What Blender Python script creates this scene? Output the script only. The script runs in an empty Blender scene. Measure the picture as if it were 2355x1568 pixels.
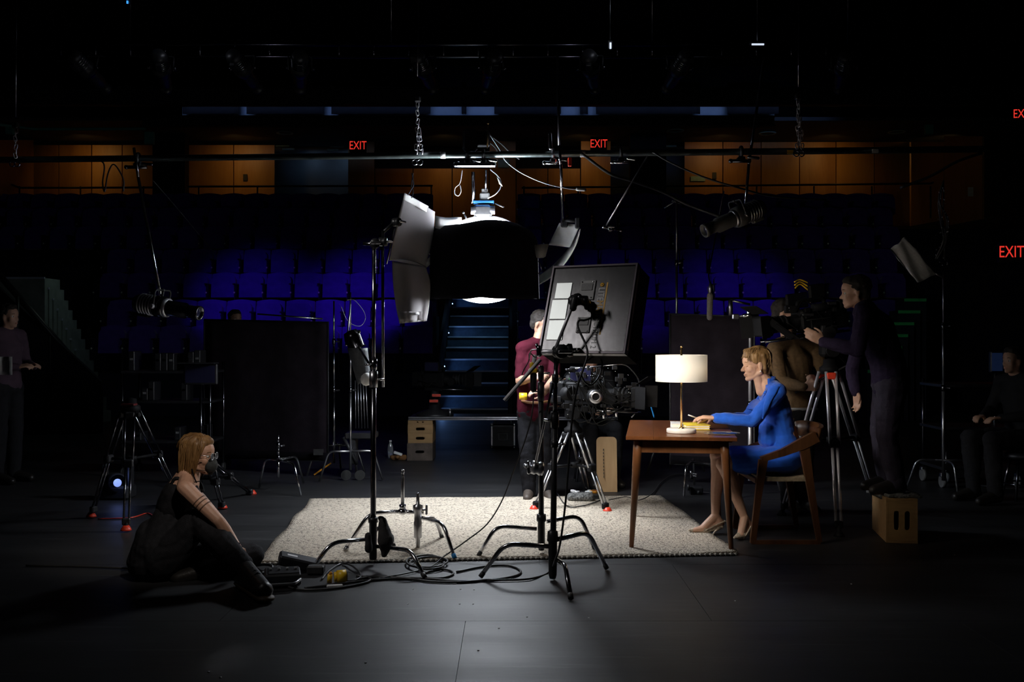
import bpy, bmesh, math, random
from math import pi, sin, cos, radians, sqrt, atan2, exp
from mathutils import Vector, Matrix, noise
random.seed(11)
SC = bpy.context.scene
COL = SC.collection
V = Vector
# ---------------------------------------------------------------- camera, view, world, big lights
F, CH, HY, CX = 2355*35/36, 1.41, 773.0, 1177.5
cd = bpy.data.cameras.new('camera'); cam = bpy.data.objects.new('camera', cd); COL.objects.link(cam)
cam.location = (0, 0, CH); cam.rotation_euler = (pi/2, 0, 0)
cd.lens = 35; cd.sensor_width = 36; cd.shift_y = -11/2355; cd.clip_end = 100
SC.camera = cam
SC.view_settings.view_transform = 'Standard'; SC.view_settings.look = 'None'
SC.view_settings.exposure = 0.0; SC.view_settings.gamma = 1.0; SC.view_settings.use_curve_mapping = False
w = bpy.data.worlds.new('world'); SC.world = w; w.use_nodes = True
w.node_tree.nodes['Background'].inputs[0].default_value = (0.25, 0.25, 0.55, 1)
w.node_tree.nodes['Background'].inputs[1].default_value = 0.0012

def light(name, kind, loc, target, energy, color=(1, 1, 1), size=0.2, size_y=None, spot=60, blend=0.6):
    l = bpy.data.lights.new(name, kind); l.energy = energy; l.color = color
    o = bpy.data.objects.new(name, l); COL.objects.link(o); o.location = loc
    if kind == 'AREA':
        l.size = size
        if size_y: l.shape = 'RECTANGLE'; l.size_y = size_y
    else:
        l.shadow_soft_size = size
    if kind == 'SPOT':
        l.spot_size = radians(spot); l.spot_blend = blend
    if target is not None:
        o.rotation_euler = (V(target)-V(loc)).to_track_quat('-Z', 'Y').to_euler()
    return o

# added fill spot, source unseen, high front left, for the panel light's back
light('front_fill_spot', 'SPOT', (-2.61, 4.5, 3.49), (-0.35, 5.95, 1.1), 95, (1.0, 0.96, 0.94), 0.2, spot=52, blend=0.5)
light('floor_woman_fill_spot', 'SPOT', (0.5, 2.6, 4.6), (-1.88, 5.85, 0.72), 420, (1.0, 0.9, 0.8), 0.06, spot=15, blend=1.0)  # added narrow fill on the woman sitting on the floor, no fixture
# house lights: blue wash on the stalls, warm down-lights under the rear soffit, fascia wash
for (x, tx, e) in [(-2.6, -2.9, 300), (-4.4, -5.0, 190), (2.4, 2.2, 70), (3.9, 4.3, 150)]:
    light('stall_wash_lamp', 'SPOT', (x, 13.6, 2.9), (tx, 19.2, 1.95), e, (0.17, 0.05, 1.0), 0.1, spot=29, blend=1.0)
for lx in (-10.2, -6.6, -1.6, 1.6, 5.0, 7.6, 10.4):
    light('rear_downlight_lamp', 'AREA', (lx, 23.3, 6.0), (lx, 24.4, 5.3), 1.0, (1.0, 0.6, 0.2), 0.25).data.spread = radians(130)
for lx in (-5.0, -4.2):
    light('vestibule_lamp', 'AREA', (lx, 24.9, 6.0), (lx, 25.6, 4.4), 0.3, (0.35, 0.55, 0.8), 0.2)
light('fascia_lamp', 'AREA', (0, 20.5, 6.15), (0, 21.5, 6.3), 4, (0.33, 0.5, 1.0), 14, 0.08).data.spread = radians(40)
k_ = light('aisle_fill', 'AREA', (-0.75, 18.6, 4.6), (-0.75, 20.0, 1.4), 1.3, (0.3, 0.65, 1.0), 0.2); k_.data.spread = radians(38)  # added teal fill to lift the upper aisle steps

# ---------------------------------------------------------------- pixel helpers
def P(px, py, d): return V(((px-CX)*d/F, d, CH-(py-HY)*d/F))
def G(px, py, z=0.0):
    d = (CH-z)*F/(py-HY)
    return P(px, py, d)
def lerp(a, b, t): return a+(b-a)*t

# ---------------------------------------------------------------- materials
MATS = {}
def M(name, col, rough=0.6, metal=0.0, var=0.15, scale=12, bump=0.0, bscale=60, emit=None, es=0.0, stretch=(1, 1, 1), spec=0.5, trans=0.0, sheen=0.0):
    m = bpy.data.materials.new(name); m.use_nodes = True
    nt = m.node_tree; b = nt.nodes['Principled BSDF']
    b.inputs['Roughness'].default_value = rough; b.inputs['Metallic'].default_value = metal
    b.inputs['Specular IOR Level'].default_value = spec
    if trans: b.inputs['Transmission Weight'].default_value = trans
    if sheen: b.inputs['Sheen Weight'].default_value = sheen
    tc = nt.nodes.new('ShaderNodeTexCoord'); mp = nt.nodes.new('ShaderNodeMapping')
    mp.inputs['Scale'].default_value = stretch
    nt.links.new(tc.outputs['Object'], mp.inputs['Vector'])
    n = nt.nodes.new('ShaderNodeTexNoise'); n.inputs['Scale'].default_value = scale; n.inputs['Detail'].default_value = 5
    nt.links.new(mp.outputs[0], n.inputs['Vector'])
    r = nt.nodes.new('ShaderNodeValToRGB')
    r.color_ramp.elements[0].position = 0.3; r.color_ramp.elements[1].position = 0.7
    r.color_ramp.elements[0].color = (*[max(0, c*(1-var)) for c in col], 1)
    r.color_ramp.elements[1].color = (*[min(1, c*(1+var)) for c in col], 1)
    nt.links.new(n.outputs['Fac'], r.inputs[0]); nt.links.new(r.outputs[0], b.inputs['Base Color'])
    if bump:
        n2 = nt.nodes.new('ShaderNodeTexNoise'); n2.inputs['Scale'].default_value = bscale; n2.inputs['Detail'].default_value = 3
        nt.links.new(mp.outputs[0], n2.inputs['Vector'])
        bp = nt.nodes.new('ShaderNodeBump'); bp.inputs['Strength'].default_value = bump; bp.inputs['Distance'].default_value = 0.01
        nt.links.new(n2.outputs['Fac'], bp.inputs['Height']); nt.links.new(bp.outputs[0], b.inputs['Normal'])
    if emit:
        b.inputs['Emission Color'].default_value = (*emit, 1); b.inputs['Emission Strength'].default_value = es
    MATS[name] = m
    return m

def wood(name, c1, c2, rough=0.45, scale=5, axis='X', dist=6):
    m = bpy.data.materials.new(name); m.use_nodes = True
    nt = m.node_tree; b = nt.nodes['Principled BSDF']; b.inputs['Roughness'].default_value = rough
    tc = nt.nodes.new('ShaderNodeTexCoord'); mp = nt.nodes.new('ShaderNodeMapping')
    st = {'X': (0.12, 1, 1), 'Y': (1, 0.12, 1), 'Z': (1, 1, 0.12)}[axis]
    mp.inputs['Scale'].default_value = st
    nt.links.new(tc.outputs['Object'], mp.inputs['Vector'])
    n = nt.nodes.new('ShaderNodeTexNoise'); n.inputs['Scale'].default_value = scale; n.inputs['Detail'].default_value = 8; n.inputs['Distortion'].default_value = 0.6
    nt.links.new(mp.outputs[0], n.inputs['Vector'])
    n2 = nt.nodes.new('ShaderNodeTexNoise'); n2.inputs['Scale'].default_value = scale*9; n2.inputs['Detail'].default_value = 4
    nt.links.new(mp.outputs[0], n2.inputs['Vector'])
    mx = nt.nodes.new('ShaderNodeMath'); mx.operation = 'MULTIPLY_ADD'; mx.inputs[1].default_value = 0.45
    nt.links.new(n2.outputs['Fac'], mx.inputs[0]); nt.links.new(n.outputs['Fac'], mx.inputs[2])
    r = nt.nodes.new('ShaderNodeValToRGB'); r.color_ramp.elements[0].position = 0.5; r.color_ramp.elements[1].position = 0.95
    r.color_ramp.elements[0].color = (*c1, 1); r.color_ramp.elements[1].color = (*c2, 1)
    nt.links.new(mx.outputs[0], r.inputs[0]); nt.links.new(r.outputs[0], b.inputs['Base Color'])
    bp = nt.nodes.new('ShaderNodeBump'); bp.inputs['Strength'].default_value = 0.12; bp.inputs['Distance'].default_value = 0.004
    nt.links.new(n2.outputs['Fac'], bp.inputs['Height']); nt.links.new(bp.outputs[0], b.inputs['Normal'])
    return m

BRIGHT = M('bright_rod', (0.82, 0.81, 0.86), 0.42, 0.7, 0.08, 20)
CHROME = M('chrome', (0.72, 0.72, 0.75), 0.16, 1.0, 0.1, 20)
STEEL = M('dull_steel', (0.5, 0.5, 0.52), 0.32, 1.0, 0.15, 25)
DCHROME = M('dark_chrome', (0.22, 0.22, 0.24), 0.2, 1.0, 0.15, 20)
BLKMETAL = M('black_painted_metal', (0.02, 0.02, 0.022), 0.38, 0.0, 0.3, 30, 0.05, 120)
BLKPLASTIC = M('black_plastic', (0.018, 0.018, 0.02), 0.42, 0, 0.3, 30, 0.08, 200)
RUBBER = M('black_rubber', (0.03, 0.03, 0.03), 0.55, 0, 0.2, 40, 0.1, 150)
BLKCLOTH = M('black_cloth', (0.005, 0.0045, 0.006), 0.95, 0, 0.3, 40, 0.3, 300, spec=0.1)
DUVET = M('dark_duvetyne', (0.022, 0.017, 0.022), 0.97, 0, 0.25, 8, 0.4, 220, spec=0.05)
WHITECLOTH = M('white_cloth', (0.8, 0.79, 0.77), 0.9, 0, 0.05, 20, 0.2, 250, spec=0.1)
CABLE = M('dark_cable', (0.035, 0.034, 0.034), 0.4, 0, 0.2, 20)
YELLOW = M('yellow_plastic', (0.85, 0.52, 0.02), 0.4, 0, 0.1, 20)
ORANGE = M('orange_tape', (0.75, 0.3, 0.02), 0.5, 0, 0.1, 20)
RED = M('red_plastic', (0.7, 0.05, 0.02), 0.4, 0, 0.15, 20)
BLUETIP = M('blue_tape', (0.02, 0.25, 0.6), 0.5, 0, 0.1, 20)
PLY = wood('birch_plywood', (0.3, 0.17, 0.07), (0.46, 0.28, 0.12), 0.6, 6, 'X')
SEATBLUE = M('blue_velvet', (0.10, 0.05, 0.42), 0.85, 0, 0.2, 6, 0.2, 120, spec=0.15, sheen=0.3)
SEATSHELL = M('black_seat_shell', (0.015, 0.015, 0.02), 0.5, 0, 0.2, 10)
GLASSLENS = M('coated_lens_glass', (0.02, 0.02, 0.05), 0.05, 0, 0.1, 5)
GREYPL = M('grey_plastic', (0.2, 0.2, 0.2), 0.45, 0, 0.15, 20)
WHITEPL = M('white_plastic', (0.75, 0.75, 0.75), 0.4, 0, 0.06, 20)

# ---------------------------------------------------------------- mesh builder
def frame(o, x, y, z=None):
    x = V(x).normalized(); y = V(y); y = (y-x*y.dot(x)).normalized(); z = x.cross(y)
    m = Matrix((x, y, z)).transposed().to_4x4(); m.translation = V(o)
    return m
def look(o, fwd, up=(0, 0, 1)):
    """local x = forward, z = up"""
    x = V(fwd).normalized(); z = V(up); z = (z-x*z.dot(x)).normalized(); y = z.cross(x)
    m = Matrix((x, y, z)).transposed().to_4x4(); m.translation = V(o)
    return m
def perp(d):
    d = V(d).normalized()
    a = V((0, 0, 1)) if abs(d.z) < 0.9 else V((1, 0, 0))
    u = d.cross(a).normalized()
    return u, d.cross(u).normalized()

class MB:
    def __init__(s, T=None): s.v = []; s.f = []; s.s = []; s.T = T
    def add(s, vs, fs, sm=True):
        o = len(s.v)
        s.v += [(s.T @ V(p)) if s.T else V(p) for p in vs]
        for k, f in enumerate(fs):
            s.f.append([i+o for i in f]); s.s.append(sm if isinstance(sm, bool) else sm[k])
        return s
    def box(s, c, size, R=None, bev=0.0):
        hx, hy, hz = [q/2 for q in size]; c = V(c); R = R or Matrix.Identity(3); R = R.to_3x3()
        if bev <= 0:
            vs = [c+R@V((x*hx, y*hy, z*hz)) for x in (-1, 1) for y in (-1, 1) for z in (-1, 1)]
            return s.add(vs, [(0, 1, 3, 2), (4, 6, 7, 5), (0, 4, 5, 1), (2, 3, 7, 6), (0, 2, 6, 4), (1, 5, 7, 3)], False)
        b = min(bev, hx*.9, hy*.9, hz*.9); vs = []; idx = {}
        for x in (-1, 1):
            for y in (-1, 1):
                for z in (-1, 1):
                    for a in range(3):
                        p = [x*(hx-b), y*(hy-b), z*(hz-b)]; p[a] = (x*hx, y*hy, z*hz)[a]
                        idx[(x, y, z, a)] = len(vs); vs.append(c+R@V(p))
        fs = []
        q = [(-1, -1), (1, -1), (1, 1), (-1, 1)]
        for a in range(3):
            o1, o2 = (a+1) % 3, (a+2) % 3
            for sg in (-1, 1):
                f = []
                for (p, r) in q:
                    k = [0, 0, 0]; k[a] = sg; k[o1] = p; k[o2] = r; f.append(idx[(*k, a)])
                fs.append(f if sg > 0 else f[::-1])
        for a in range(3):       # edges along axis a
            o1, o2 = (a+1) % 3, (a+2) % 3
            for s1 in (-1, 1):
                for s2 in (-1, 1):
                    def g(e, ax):
                        k = [0, 0, 0]; k[a] = e; k[o1] = s1; k[o2] = s2; return idx[(*k, ax)]
                    f = [g(-1, o1), g(1, o1), g(1, o2), g(-1, o2)]
                    fs.append(f if s1*s2 < 0 else f[::-1])
        for x in (-1, 1):
            for y in (-1, 1):
                for z in (-1, 1):
                    f = [idx[(x, y, z, a)] for a in range(3)]
                    fs.append(f if x*y*z > 0 else f[::-1])
        return s.add(vs, fs, False)
    def tube(s, pts, r, n=8, caps=True):
        pts = [V(p) for p in pts]; N = len(pts)
        rr = r if isinstance(r, (list, tuple)) else [r]*N
        vs = []; fs = []; sm = []; u = None
        for i, p in enumerate(pts):
            d = (pts[min(i+1, N-1)]-pts[max(i-1, 0)])
            if d.length < 1e-9: d = V((0, 0, 1))
            d.normalize()
            if u is None: u, w_ = perp(d)
            else:
                u = u-d*u.dot(d)
                if u.length < 1e-6: u, w_ = perp(d)
                u.normalize()
            w_ = d.cross(u)
            for k in range(n):
                a = 2*pi*k/n; vs.append(p+(u*cos(a)+w_*sin(a))*rr[i])
        for i in range(N-1):
            for k in range(n):
                k2 = (k+1) % n; fs.append((i*n+k, i*n+k2, (i+1)*n+k2, (i+1)*n+k)); sm.append(True)
        if caps:
            fs.append(tuple(range(n-1, -1, -1))); sm.append(False)
            fs.append(tuple((N-1)*n+k for k in range(n))); sm.append(False)
        return s.add(vs, fs, sm)
    def cyl(s, a, b, r, r2=None, n=14): return s.tube([a, b], [r, r if r2 is None else r2], n)
    def lathe(s, prof, a, axis, n=20, a0=0, a1=2*pi, sm=True):
        """prof: list of (radius, height along axis) from point a"""
        a = V(a); d = V(axis).normalized(); u, w_ = perp(d); vs = []; fs = []
        full = abs(a1-a0-2*pi) < 1e-6; m = n if full else n+1
        for (r, h) in prof:
            for k in range(m):
                t = a0+(a1-a0)*k/n; vs.append(a+d*h+(u*cos(t)+w_*sin(t))*r)
        for i in range(len(prof)-1):
            for k in range(n):
                k2 = (k+1) % m; fs.append((i*m+k, i*m+k2, (i+1)*m+k2, (i+1)*m+k))
        return s.add(vs, fs, sm)
    def ball(s, c, r, R=None, n=12):
        r = (r, r, r) if isinstance(r, (int, float)) else r; c = V(c); R = (R or Matrix.Identity(3)).to_3x3()
        vs = [c+R@V((0, 0, r[2]))]; h = n//2
        for i in range(1, h):
            t = pi*i/h
            for k in range(n):
                a = 2*pi*k/n; vs.append(c+R@V((r[0]*sin(t)*cos(a), r[1]*sin(t)*sin(a), r[2]*cos(t))))
        vs.append(c-R@V((0, 0, r[2]))); fs = []
        for k in range(n): fs.append((0, 1+k, 1+(k+1) % n))
        for i in range(h-2):
            for k in range(n):
                k2 = (k+1) % n; fs.append((1+i*n+k, 1+(i+1)*n+k, 1+(i+1)*n+k2, 1+i*n+k2))
        L = len(vs)-1
        for k in range(n): fs.append((L, 1+(h-2)*n+(k+1) % n, 1+(h-2)*n+k))
        return s.add(vs, fs, True)
    def cap(s, a, b, ra, rb=None, n=12, wd=None, f=1.0):
        """rounded tapered capsule; widened by f along direction wd"""
        a = V(a); b = V(b); rb = ra if rb is None else rb
        d = b-a; L = d.length
        if L < 1e-5: d = V((0, 0, 1))
        d = d.normalized(); u, w_ = perp(d); prof = []
        for i in range(4): t = pi/2*(1-i/4); prof.append((a-d*ra*sin(t), ra*cos(t)+1e-4, a))
        prof.append((a, ra, a))
        if L > 1e-5: prof.append((b, rb, b))
        for i in range(1, 5): t = pi/2*i/4; prof.append((b+d*rb*sin(t), rb*cos(t)+1e-4, b))
        vs = []; fs = []
        W_ = V(wd).normalized() if wd is not None else None
        for (c, r, q) in prof:
            for k in range(n):
                t = 2*pi*k/n; off = (u*cos(t)+w_*sin(t))*r
                if W_ is not None: off = off+W_*off.dot(W_)*(f-1)
                vs.append(c+off)
        for i in range(len(prof)-1):
            for k in range(n):
                k2 = (k+1) % n; fs.append((i*n+k, i*n+k2, (i+1)*n+k2, (i+1)*n+k))
        fs.append(tuple(range(n-1, -1, -1))); fs.append(tuple((len(prof)-1)*n+k for k in range(n)))
        return s.add(vs, fs, True)
    def prism(s, poly, T, th):
        """poly in local xy, extruded along local z by th (centred)"""
        n = len(poly); vs = [T@V((x, y, -th/2)) for x, y in poly]+[T@V((x, y, th/2)) for x, y in poly]
        fs = [tuple(range(n-1, -1, -1)), tuple(range(n, 2*n))]
        for k in range(n): fs.append((k, (k+1) % n, n+(k+1) % n, n+k))
        return s.add(vs, fs, False)
    def sheet(s, grid, th, sm=True):
        """grid[i][j] points -> thick sheet"""
        I = len(grid); J = len(grid[0]); top = []; bot = []
        for i in range(I):
            for j in range(J):
                a = grid[min(i+1, I-1)][j]-grid[max(i-1, 0)][j]; b = grid[i][min(j+1, J-1)]-grid[i][max(j-1, 0)]
                nn = a.cross(b)
                nn = nn.normalized() if nn.length > 1e-12 else V((0, 0, 1))
                top.append(grid[i][j]+nn*th/2); bot.append(grid[i][j]-nn*th/2)
        N = I*J; fs = []; ss = []
        for i in range(I-1):
            for j in range(J-1):
                a, b, c, d = i*J+j, (i+1)*J+j, (i+1)*J+j+1, i*J+j+1
                fs += [(a, b, c, d), (N+d, N+c, N+b, N+a)]; ss += [sm, sm]
        for i in range(I-1):
            a, b = i*J, (i+1)*J; fs.append((a, N+a, N+b, b)); a, b = i*J+J-1, (i+1)*J+J-1; fs.append((a, b, N+b, N+a)); ss += [False]*2
        for j in range(J-1):
            a, b = j, j+1; fs.append((a, b, N+b, N+a)); a, b = (I-1)*J+j, (I-1)*J+j+1; fs.append((a, N+a, N+b, b)); ss += [False]*2
        return s.add(top+bot, fs, ss)
    def mesh(s, name, off=V((0, 0, 0))):
        me = bpy.data.meshes.new(name)
        me.from_pydata([tuple(p-off) for p in s.v], [], s.f)
        me.polygons.foreach_set('use_smooth', s.s); me.update()
        return me
    def o(s, name, mat, parent=None, label=None):
        return link(s.mesh(name, origin(parent)), name, mat, parent, label)

def origin(parent):
    p = V((0, 0, 0))
    while parent is not None:
        p = p+parent.location; parent = parent.parent
    return p
def link(me, name, mat, parent=None, label=None):
    ob = bpy.data.objects.new(name, me); COL.objects.link(ob)
    me.materials.clear(); me.materials.append(mat); ob.parent = parent
    if label: ob['label'] = label
    return ob
def tag(ob, label, cat, group=None, kind=None):
    if label: ob['label'] = label
    if cat: ob['category'] = cat
    if group: ob['group'] = group
    if kind: ob['kind'] = kind
    return ob
def thing(name, label, cat, loc, group=None):
    ob = bpy.data.objects.new(name, None); COL.objects.link(ob); ob.location = V(loc); ob.empty_display_size = 0.1
    return tag(ob, label, cat, group)
def struct(ob, label=None): return tag(ob, label, None, kind='structure')
def copy_tree(ob, parent=None, loc=None):
    c = ob.copy(); COL.objects.link(c); c.parent = parent
    if loc is not None: c.location = loc
    for ch in list(ob.children): copy_tree(ch, c)
    return c
def fillet(pts, r=0.06, n=6):
    pts = [V(p) for p in pts]; out = [pts[0]]
    for i in range(1, len(pts)-1):
        a, b, c = pts[i-1], pts[i], pts[i+1]
        l1 = min(r, (b-a).length*.45); l2 = min(r, (c-b).length*.45)
        p = b+(a-b).normalized()*l1; q = b+(c-b).normalized()*l2
        for k in range(n+1):
            t = k/n; out.append(p*(1-t)**2+b*2*t*(1-t)+q*t*t)
    out.append(pts[-1]); return out
def spline(pts, n=8):
    pts = [V(p) for p in pts]
    if len(pts) < 3: return pts
    e = [pts[0]*2-pts[1]]+pts+[pts[-1]*2-pts[-2]]; out = []
    for i in range(1, len(e)-2):
        a, b, c, d = e[i-1:i+3]
        for k in range(n):
            t = k/n
            out.append(0.5*((2*b)+(c-a)*t+(2*a-5*b+4*c-d)*t*t+(3*b-a-3*c+d)*t**3))
    out.append(pts[-1]); return out
def remesh(mb, vox, it=4, fac=0.5, disp=None):
    me = mb.mesh('tmp'); ob = bpy.data.objects.new('tmp', me); COL.objects.link(ob)
    r = ob.modifiers.new('r', 'REMESH'); r.mode = 'VOXEL'; r.voxel_size = vox; r.use_smooth_shade = True
    if it:
        k = ob.modifiers.new('s', 'SMOOTH'); k.factor = fac; k.iterations = it
    dg = bpy.context.evaluated_depsgraph_get(); dg.update()
    nm = bpy.data.meshes.new_from_object(ob.evaluated_get(dg))
    bpy.data.objects.remove(ob); bpy.data.meshes.remove(me)
    if disp:
        nrm = [v.normal.copy() for v in nm.vertices]
        for v, n_ in zip(nm.vertices, nrm): v.co += n_*disp(v.co)
        nm.update()
    nm.polygons.foreach_set('use_smooth', [True]*len(nm.polygons))
    return nm
def robj(mb, vox, name, mat, parent, it=4, disp=None, label=None, fac=0.5):
    me = remesh(mb, vox, it, fac, disp); off = origin(parent)
    me.transform(Matrix.Translation(-off)); me.name = name
    return link(me, name, mat, parent, label)
def text_mesh(body, size, mat, parent, T, name='lettering', ext=0.001, align='CENTER'):
    cu = bpy.data.curves.new('t', 'FONT'); cu.body = body; cu.size = size; cu.extrude = ext; cu.align_x = align; cu.align_y = 'CENTER'; cu.resolution_u = 3
    ob = bpy.data.objects.new('t', cu); COL.objects.link(ob)
    dg = bpy.context.evaluated_depsgraph_get(); dg.update()
    me = bpy.data.meshes.new_from_object(ob.evaluated_get(dg)); bpy.data.objects.remove(ob)
    me.transform(Matrix.Translation(-origin(parent)) @ T); me.name = name
    return link(me, name, mat, parent)
ORD = ['first', 'second', 'third', 'fourth', 'fifth', 'sixth', 'seventh', 'eighth', 'ninth', 'tenth', 'eleventh', 'twelfth', 'thirteenth', 'fourteenth', 'fifteenth', 'sixteenth', 'seventeenth', 'eighteenth', 'nineteenth', 'twentieth', 'twenty-first']
# ================================================================ SETTING
FLOORM = M('black_stage_floor', (0.022, 0.022, 0.023), 0.42, 0, 0.3, 1.2, 0.10, 7, stretch=(0.5, 2.2, 1), spec=0.45)
nt = FLOORM.node_tree; b_ = nt.nodes['Principled BSDF']
n_ = nt.nodes.new('ShaderNodeTexNoise'); n_.inputs['Scale'].default_value = 1.7; n_.inputs['Detail'].default_value = 7
mr = nt.nodes.new('ShaderNodeMapRange'); mr.inputs[3].default_value = 0.42; mr.inputs[4].default_value = 0.58
nt.links.new(nt.nodes['Mapping'].outputs[0], n_.inputs['Vector']); nt.links.new(n_.outputs['Fac'], mr.inputs[0]); nt.links.new(mr.outputs[0], b_.inputs['Roughness'])
# pale scuff streaks rubbed into the paint
mp2 = nt.nodes.new('ShaderNodeMapping'); mp2.inputs['Scale'].default_value = (0.8, 14, 1); mp2.inputs['Rotation'].default_value = (0, 0, 0.06)
tc2 = nt.nodes.new('ShaderNodeTexCoord'); nt.links.new(tc2.outputs['Object'], mp2.inputs['Vector'])
ns = nt.nodes.new('ShaderNodeTexNoise'); ns.inputs['Scale'].default_value = 1.3; ns.inputs['Detail'].default_value = 9; ns.inputs['Roughness'].default_value = 0.65
nt.links.new(mp2.outputs[0], ns.inputs['Vector'])
rs_ = nt.nodes.new('ShaderNodeValToRGB'); rs_.color_ramp.elements[0].position = 0.58; rs_.color_ramp.elements[1].position = 0.78
nt.links.new(ns.outputs['Fac'], rs_.inputs[0])
mx2 = nt.nodes.new('ShaderNodeMix'); mx2.data_type = 'RGBA'; mx2.inputs[7].default_value = (0.085, 0.085, 0.088, 1)
src = b_.inputs['Base Color'].links[0].from_socket
nt.links.new(rs_.outputs[0], mx2.inputs[0]); nt.links.new(src, mx2.inputs[6]); nt.links.new(mx2.outputs[2], b_.inputs['Base Color'])
DARKF = M('dark_house_floor', (0.015, 0.015, 0.02), 0.6, 0, 0.3, 2)
fl = struct(MB().box((0, 12, -0.06), (34, 26, 0.1)).o('floor', DARKF), 'black stage floor of large hardboard sheets')
xs0 = -0.23
for r in range(7):
    y0 = 4.93+1.22*(r-3)
    off = 0 if r < 3 else (1.22 if (r-3) % 2 == 0 else 0.4)
    for k in range(-3, 4):
        x0 = xs0+off+2.44*k
        if r == 0 and k == -3: pm = None
        q = MB().box((x0+1.22, y0+0.61, -0.005), (2.437, 1.217, 0.01))
        q.o('floor_panel', FLOORM, fl)
FAR = MB().box((0, 16.03, -0.006), (34, 17.1, 0.008)).o('floor_field', FLOORM, fl)
# scuffs and specks of paint on the stage floor
SPECK = M('white_speck', (0.7, 0.7, 0.7), 0.6)
for (px, py) in [(950, 1355), (1059, 1355), (1090, 1356), (1057, 1389), (1088, 1389), (938, 1389), (1147, 1445), (1691, 1382), (841, 1524), (1958, 1343), (1100, 1496), (507, 1558), (1212, 1419), (1354, 1421), (2196, 1276), (480, 1545)]:
    g = G(px, py); MB().ball((g.x, g.y, 0.001), (0.006, 0.009, 0.002), n=6).o('paint_speck', SPECK, fl)

CEILM = M('black_ceiling', (0.008, 0.008, 0.012), 0.8, 0, 0.3, 1)
struct(MB().box((0, 13, 8.6), (36, 28, 0.2)).o('ceiling', CEILM), 'black ceiling high above the rig')
BLKWALL = M('black_wall', (0.008, 0.008, 0.013), 0.8, 0, 0.3, 1)
struct(MB().box((-14.5, 13, 4.3), (0.2, 28, 8.6)).o('wall_left', BLKWALL), 'black side wall of the auditorium')
struct(MB().box((14.5, 13, 4.3), (0.2, 28, 8.6)).o('wall_right', BLKWALL), 'black side wall of the auditorium at right')
struct(MB().box((0, 26.2, 4.3), (30, 0.2, 8.6)).o('wall_back', BLKWALL), 'dark rear wall behind the wooden panelling')
struct(MB().box((0, -1.4, 4.3), (29, 0.2, 8.6)).o('wall_front', BLKWALL), 'black wall behind the photographer')

# rear wood panelling, one panel at a time
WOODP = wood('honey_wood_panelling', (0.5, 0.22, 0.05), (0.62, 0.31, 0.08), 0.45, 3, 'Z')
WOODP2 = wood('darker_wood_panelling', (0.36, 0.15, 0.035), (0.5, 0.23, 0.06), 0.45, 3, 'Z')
wp = struct(MB().box((0, 25.3, 2.7), (27, 0.1, 2.0)).o('wall_panelling', BLKWALL), 'honey wood panelling along the rear wall')
WD = 24.4
def wpanel(x0, x1, y0, y1, d=WD, d2=None, mt=None):
    d2 = d2 or d
    a, b = P(x0, y1, d), P(x1, y1, d2); zt = P(x0, y0, d).z; zt2 = P(x1, y0, d2).z
    u = (V((b.x, b.y, 0))-V((a.x, a.y, 0))); w_ = u.length; u.normalize(); T = frame(a, u, (0, 0, 1))
    g = 0.012
    MB().prism([(g, 0), (w_-g, 0), (w_-g, zt2-a.z), (g, zt-a.z)], T, 0.05).o('wood_panel', mt or WOODP, wp)
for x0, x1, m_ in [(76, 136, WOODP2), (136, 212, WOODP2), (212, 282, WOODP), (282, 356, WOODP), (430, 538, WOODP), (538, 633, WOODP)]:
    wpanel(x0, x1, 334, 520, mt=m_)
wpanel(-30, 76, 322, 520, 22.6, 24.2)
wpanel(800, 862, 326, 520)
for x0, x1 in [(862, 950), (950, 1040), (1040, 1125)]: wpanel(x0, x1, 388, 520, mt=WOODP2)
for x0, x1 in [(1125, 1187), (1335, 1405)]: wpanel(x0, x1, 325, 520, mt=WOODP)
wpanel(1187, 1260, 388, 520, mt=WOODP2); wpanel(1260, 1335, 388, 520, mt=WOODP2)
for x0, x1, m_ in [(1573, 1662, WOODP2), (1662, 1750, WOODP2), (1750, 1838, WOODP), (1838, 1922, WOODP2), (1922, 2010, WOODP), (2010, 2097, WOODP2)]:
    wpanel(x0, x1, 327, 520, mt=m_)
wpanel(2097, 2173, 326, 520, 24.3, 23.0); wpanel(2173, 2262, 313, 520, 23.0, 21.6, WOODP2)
GREYW = M('blue_grey_plaster', (0.16, 0.19, 0.23), 0.8, 0, 0.15, 2)
a, b = P(628, 560, 25.25), P(806, 290, 25.25)
struct(MB().box(((a.x+b.x)/2, 25.3, (a.z+b.z)/2), (b.x-a.x+1, 0.08, b.z-a.z)).o('wall_vestibule', GREYW), 'blue-grey plaster in the open rear doorway')
a, b = P(1405, 560, 25.25), P(1573, 290, 25.25)
struct(MB().box(((a.x+b.x)/2, 25.3, (a.z+b.z)/2), (b.x-a.x+.4, 0.08, b.z-a.z)).o('wall_vestibule', GREYW), 'blue-grey plaster right of the second exit sign')
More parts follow.
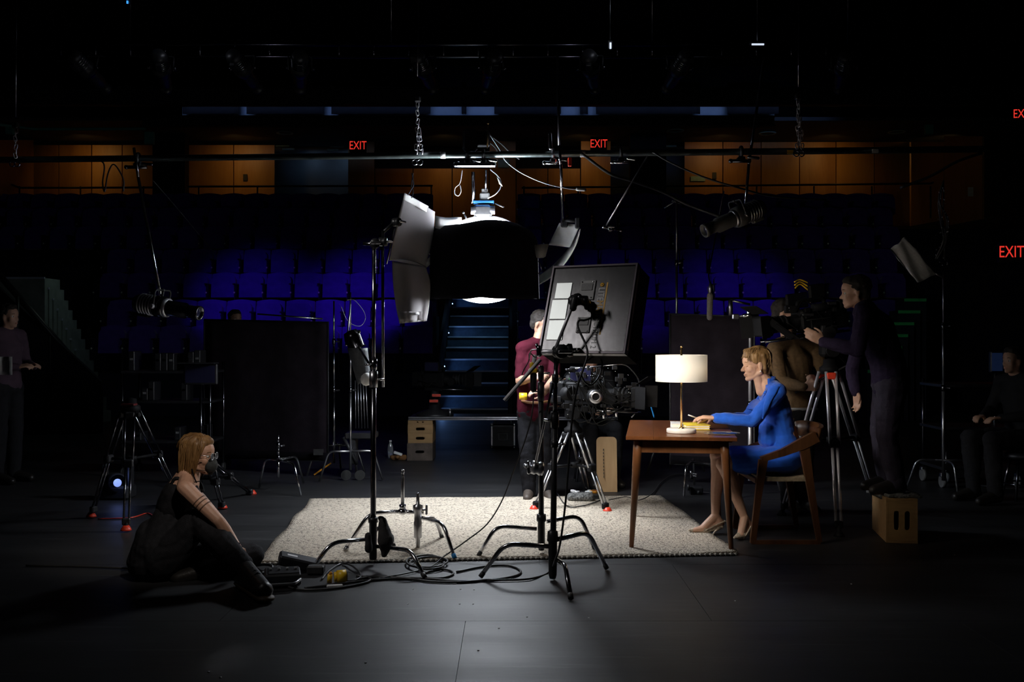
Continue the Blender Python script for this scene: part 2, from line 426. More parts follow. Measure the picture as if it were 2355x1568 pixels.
# soffit with round downlights
z_s = P(1000, 327, WD).z
struct(MB().box((0, 23.55, z_s+0.06), (27, 3.0, 0.08)).o('ceiling_soffit', M('grey_soffit', (0.055, 0.06, 0.07), 0.8, 0, 0.2, 2)), 'grey soffit over the rear rows')
DLRIM = M('pale_rim', (0.35, 0.55, 0.5), 0.4)
for k, (px, py) in enumerate([(655, 305), (1553, 300), (1765, 306), (2062, 303)]):
    d = (z_s-CH)*F/(HY-py); c = P(px, py, d)
    t = thing('ceiling_downlight', ['round ceiling downlight above the grey doorway', 'round ceiling downlight above the right end of the pipe clamps', 'round dim downlight left of the hanging chain at right', 'round dim downlight near the right corner of the panelling'][k], 'downlight', c, 'rear soffit downlights')
    MB().lathe([(0.17, 0.0), (0.2, 0.0), (0.2, -0.015), (0.16, -0.015), (0.15, 0.01)], c, (0, 0, 1), 20).o('rim', DLRIM, t)
    MB().lathe([(0.001, 0.008), (0.15, 0.008)], c, (0, 0, 1), 16).o('lens', BLKPLASTIC, t)
# dark columns in front of the panelling
for x0, x1, n in [(356, 430, 'wall_column'), (1448, 1530, 'wall_column')]:
    a, b = P(x0, 700, 23.6), P(x1, 200, 23.6)
    struct(MB().box(((a.x+b.x)/2, 23.6, 4.2), (b.x-a.x, 0.3, 8.4)).o(n, BLKWALL), 'black column between the wood panels, ' + ('left' if x0 < 1000 else 'right'))
# upper pale fascia with black sheets added to mask its unlit stretches, catwalk girders
FASC = M('pale_blue_fascia', (0.3, 0.36, 0.45), 0.8, 0, 0.2, 1.5)
a, b = P(420, 268, 21.5), P(1780, 238, 21.5)
fa = struct(MB().box(((a.x+b.x)/2, 21.5, (a.z+b.z)/2), (b.x-a.x, 0.05, b.z-a.z)).o('wall_fascia', FASC), 'pale fascia strip behind the catwalk')
MASKM = M('added_mask', (0.006, 0.006, 0.009), 0.95, 0, 0.2, 3)
for x0, x1 in [(420, 549), (567, 745), (762, 990), (1062, 1072), (1137, 1290), (1334, 1352), (1371, 1610), (1673, 1790)]:
    a, b = P(x0, 262, 21.1), P(x1, 190, 21.1); n = max(4, int((b.x-a.x)/0.12)); grid = []
    for i in range(2):
        grid.append([V((lerp(a.x, b.x, j/n), 21.1+0.03*sin(j*2.1), a.z if i == 0 else b.z)) for j in range(n+1)])
    MB().sheet(grid, 0.01).o('added_mask', MASKM, fa)  # added dark sheet hiding fascia that should read as unlit
GIRD = M('black_girder', (0.012, 0.012, 0.016), 0.6)
for (y0, y1, d, x0, x1, lb) in [(270, 292, 20.3, 330, 1780, 'black catwalk girder above the exit signs'), (205, 243, 19.8, -60, 2420, 'black upper catwalk girder across the auditorium')]:
    a, b = P(x0, y1, d), P(x1, y0, d)
    m = MB().box(((a.x+b.x)/2, d, (a.z+b.z)/2), (b.x-a.x, 0.08, b.z-a.z))
    m.box(((a.x+b.x)/2, d-.05, a.z), (b.x-a.x, 0.2, 0.02)).box(((a.x+b.x)/2, d-.05, b.z), (b.x-a.x, 0.2, 0.02))
    struct(m.o('trim_girder', GIRD), lb)
# side gallery with teal edge at upper left
TEAL = M('teal_paint', (0.1, 0.45, 0.38), 0.45)
a, b = P(0, 298, 21.0), P(335, 297, 21.0)
t = struct(MB().tube([P(-20, 284, 20.0), P(80, 297, 21), P(335, 296, 21)], 0.03, 8).o('trim_rail', TEAL), 'teal painted gallery rail at upper left')
c = P(344, 318, 21); struct(MB().box(c, (0.2, 0.1, 0.26), bev=.01).o('trim_box', TEAL), 'small teal painted box at the end of the gallery rail')
c = P(23, 298, 21); struct(MB().box(c, (0.16, 0.1, 0.2), bev=.01).o('trim_box', TEAL), 'small teal box on the left gallery rail')
c = P(2136, 298, 21); struct(MB().box(c, (0.17, 0.1, 0.2), bev=.01).o('trim_box', TEAL), 'small teal box high above the right panelling')

# ---- raked seating terraces, seats
ROWS = [(748, 17.7), (688, 18.55), (625, 19.4), (570, 20.25), (517, 21.1), (474, 21.95), (441, 22.8)]
BACKH = 0.86
TER = M('dark_carpet', (0.012, 0.012, 0.03), 0.95, 0, 0.2, 8)
def rowz(r):
    y, d = ROWS[r]; return CH-(y-HY)*d/F-BACKH
for r in range(7):
    z = rowz(r); d = ROWS[r][1]
    for (xa, xb, sd) in [(-13.5, P(1004, 0, d).x, 'left'), (P(1178, 0, d).x, 13.5, 'right')]:
        if sd == 'left' and r < 4: xa = P(205, 0, d).x
        if sd == 'right' and r < 4: xb = P(2110, 0, d).x
        m = MB().box(((xa+xb)/2, d+0.3, z/2-.02), (xb-xa, 0.85, max(z, .04)+.04))
        struct(m.o('floor_terrace', TER), 'dark stepped terrace under the %s row of seats, %s of the aisle' % (ORD[r], sd))
sw = 0.545
def dome(wd, h0, h1, n=8):
    return [(-wd/2, h0), (wd/2, h0)]+[(wd/2-wd*k/n, h1-0.035+0.035*sin(pi*(k+.0)/n)) for k in range(n+1)]
proto = thing('theatre_seat', '', 'seat', (0, 0, 0))
T = frame((0, 0.20, 0), (1, 0, 0), (0, 0.14, 1))
MB().prism(dome(0.53, 0.36, 0.87), T, 0.09).o('backrest', SEATBLUE, proto)
T2 = frame((0, 0.10, 0.36), (1, 0, 0), (0, 0.10, 1))
MB().prism([(-.235, 0), (.235, 0), (.235, .36), (.2, .42), (-.2, .42), (-.235, .36)], T2, 0.09).o('seat', SEATBLUE, proto)
MB().box((-.272, 0.05, 0.30), (0.012, 0.36, 0.6), bev=.003).box((-.272, 0.02, 0.615), (0.05, 0.4, 0.03), bev=.01).o('armrest', SEATSHELL, proto)
MB().ball((-.272, -0.135, 0.45), (.02, .016, .02), n=8).o('armrest_glint', WHITEPL, proto)  # white bead stands in for the glint on a metal armrest cap
SEATGROUP = 'blue theatre seats in the raked rows'
first = True
for r in range(7):
    y, d = ROWS[r]; z = rowz(r); sp = sw+(0.012 if r % 2 else 0.0)
    for sd in ('left', 'right'):
        xe = P(1000, 0, d).x-.33 if sd == 'left' else P(1184, 0, d).x+.33
        xlim = (P(230, 0, d).x if r < 4 else P(-40, 0, d).x) if sd == 'left' else (P(2090, 0, d).x if r < 5 else P(2075, 0, d).x)
        k = 0
        while True:
            x = xe+(-1 if sd == 'left' else 1)*sp*k
            if (sd == 'left' and x < xlim) or (sd == 'right' and x > xlim): break
            if first: s_ = proto; s_.location = (x, d, z); first = False
            else: s_ = copy_tree(proto, None, (x, d, z))
            tag(s_, 'blue tip-up theatre seat, %s from the centre aisle, %s row up, %s block' % (ORD[k] if k < len(ORD) else 'last', ORD[r], sd), 'seat', SEATGROUP)
            k += 1
# rail behind the last row
RAILM = M('black_rail', (0.01, 0.01, 0.012), 0.4)
for (pts, posts, lb) in [([(15, 420), (45, 432), (356, 431)], [15, 45, 185, 330], 'black handrail behind the top row, far left'),
                         ([(432, 429), (995, 427)], [457, 592, 865, 992], 'black handrail behind the top row, left of the aisle'),
                         ([(1200, 432), (2140, 422), (2172, 410)], [1205, 1330, 1740, 1872, 2005, 2140, 2170], 'black handrail behind the top row, right of the aisle')]:
    t = thing('handrail', lb, 'handrail', P(pts[0][0], 480, 23.4), 'rear handrails')
    MB().tube([P(x, y, 23.4) for x, y in pts], 0.024, 8).o('rail', RAILM, t)
    for x in posts:
        q = P(x, 428, 23.4); MB().cyl((q.x, q.y, q.z), (q.x, q.y, q.z-.75), .02, n=8).o('post', RAILM, t)

# ---- centre aisle stairs
STEPM = M('blue_grey_carpet_step', (0.03, 0.05, 0.075), 0.85, 0, 0.25, 9, .2, 150)
NOSE = M('pale_step_nosing', (0.45, 0.5, 0.6), 0.4, 0, .1, 5)
st = thing('stairs', 'carpeted centre aisle stairs lit with blue light between seat blocks', 'stairs', (P(1088, 0, 17.4).x, 17.4, 0))
steps_y = [966, 939, 909, 879, 852, 825, 798, 774, 750, 726, 706, 686, 667]
STZ = []
for k, y in enumerate(steps_y):
    d = 17.1+0.42*k; z = CH-(y-HY)*d/F; STZ.append((d, z))
    a, b = -1.30, -.07
    s_ = MB().box(((a+b)/2, d+.22, z/2-.02), (b-a, 0.44, max(z, .02)+.02)).o('step', STEPM, st)
    MB().box(((a+b)/2, d-.005, z-.012), (b-a, 0.03, 0.03), bev=.006).o('nosing', NOSE, s_)
LEDB = M('blue_step_light', (0.4, 0.6, 1), 0.4, emit=(0.25, 0.5, 1.0), es=9)
for k in (1, 4, 7, 10):
    d, z = STZ[k]; x = -1.28
    t = thing('step_light', 'small blue step light at the left end of the stairs, %s from the bottom' % ORD[(k-1)//3], 'light', (x, d, z), 'aisle step lights')
    MB().box((x-.03, d+.12, z+.09), (.05, .16, .1), bev=.01).o('housing', BLKPLASTIC, t)
    MB().box((x-.002, d+.12, z+.075), (.012, .1, .02)).o('lens', LEDB, t)
    light('step_light_lamp', 'AREA', (x+.03, d+.1, z+.09), (x+.6, d+.05, z-.02), 1.3, (0.2, 0.42, 1.0), 0.06)
for sx, lb in [(-1.345, 'left'), (-.025, 'right')]:
    t = thing('stair_side_wall', 'dark low wall along the %s side of the aisle stairs' % lb, 'wall', (sx, 17.5, 0))
    pts = [(0, 0.0), (0, 0.55), (5.2, 2.75), (5.2, 0)]
    T = frame((sx, 16.85, 0), (0, 1, 0), (0, 0, 1))
    MB().prism(pts, T, 0.06).o('panel', BLKWALL, t)

# ---- left side stairs with handrail, right side stairs
SSTEP = M('grey_green_step', (0.2, 0.24, 0.22), 0.7, 0, .2, 6)
sl = thing('stairs', 'grey side stairs climbing to the left edge beside the dark rail', 'stairs', P(200, 960, 15.5))
ly = [947, 916, 885, 857, 830, 804, 780, 756, 735, 712, 689, 664, 640]
for k, y in enumerate(ly):
    xr = lerp(232, 110, k/12); xl = lerp(200, 5, k/12); d = 16.2-0.1*k
    z = CH-(y-HY)*d/F; a, b = P(xl, 0, d).x, P(xr, 0, d).x
    s_ = MB().box(((a+b)/2, d+.15, z/2), (b-a, .5, max(.05, z))).o('step', SSTEP, sl)
    MB().box(((a+b)/2, d-.1, z), (b-a, .03, .03)).o('nosing', NOSE, s_)
hr = thing('handrail', 'black handrail sloping down beside the left side stairs', 'handrail', P(188, 960, 14.9))
MB().tube(fillet([P(-30, 600, 13.8), P(188, 848, 14.9), P(190, 960, 14.9)], .15), .045, 10).o('rail', RAILM, hr)
for x, y in [(40, 680), (115, 765)]:
    q = P(x, y, lerp(13.9, 14.9, x/188)); MB().cyl(q, q-V((0, 0, .85)), .025, n=8).o('post', RAILM, hr)
sideW = [V((P(-60, 590, 15).x, 14.2, 0)), V((P(196, 860, 15).x, 15.0, 0))]
struct(MB().prism([(0, 0), (1.9, 0), (1.9, 0.75), (0, 2.5)], frame((P(-60, 0, 14.6).x, 14.55, 0), (1, 0, 0), (0, 0, 1)), .08).o('wall_stair_side', BLKWALL), 'black side panel below the left stairs')
light('side_stair_lamp', 'AREA', (P(150, 0, 15).x+.9, 15.0, 3.0), P(120, 800, 16), 1.3, (0.65, 0.85, 0.75), .3)
sr = thing('stairs', 'dark side stairs with green edges right of the camera crew', 'stairs', P(2060, 960, 16))
GREEN = M('green_edge', (0.05, 0.4, 0.16), 0.5)
for k in range(7):
    d = 16.0+.2*k; y = 850-27*k; z = CH-(y-HY)*d/F; a, b = P(1985+14*k, 0, d).x, P(2035+14*k, 0, d).x
    s_ = MB().box(((a+b)/2, d, z/2), (b-a, .4, z)).o('step', TER, sr)
    MB().box(((a+b)/2, d-.2, z-.02), (b-a, .02, .05)).o('nosing', GREEN, s_)
light('green_stair_lamp', 'AREA', (P(2060, 0, 15).x, 15.0, 2.4), P(2080, 690, 17), .7, (0.3, 1.0, 0.5), .2)

# ---- exit signs
REDLIT = M('exit_red', (0.8, 0.05, 0.03), 0.5, emit=(1.0, 0.045, 0.03), es=0.75)
def exit_sign(px, py, d, hpx, lb, yaw=0):
    c = P(px, py, d); h = hpx*d/F
    t = thing('exit_sign', lb, 'exit sign', c, 'red exit signs')
    R = Matrix.Rotation(yaw, 4, 'Z')
    MB(Matrix.Translation(c) @ R).box((0, .04, 0), (h*1.9, .08, h*1.7), bev=.01).o('housing', BLKPLASTIC, t)
    T = Matrix.Translation(c) @ R @ Matrix.Translation((0, -.004, 0)) @ Matrix.Rotation(pi/2, 4, 'X') @ Matrix.Diagonal((0.72, 1.0, 1, 1))
    text_mesh('EXIT', h*1.36, REDLIT, t, T)
exit_sign(823, 335, 22.0, 20, 'red lit EXIT sign left of the hanging chain above doorway')
exit_sign(1377, 331, 22.0, 20, 'red lit EXIT sign right of the white bounce card rod')
exit_sign(2352, 262, 18.0, 21, 'red lit EXIT sign cut off at the upper right edge', -.15)
exit_sign(2326, 580, 13.5, 28, 'largest red EXIT sign, low at the right edge', -.1)
# vestibule door closers / dim fixtures by the signs
for k, (px, py) in enumerate([(663, 343), (765, 345), (1405, 338), (1542, 336)]):
    c = P(px, py, 24.9)
    t = thing('door_closer', 'teal-lit metal door closer, %s from the left above the doorways' % ORD[k], 'door closer', c, 'door closers above rear doorways')
    MB().box(c, (.3, .06, .05), bev=.01).o('body', DLRIM, t)
    MB().box(c+V((.12*(1 if k % 2 else -1), -.1, .06)), (.34, .03, .02)).o('arm', DLRIM, t)
# light switch and notice on the panelling
for k, (px, py, w_, h_, lb, mt) in enumerate([(564, 408, .1, .16, 'small dark wall outlet on the left wood panelling', BLKPLASTIC), (1643, 404, .1, .16, 'small dark wall outlet on the right wood panelling', BLKPLASTIC), (1605, 411, .36, .12, 'pale paper notice on the right wood panelling', DLRIM), (2232, 441, .12, .2, 'small framed notice on the angled wood panel at right', WHITEPL), (1158, 376, .28, .2, 'pale paper notice on the panelling behind the lantern rigging', DLRIM)]):
    d = WD-.05 if k != 3 else 21.9
    MB().box(P(px, py, d), (w_, .02, h_), bev=.004).o('wall_plate' if k < 2 else 'notice', mt)
    tag(COL.objects[-1], lb, 'outlet' if k < 2 else 'notice')
# ================================================================ RUG, FURNITURE, STANDS, LIGHTS
# ---- rug
RUGM = bpy.data.materials.new('speckled_wool_rug'); RUGM.use_nodes = True
nt = RUGM.node_tree; b_ = nt.nodes['Principled BSDF']; b_.inputs['Roughness'].default_value = 0.95; b_.inputs['Specular IOR Level'].default_value = 0.1
tc = nt.nodes.new('ShaderNodeTexCoord')
vo = nt.nodes.new('ShaderNodeTexVoronoi'); vo.inputs['Scale'].default_value = 105
mp = nt.nodes.new('ShaderNodeMapping'); mp.inputs['Scale'].default_value = (1.0, 0.8, 1)
nt.links.new(tc.outputs['Object'], mp.inputs['Vector']); nt.links.new(mp.outputs[0], vo.inputs['Vector'])
r_ = nt.nodes.new('ShaderNodeValToRGB'); e_ = r_.color_ramp.elements
e_[0].position = 0.0; e_[0].color = (0.10, 0.085, 0.07, 1); e_[1].position = 1.0; e_[1].color = (0.6, 0.525, 0.425, 1)
q_ = e_.new(0.14); q_.color = (0.28, 0.245, 0.205, 1); q_ = e_.new(0.34); q_.color = (0.47, 0.405, 0.32, 1)
sp_ = nt.nodes.new('ShaderNodeSeparateColor'); nt.links.new(vo.outputs['Color'], sp_.inputs[0])
nz = nt.nodes.new('ShaderNodeTexNoise'); nz.inputs['Scale'].default_value = 240; nt.links.new(tc.outputs['Object'], nz.inputs['Vector'])
ad = nt.nodes.new('ShaderNodeMath'); ad.operation = 'MULTIPLY_ADD'; ad.inputs[1].default_value = 0.35
nt.links.new(nz.outputs['Fac'], ad.inputs[0]); nt.links.new(sp_.outputs[0], ad.inputs[2])
sb = nt.nodes.new('ShaderNodeMath'); sb.operation = 'SUBTRACT'; sb.inputs[1].default_value = 0.16; nt.links.new(ad.outputs[0], sb.inputs[0])
nt.links.new(sb.outputs[0], r_.inputs[0]); nt.links.new(r_.outputs[0], b_.inputs['Base Color'])
bp = nt.nodes.new('ShaderNodeBump'); bp.inputs['Strength'].default_value = 0.9; bp.inputs['Distance'].default_value = 0.006; bp.invert = True
nt.links.new(vo.outputs['Distance'], bp.inputs['Height']); nt.links.new(bp.outputs[0], b_.inputs['Normal'])
nl, nr, fr, fl_ = G(590, 1298), G(1697, 1276), G(1520, 1143), G(715, 1150)
rug = thing('rug', 'pale speckled woven wool rug under the stands and desk', 'rug', (nl+nr+fr+fl_)/4)
I, J = 60, 70; grid = []
for i in range(I+1):
    row = []
    for j in range(J+1):
        s_, t_ = i/I, j/J
        p = lerp(lerp(nl, nr, t_), lerp(fl_, fr, t_), s_)
        edge = max(0, 1-min(t_, 1-t_)*12)
        p = p+V((edge*.009*sin(s_*17)*(1 if t_ < .5 else .3), 0, .009+.004*noise.noise(V((p.x*2.2, p.y*2.2, 0)))+edge*.008*max(0, sin(s_*11+1))))
        row.append(p)
    grid.append(row)
MB().sheet(grid, 0.014).o('weave', RUGM, rug)
KNOT = M('cream_yarn', (0.5, 0.46, 0.4), 0.9); KNOTD = M('dark_yarn', (0.04, 0.035, 0.03), 0.9)
kn = MB(); kd = MB(); N = 92
for k in range(N):
    p = lerp(nl, nr, (k+.5)/N); (kn).ball((p.x, p.y-.012, .008), (.012, .012, .01), n=6)
    p = lerp(nl, nr, k/N); kd.ball((p.x, p.y-.016, .007), (.008, .012, .008), n=6)
ob = kn.o('edge_knots', KNOT, rug, 'cream loops along the near edge'); ob['kind'] = 'stuff'
ob = kd.o('edge_stitches', KNOTD, rug, 'dark stitches between the edge loops'); ob['kind'] = 'stuff'

# ---- desk
WAL = wood('walnut', (0.075, 0.024, 0.008), (0.2, 0.07, 0.024), 0.28, 5, 'Y')
WALZ = wood('walnut_leg', (0.12, 0.042, 0.014), (0.31, 0.12, 0.045), 0.38, 5, 'Z')
TZ = 0.757
dk = thing('desk', 'walnut desk with tapered legs standing on the rug corner', 'desk', (1.19, 7.11, 0)); dk.rotation_euler.z = -radians(8)
yn, yf = 6.47, 7.75; xl, xr = 0.832, 1.548
for k in range(4):      # boards of the top, running in depth
    a, b = lerp(xl, xr, k/4), lerp(xl, xr, (k+1)/4)
    MB().box(((a+b)/2, (yn+yf)/2, TZ-.014), (b-a-.0006, yf-yn, .024), bev=.0012).o('top_board', WAL, dk)
MB().box(((xl+xr)/2, (yn+yf)/2, TZ-.03), (xr-xl-.06, yf-yn-.06, .012)).o('bevel', WAL, dk)
ap = MB(); zi = TZ-.075
MB().box(((xl+xr)/2, yn+.09, zi), (xr-xl-.16, .022, .085), bev=.003).o('apron', WALZ, dk)
MB().box(((xl+xr)/2, yf-.09, zi), (xr-xl-.16, .022, .085), bev=.003).o('apron', WALZ, dk)
for x in (xl+.09, xr-.09): MB().box((x, (yn+yf)/2, zi), (.022, yf-yn-.18, .085), bev=.003).o('apron', WALZ, dk)
for (sx, x) in ((-1, xl+.08), (1, xr-.08)):
    for (sy, y) in ((-1, yn+.09), (1, yf-.09)):
        MB().tube([(x, y, TZ-.03), (x+sx*.008, y+sy*.004, TZ-.12), (x+sx*.045, y+sy*.03, 0.018)], [.03, .029, .0155], 16).o('leg', WALZ, dk)

# ---- table lamp
BRASS = M('brushed_brass', (0.8, 0.55, 0.25), 0.25, 1.0, .1, 30)
MARBLE = M('white_marble', (0.72, 0.7, 0.67), 0.35, 0, .15, 9)
SHADE = bpy.data.materials.new('white_linen_shade'); SHADE.use_nodes = True
nt = SHADE.node_tree; nt.nodes.remove(nt.nodes['Principled BSDF']); out = nt.nodes['Material Output']
di = nt.nodes.new('ShaderNodeBsdfDiffuse'); tr = nt.nodes.new('ShaderNodeBsdfTranslucent'); mx = nt.nodes.new('ShaderNodeMixShader')
nz = nt.nodes.new('ShaderNodeTexNoise'); nz.inputs['Scale'].default_value = 300; cr = nt.nodes.new('ShaderNodeValToRGB')
cr.color_ramp.elements[0].color = (.72, .71, .68, 1); cr.color_ramp.elements[1].color = (.82, .81, .78, 1)
nt.links.new(nz.outputs['Fac'], cr.inputs[0]); nt.links.new(cr.outputs[0], di.inputs[0]); nt.links.new(cr.outputs[0], tr.inputs[0])
mx.inputs[0].default_value = 0.45
nt.links.new(di.outputs[0], mx.inputs[1]); nt.links.new(tr.outputs[0], mx.inputs[2]); nt.links.new(mx.outputs[0], out.inputs[0])
lp = P(1567, 0, 6.75); lp.z = TZ-.002
tl = thing('table_lamp', 'white drum-shade table lamp with brass stem and marble base, on desk', 'lamp', lp)
MB().lathe([(.001, 0), (.095, 0), (.1, .006), (.1, .024), (.096, .03), (.001, .03)], lp, (0, 0, 1), 32).o('base', MARBLE, tl)
zt = P(0, 797, 6.75).z
MB().cyl(lp+V((0, 0, .03)), V((lp.x, lp.y, zt)), .0075, n=12).ball((lp.x, lp.y, zt), .009).lathe([(.02, 0), (.02, .006), (.008, .01)], lp+V((0, 0, .03)), (0, 0, 1), 16).o('stem', BRASS, tl)
z0, z1 = P(0, 877, 6.75).z, P(0, 816, 6.75).z; R_ = 59*6.75/F
MB().lathe([(R_, 0), (R_, z1-z0), (R_-.003, z1-z0), (R_-.003, 0), (R_, 0)], (lp.x, lp.y, z0), (0, 0, 1), 48).o('shade', SHADE, tl)
m = MB()
for k in range(3):
    a = 2*pi*k/3+.4; m.cyl((lp.x, lp.y, z1-.02), (lp.x+(R_-.003)*cos(a), lp.y+(R_-.003)*sin(a), z1-.004), .002, n=6)
m.o('shade_spider', BRASS, tl)
MB().ball((lp.x+.03, lp.y, (z0+z1)/2), (.022, .022, .03)).o('bulb', M('warm_bulb', (1, .9, .7), .4, emit=(1, .72, .42), es=14), tl)
light('table_lamp_light', 'POINT', (lp.x+.035, lp.y, (z0+z1)/2), None, 3.0, (1, .82, .6), .035)

# ---- things on the desk
def on_desk(px, py, z=0): return G(px, py, TZ+z)
def slab(c, sx, sy, sz, rot, mat, name, parent=None, bev=.003):
    return MB(Matrix.Translation(c) @ Matrix.Rotation(rot, 4, 'Z')).box((0, 0, sz/2), (sx, sy, sz), bev=bev).o(name, mat, parent)
PAGES = M('paper_edges', (.78, .74, .66), .8, 0, .1, 60, stretch=(1, 1, 8))
YBOOK = M('yellow_cover', (.85, .66, .06), .5, 0, .12, 30)
c = on_desk(1594, 986); c.y = 7.05; c.x = P(1597, 0, 7.05).x; c.z = TZ
t = thing('book', 'yellow covered notebook lying under her hands beside the lamp', 'book', c)
slab(c+V((0, 0, .003)), .165, .22, .026, .05, PAGES, 'pages', t)
slab(c, .172, .225, .003, .05, YBOOK, 'cover', t, 0); slab(c+V((0, 0, .0295)), .172, .225, .004, .05, YBOOK, 'cover', t, 0)
slab(c+V((0, 0, .016)), .1685, .2225, .004, .05, YBOOK, 'spine_band', t, 0)
c = V((P(1556, 0, 7.12).x, 7.12, TZ))
t = thing('book', 'white covered book lying behind the brass lamp stem', 'book', c)
slab(c+V((0, 0, .003)), .075, .2, .03, -.1, PAGES, 'pages', t)
slab(c, .08, .205, .003, -.1, WHITEPL, 'cover', t, 0); slab(c+V((0, 0, .033)), .08, .205, .003, -.1, WHITEPL, 'cover', t, 0)
PAPER = M('glossy_paper', (.32, .2, .15), .12, 0, .1, 10)
c = on_desk(1650, 992); poly = []
pg = MB()
n = 24
ring = [V((c.x+.12*cos(2*pi*k/n), 6.68+.085*sin(2*pi*k/n), TZ+.004)) for k in range(n)]
t = thing('glass_tray', 'shallow clear glass dish with pale rim near the desk edge', 'tray', (c.x, 6.68, TZ))
MB().tube(ring+[ring[0], ring[1]], .0016, 6, False).o('rim', GREYPL, t)
MB().lathe([(.001, .001), (.085, .001), (.1, .004)], (c.x, 6.68, TZ), (0, 0, 1), 24).o('dish', M('clear_glass', (.9, .9, .9), .05, 0, .02, 5, trans=1.0), t)

# ---- chair (near and far bent side frames, curved backrest, woven seat)
CHW = wood('oiled_chair_wood', (0.055, 0.021, 0.008), (0.14, 0.058, 0.023), 0.42, 6, 'Z')
CORD = M('paper_cord', (.34, .27, .18), .85, 0, .25, 40, .5, 180, stretch=(1, .1, 1))
ch = thing('chair', 'curved-back wooden armchair with woven seat under the seated woman', 'chair', (P(1800, 0, 7.05).x, 7.05, 0))
ny, fy = 6.76, 7.30
def barpath(pts, wv, w_, th, n=4):
    """flat bar along pts; wv = depth direction"""
    pts = [V(p) for p in pts]; g = []
    for i, p in enumerate(pts):
        d = (pts[min(i+1, len(pts)-1)]-pts[max(i-1, 0)]).normalized(); u = d.cross(V(wv)).normalized()
        ti = th[i] if isinstance(th, list) else th
        g.append((p, u*ti/2, V(wv).normalized()*w_/2))
    m = MB(); vs = []; fs = []
    for p, u, q in g: vs += [p+u+q, p+u-q, p-u-q, p-u+q]
    for i in range(len(g)-1):
        for k in range(4): fs.append((i*4+k, i*4+(k+1) % 4, i*4+4+(k+1) % 4, i*4+4+k))
    fs += [(3, 2, 1, 0), tuple(len(vs)-4+k for k in range(4))]
    return m.add(vs, fs, False)
for (y, nm) in ((ny, 'near'), (fy, 'far')):
    def q(px, py): p = P(px, py, 6.76); return V((p.x, y, p.z))
    barpath([q(1755, 1057), q(1742, 1150), q(1731, 1248)], (0, 1, 0), .032, [.06, .042, .038]).o('front_leg', CHW, ch)
    barpath([q(1848, 1022), q(1862, 1110), q(1884, 1246)], (0, 1, 0), .032, [.07, .05, .032]).o('rear_leg', CHW, ch)
    barpath([q(1728, 1246), q(1886, 1246)], (0, 1, 0), .03, .028).o('stretcher', CHW, ch)
    barpath([q(1750, 1056), q(1800, 1040), q(1845, 1020), q(1878, 1003)], (0, 1, 0), .04, [.035, .05, .075, .075]).o('armrest', CHW, ch)
# curved back rail
pts = []
x0 = P(1874, 1003, 6.76); xb = P(1893, 998, 6.9)
for k in range(13):
    a = pi*k/12; yy = (ny+fy)/2-(fy-ny)/2*cos(a); xx = x0.x+.07*sin(a)
    pts.append(V((xx, yy, x0.z+.018*sin(a))))
g = [[p+V((0, 0, -.055)), p+V((.012, 0, .0)), p+V((0.02, 0, .055))] for p in pts]
MB().sheet(g, .028).o('backrest', CHW, ch)
def q(px, py, y): p = P(px, py, 6.76); return V((p.x, y, p.z))
sa, sb_ = q(1752, 1086, ny), q(1860, 1082, ny); sz = .44
g = []
for i in range(13):
    x = lerp(sa.x-.03, sb_.x+.02, i/12)
    g.append([V((x, lerp(ny+.0, fy, j/8), sz-.03*sin(pi*j/8)*sin(pi*i/12)+.03*max(0, .6-i/12)*0)) for j in range(9)])
MB().sheet(g, .03).o('seat', CORD, ch)
for x in (sa.x-.03, sb_.x+.02): MB().box((x, (ny+fy)/2, sz-.012), (.035, fy-ny, .035), bev=.005).o('seat_rail', CHW, ch)

# ---- generic stands
def legpath(hub, bend, foot, dh):
    fp = G(*foot, .012); h = P(*hub, dh); k = (bend[0]-hub[0])/(foot[0]-hub[0]); b = P(*bend, lerp(dh, fp.y, max(.05, min(.95, k))))
    return [h, b, fp]
def c_leg(t, hub, bend, foot, dh, r=.0125, tip=None, mat=CHROME, far=None):
    pts = legpath(hub, bend, foot, dh) if far is None else far
    lg = MB().tube(fillet(pts, .07), r, 10).o('leg', mat, t)
    d = (pts[2]-pts[1]).normalized(); MB().cyl(pts[2]-d*.03, pts[2], r+.002, n=10).o('foot_cap', tip or RUBBER, lg)
def collar(t, c, r=.024, h=.07, knob=(1, 0, 0), mat=BLKMETAL):
    c = V(c); k = MB().lathe([(.001, -h/2), (r, -h/2), (r*1.05, 0), (r, h/2), (.001, h/2)], c, (0, 0, 1), 14).o('collar', mat, t)
    d = V(knob).normalized(); MB().cyl(c, c+d*(r+.03), .006, n=8).cap(c+d*(r+.03)-d.cross(V((0, 0, 1)))*.022, c+d*(r+.03)+d.cross(V((0, 0, 1)))*.022, .008, n=8).o('knob', STEEL, k)
def grip(t, c, axis=(0, 1, 0), s=1.0, mat=BLKMETAL, name='grip_head'):
    """round gobo head with T handle"""
    c = V(c); d = V(axis).normalized(); u, w_ = perp(d)
    k = MB().lathe([(.001, -.03*s), (.033*s, -.03*s), (.036*s, -.012*s), (.03*s, -.003*s), (.03*s, .003*s), (.036*s, .012*s), (.033*s, .03*s), (.001, .03*s)], c, d, 18).o(name, mat, t)
    MB().cyl(c+d*.03*s, c+d*.06*s, .008*s, n=8).cap(c+d*.062*s-u*.03*s, c+d*.062*s+u*.03*s, .009*s, n=8).o('handle', STEEL, k)
    return k
def pole(t, a, b, r, mat=CHROME, n=12, name='pole'): return MB().cyl(a, b, r, n=n).o(name, mat, t)

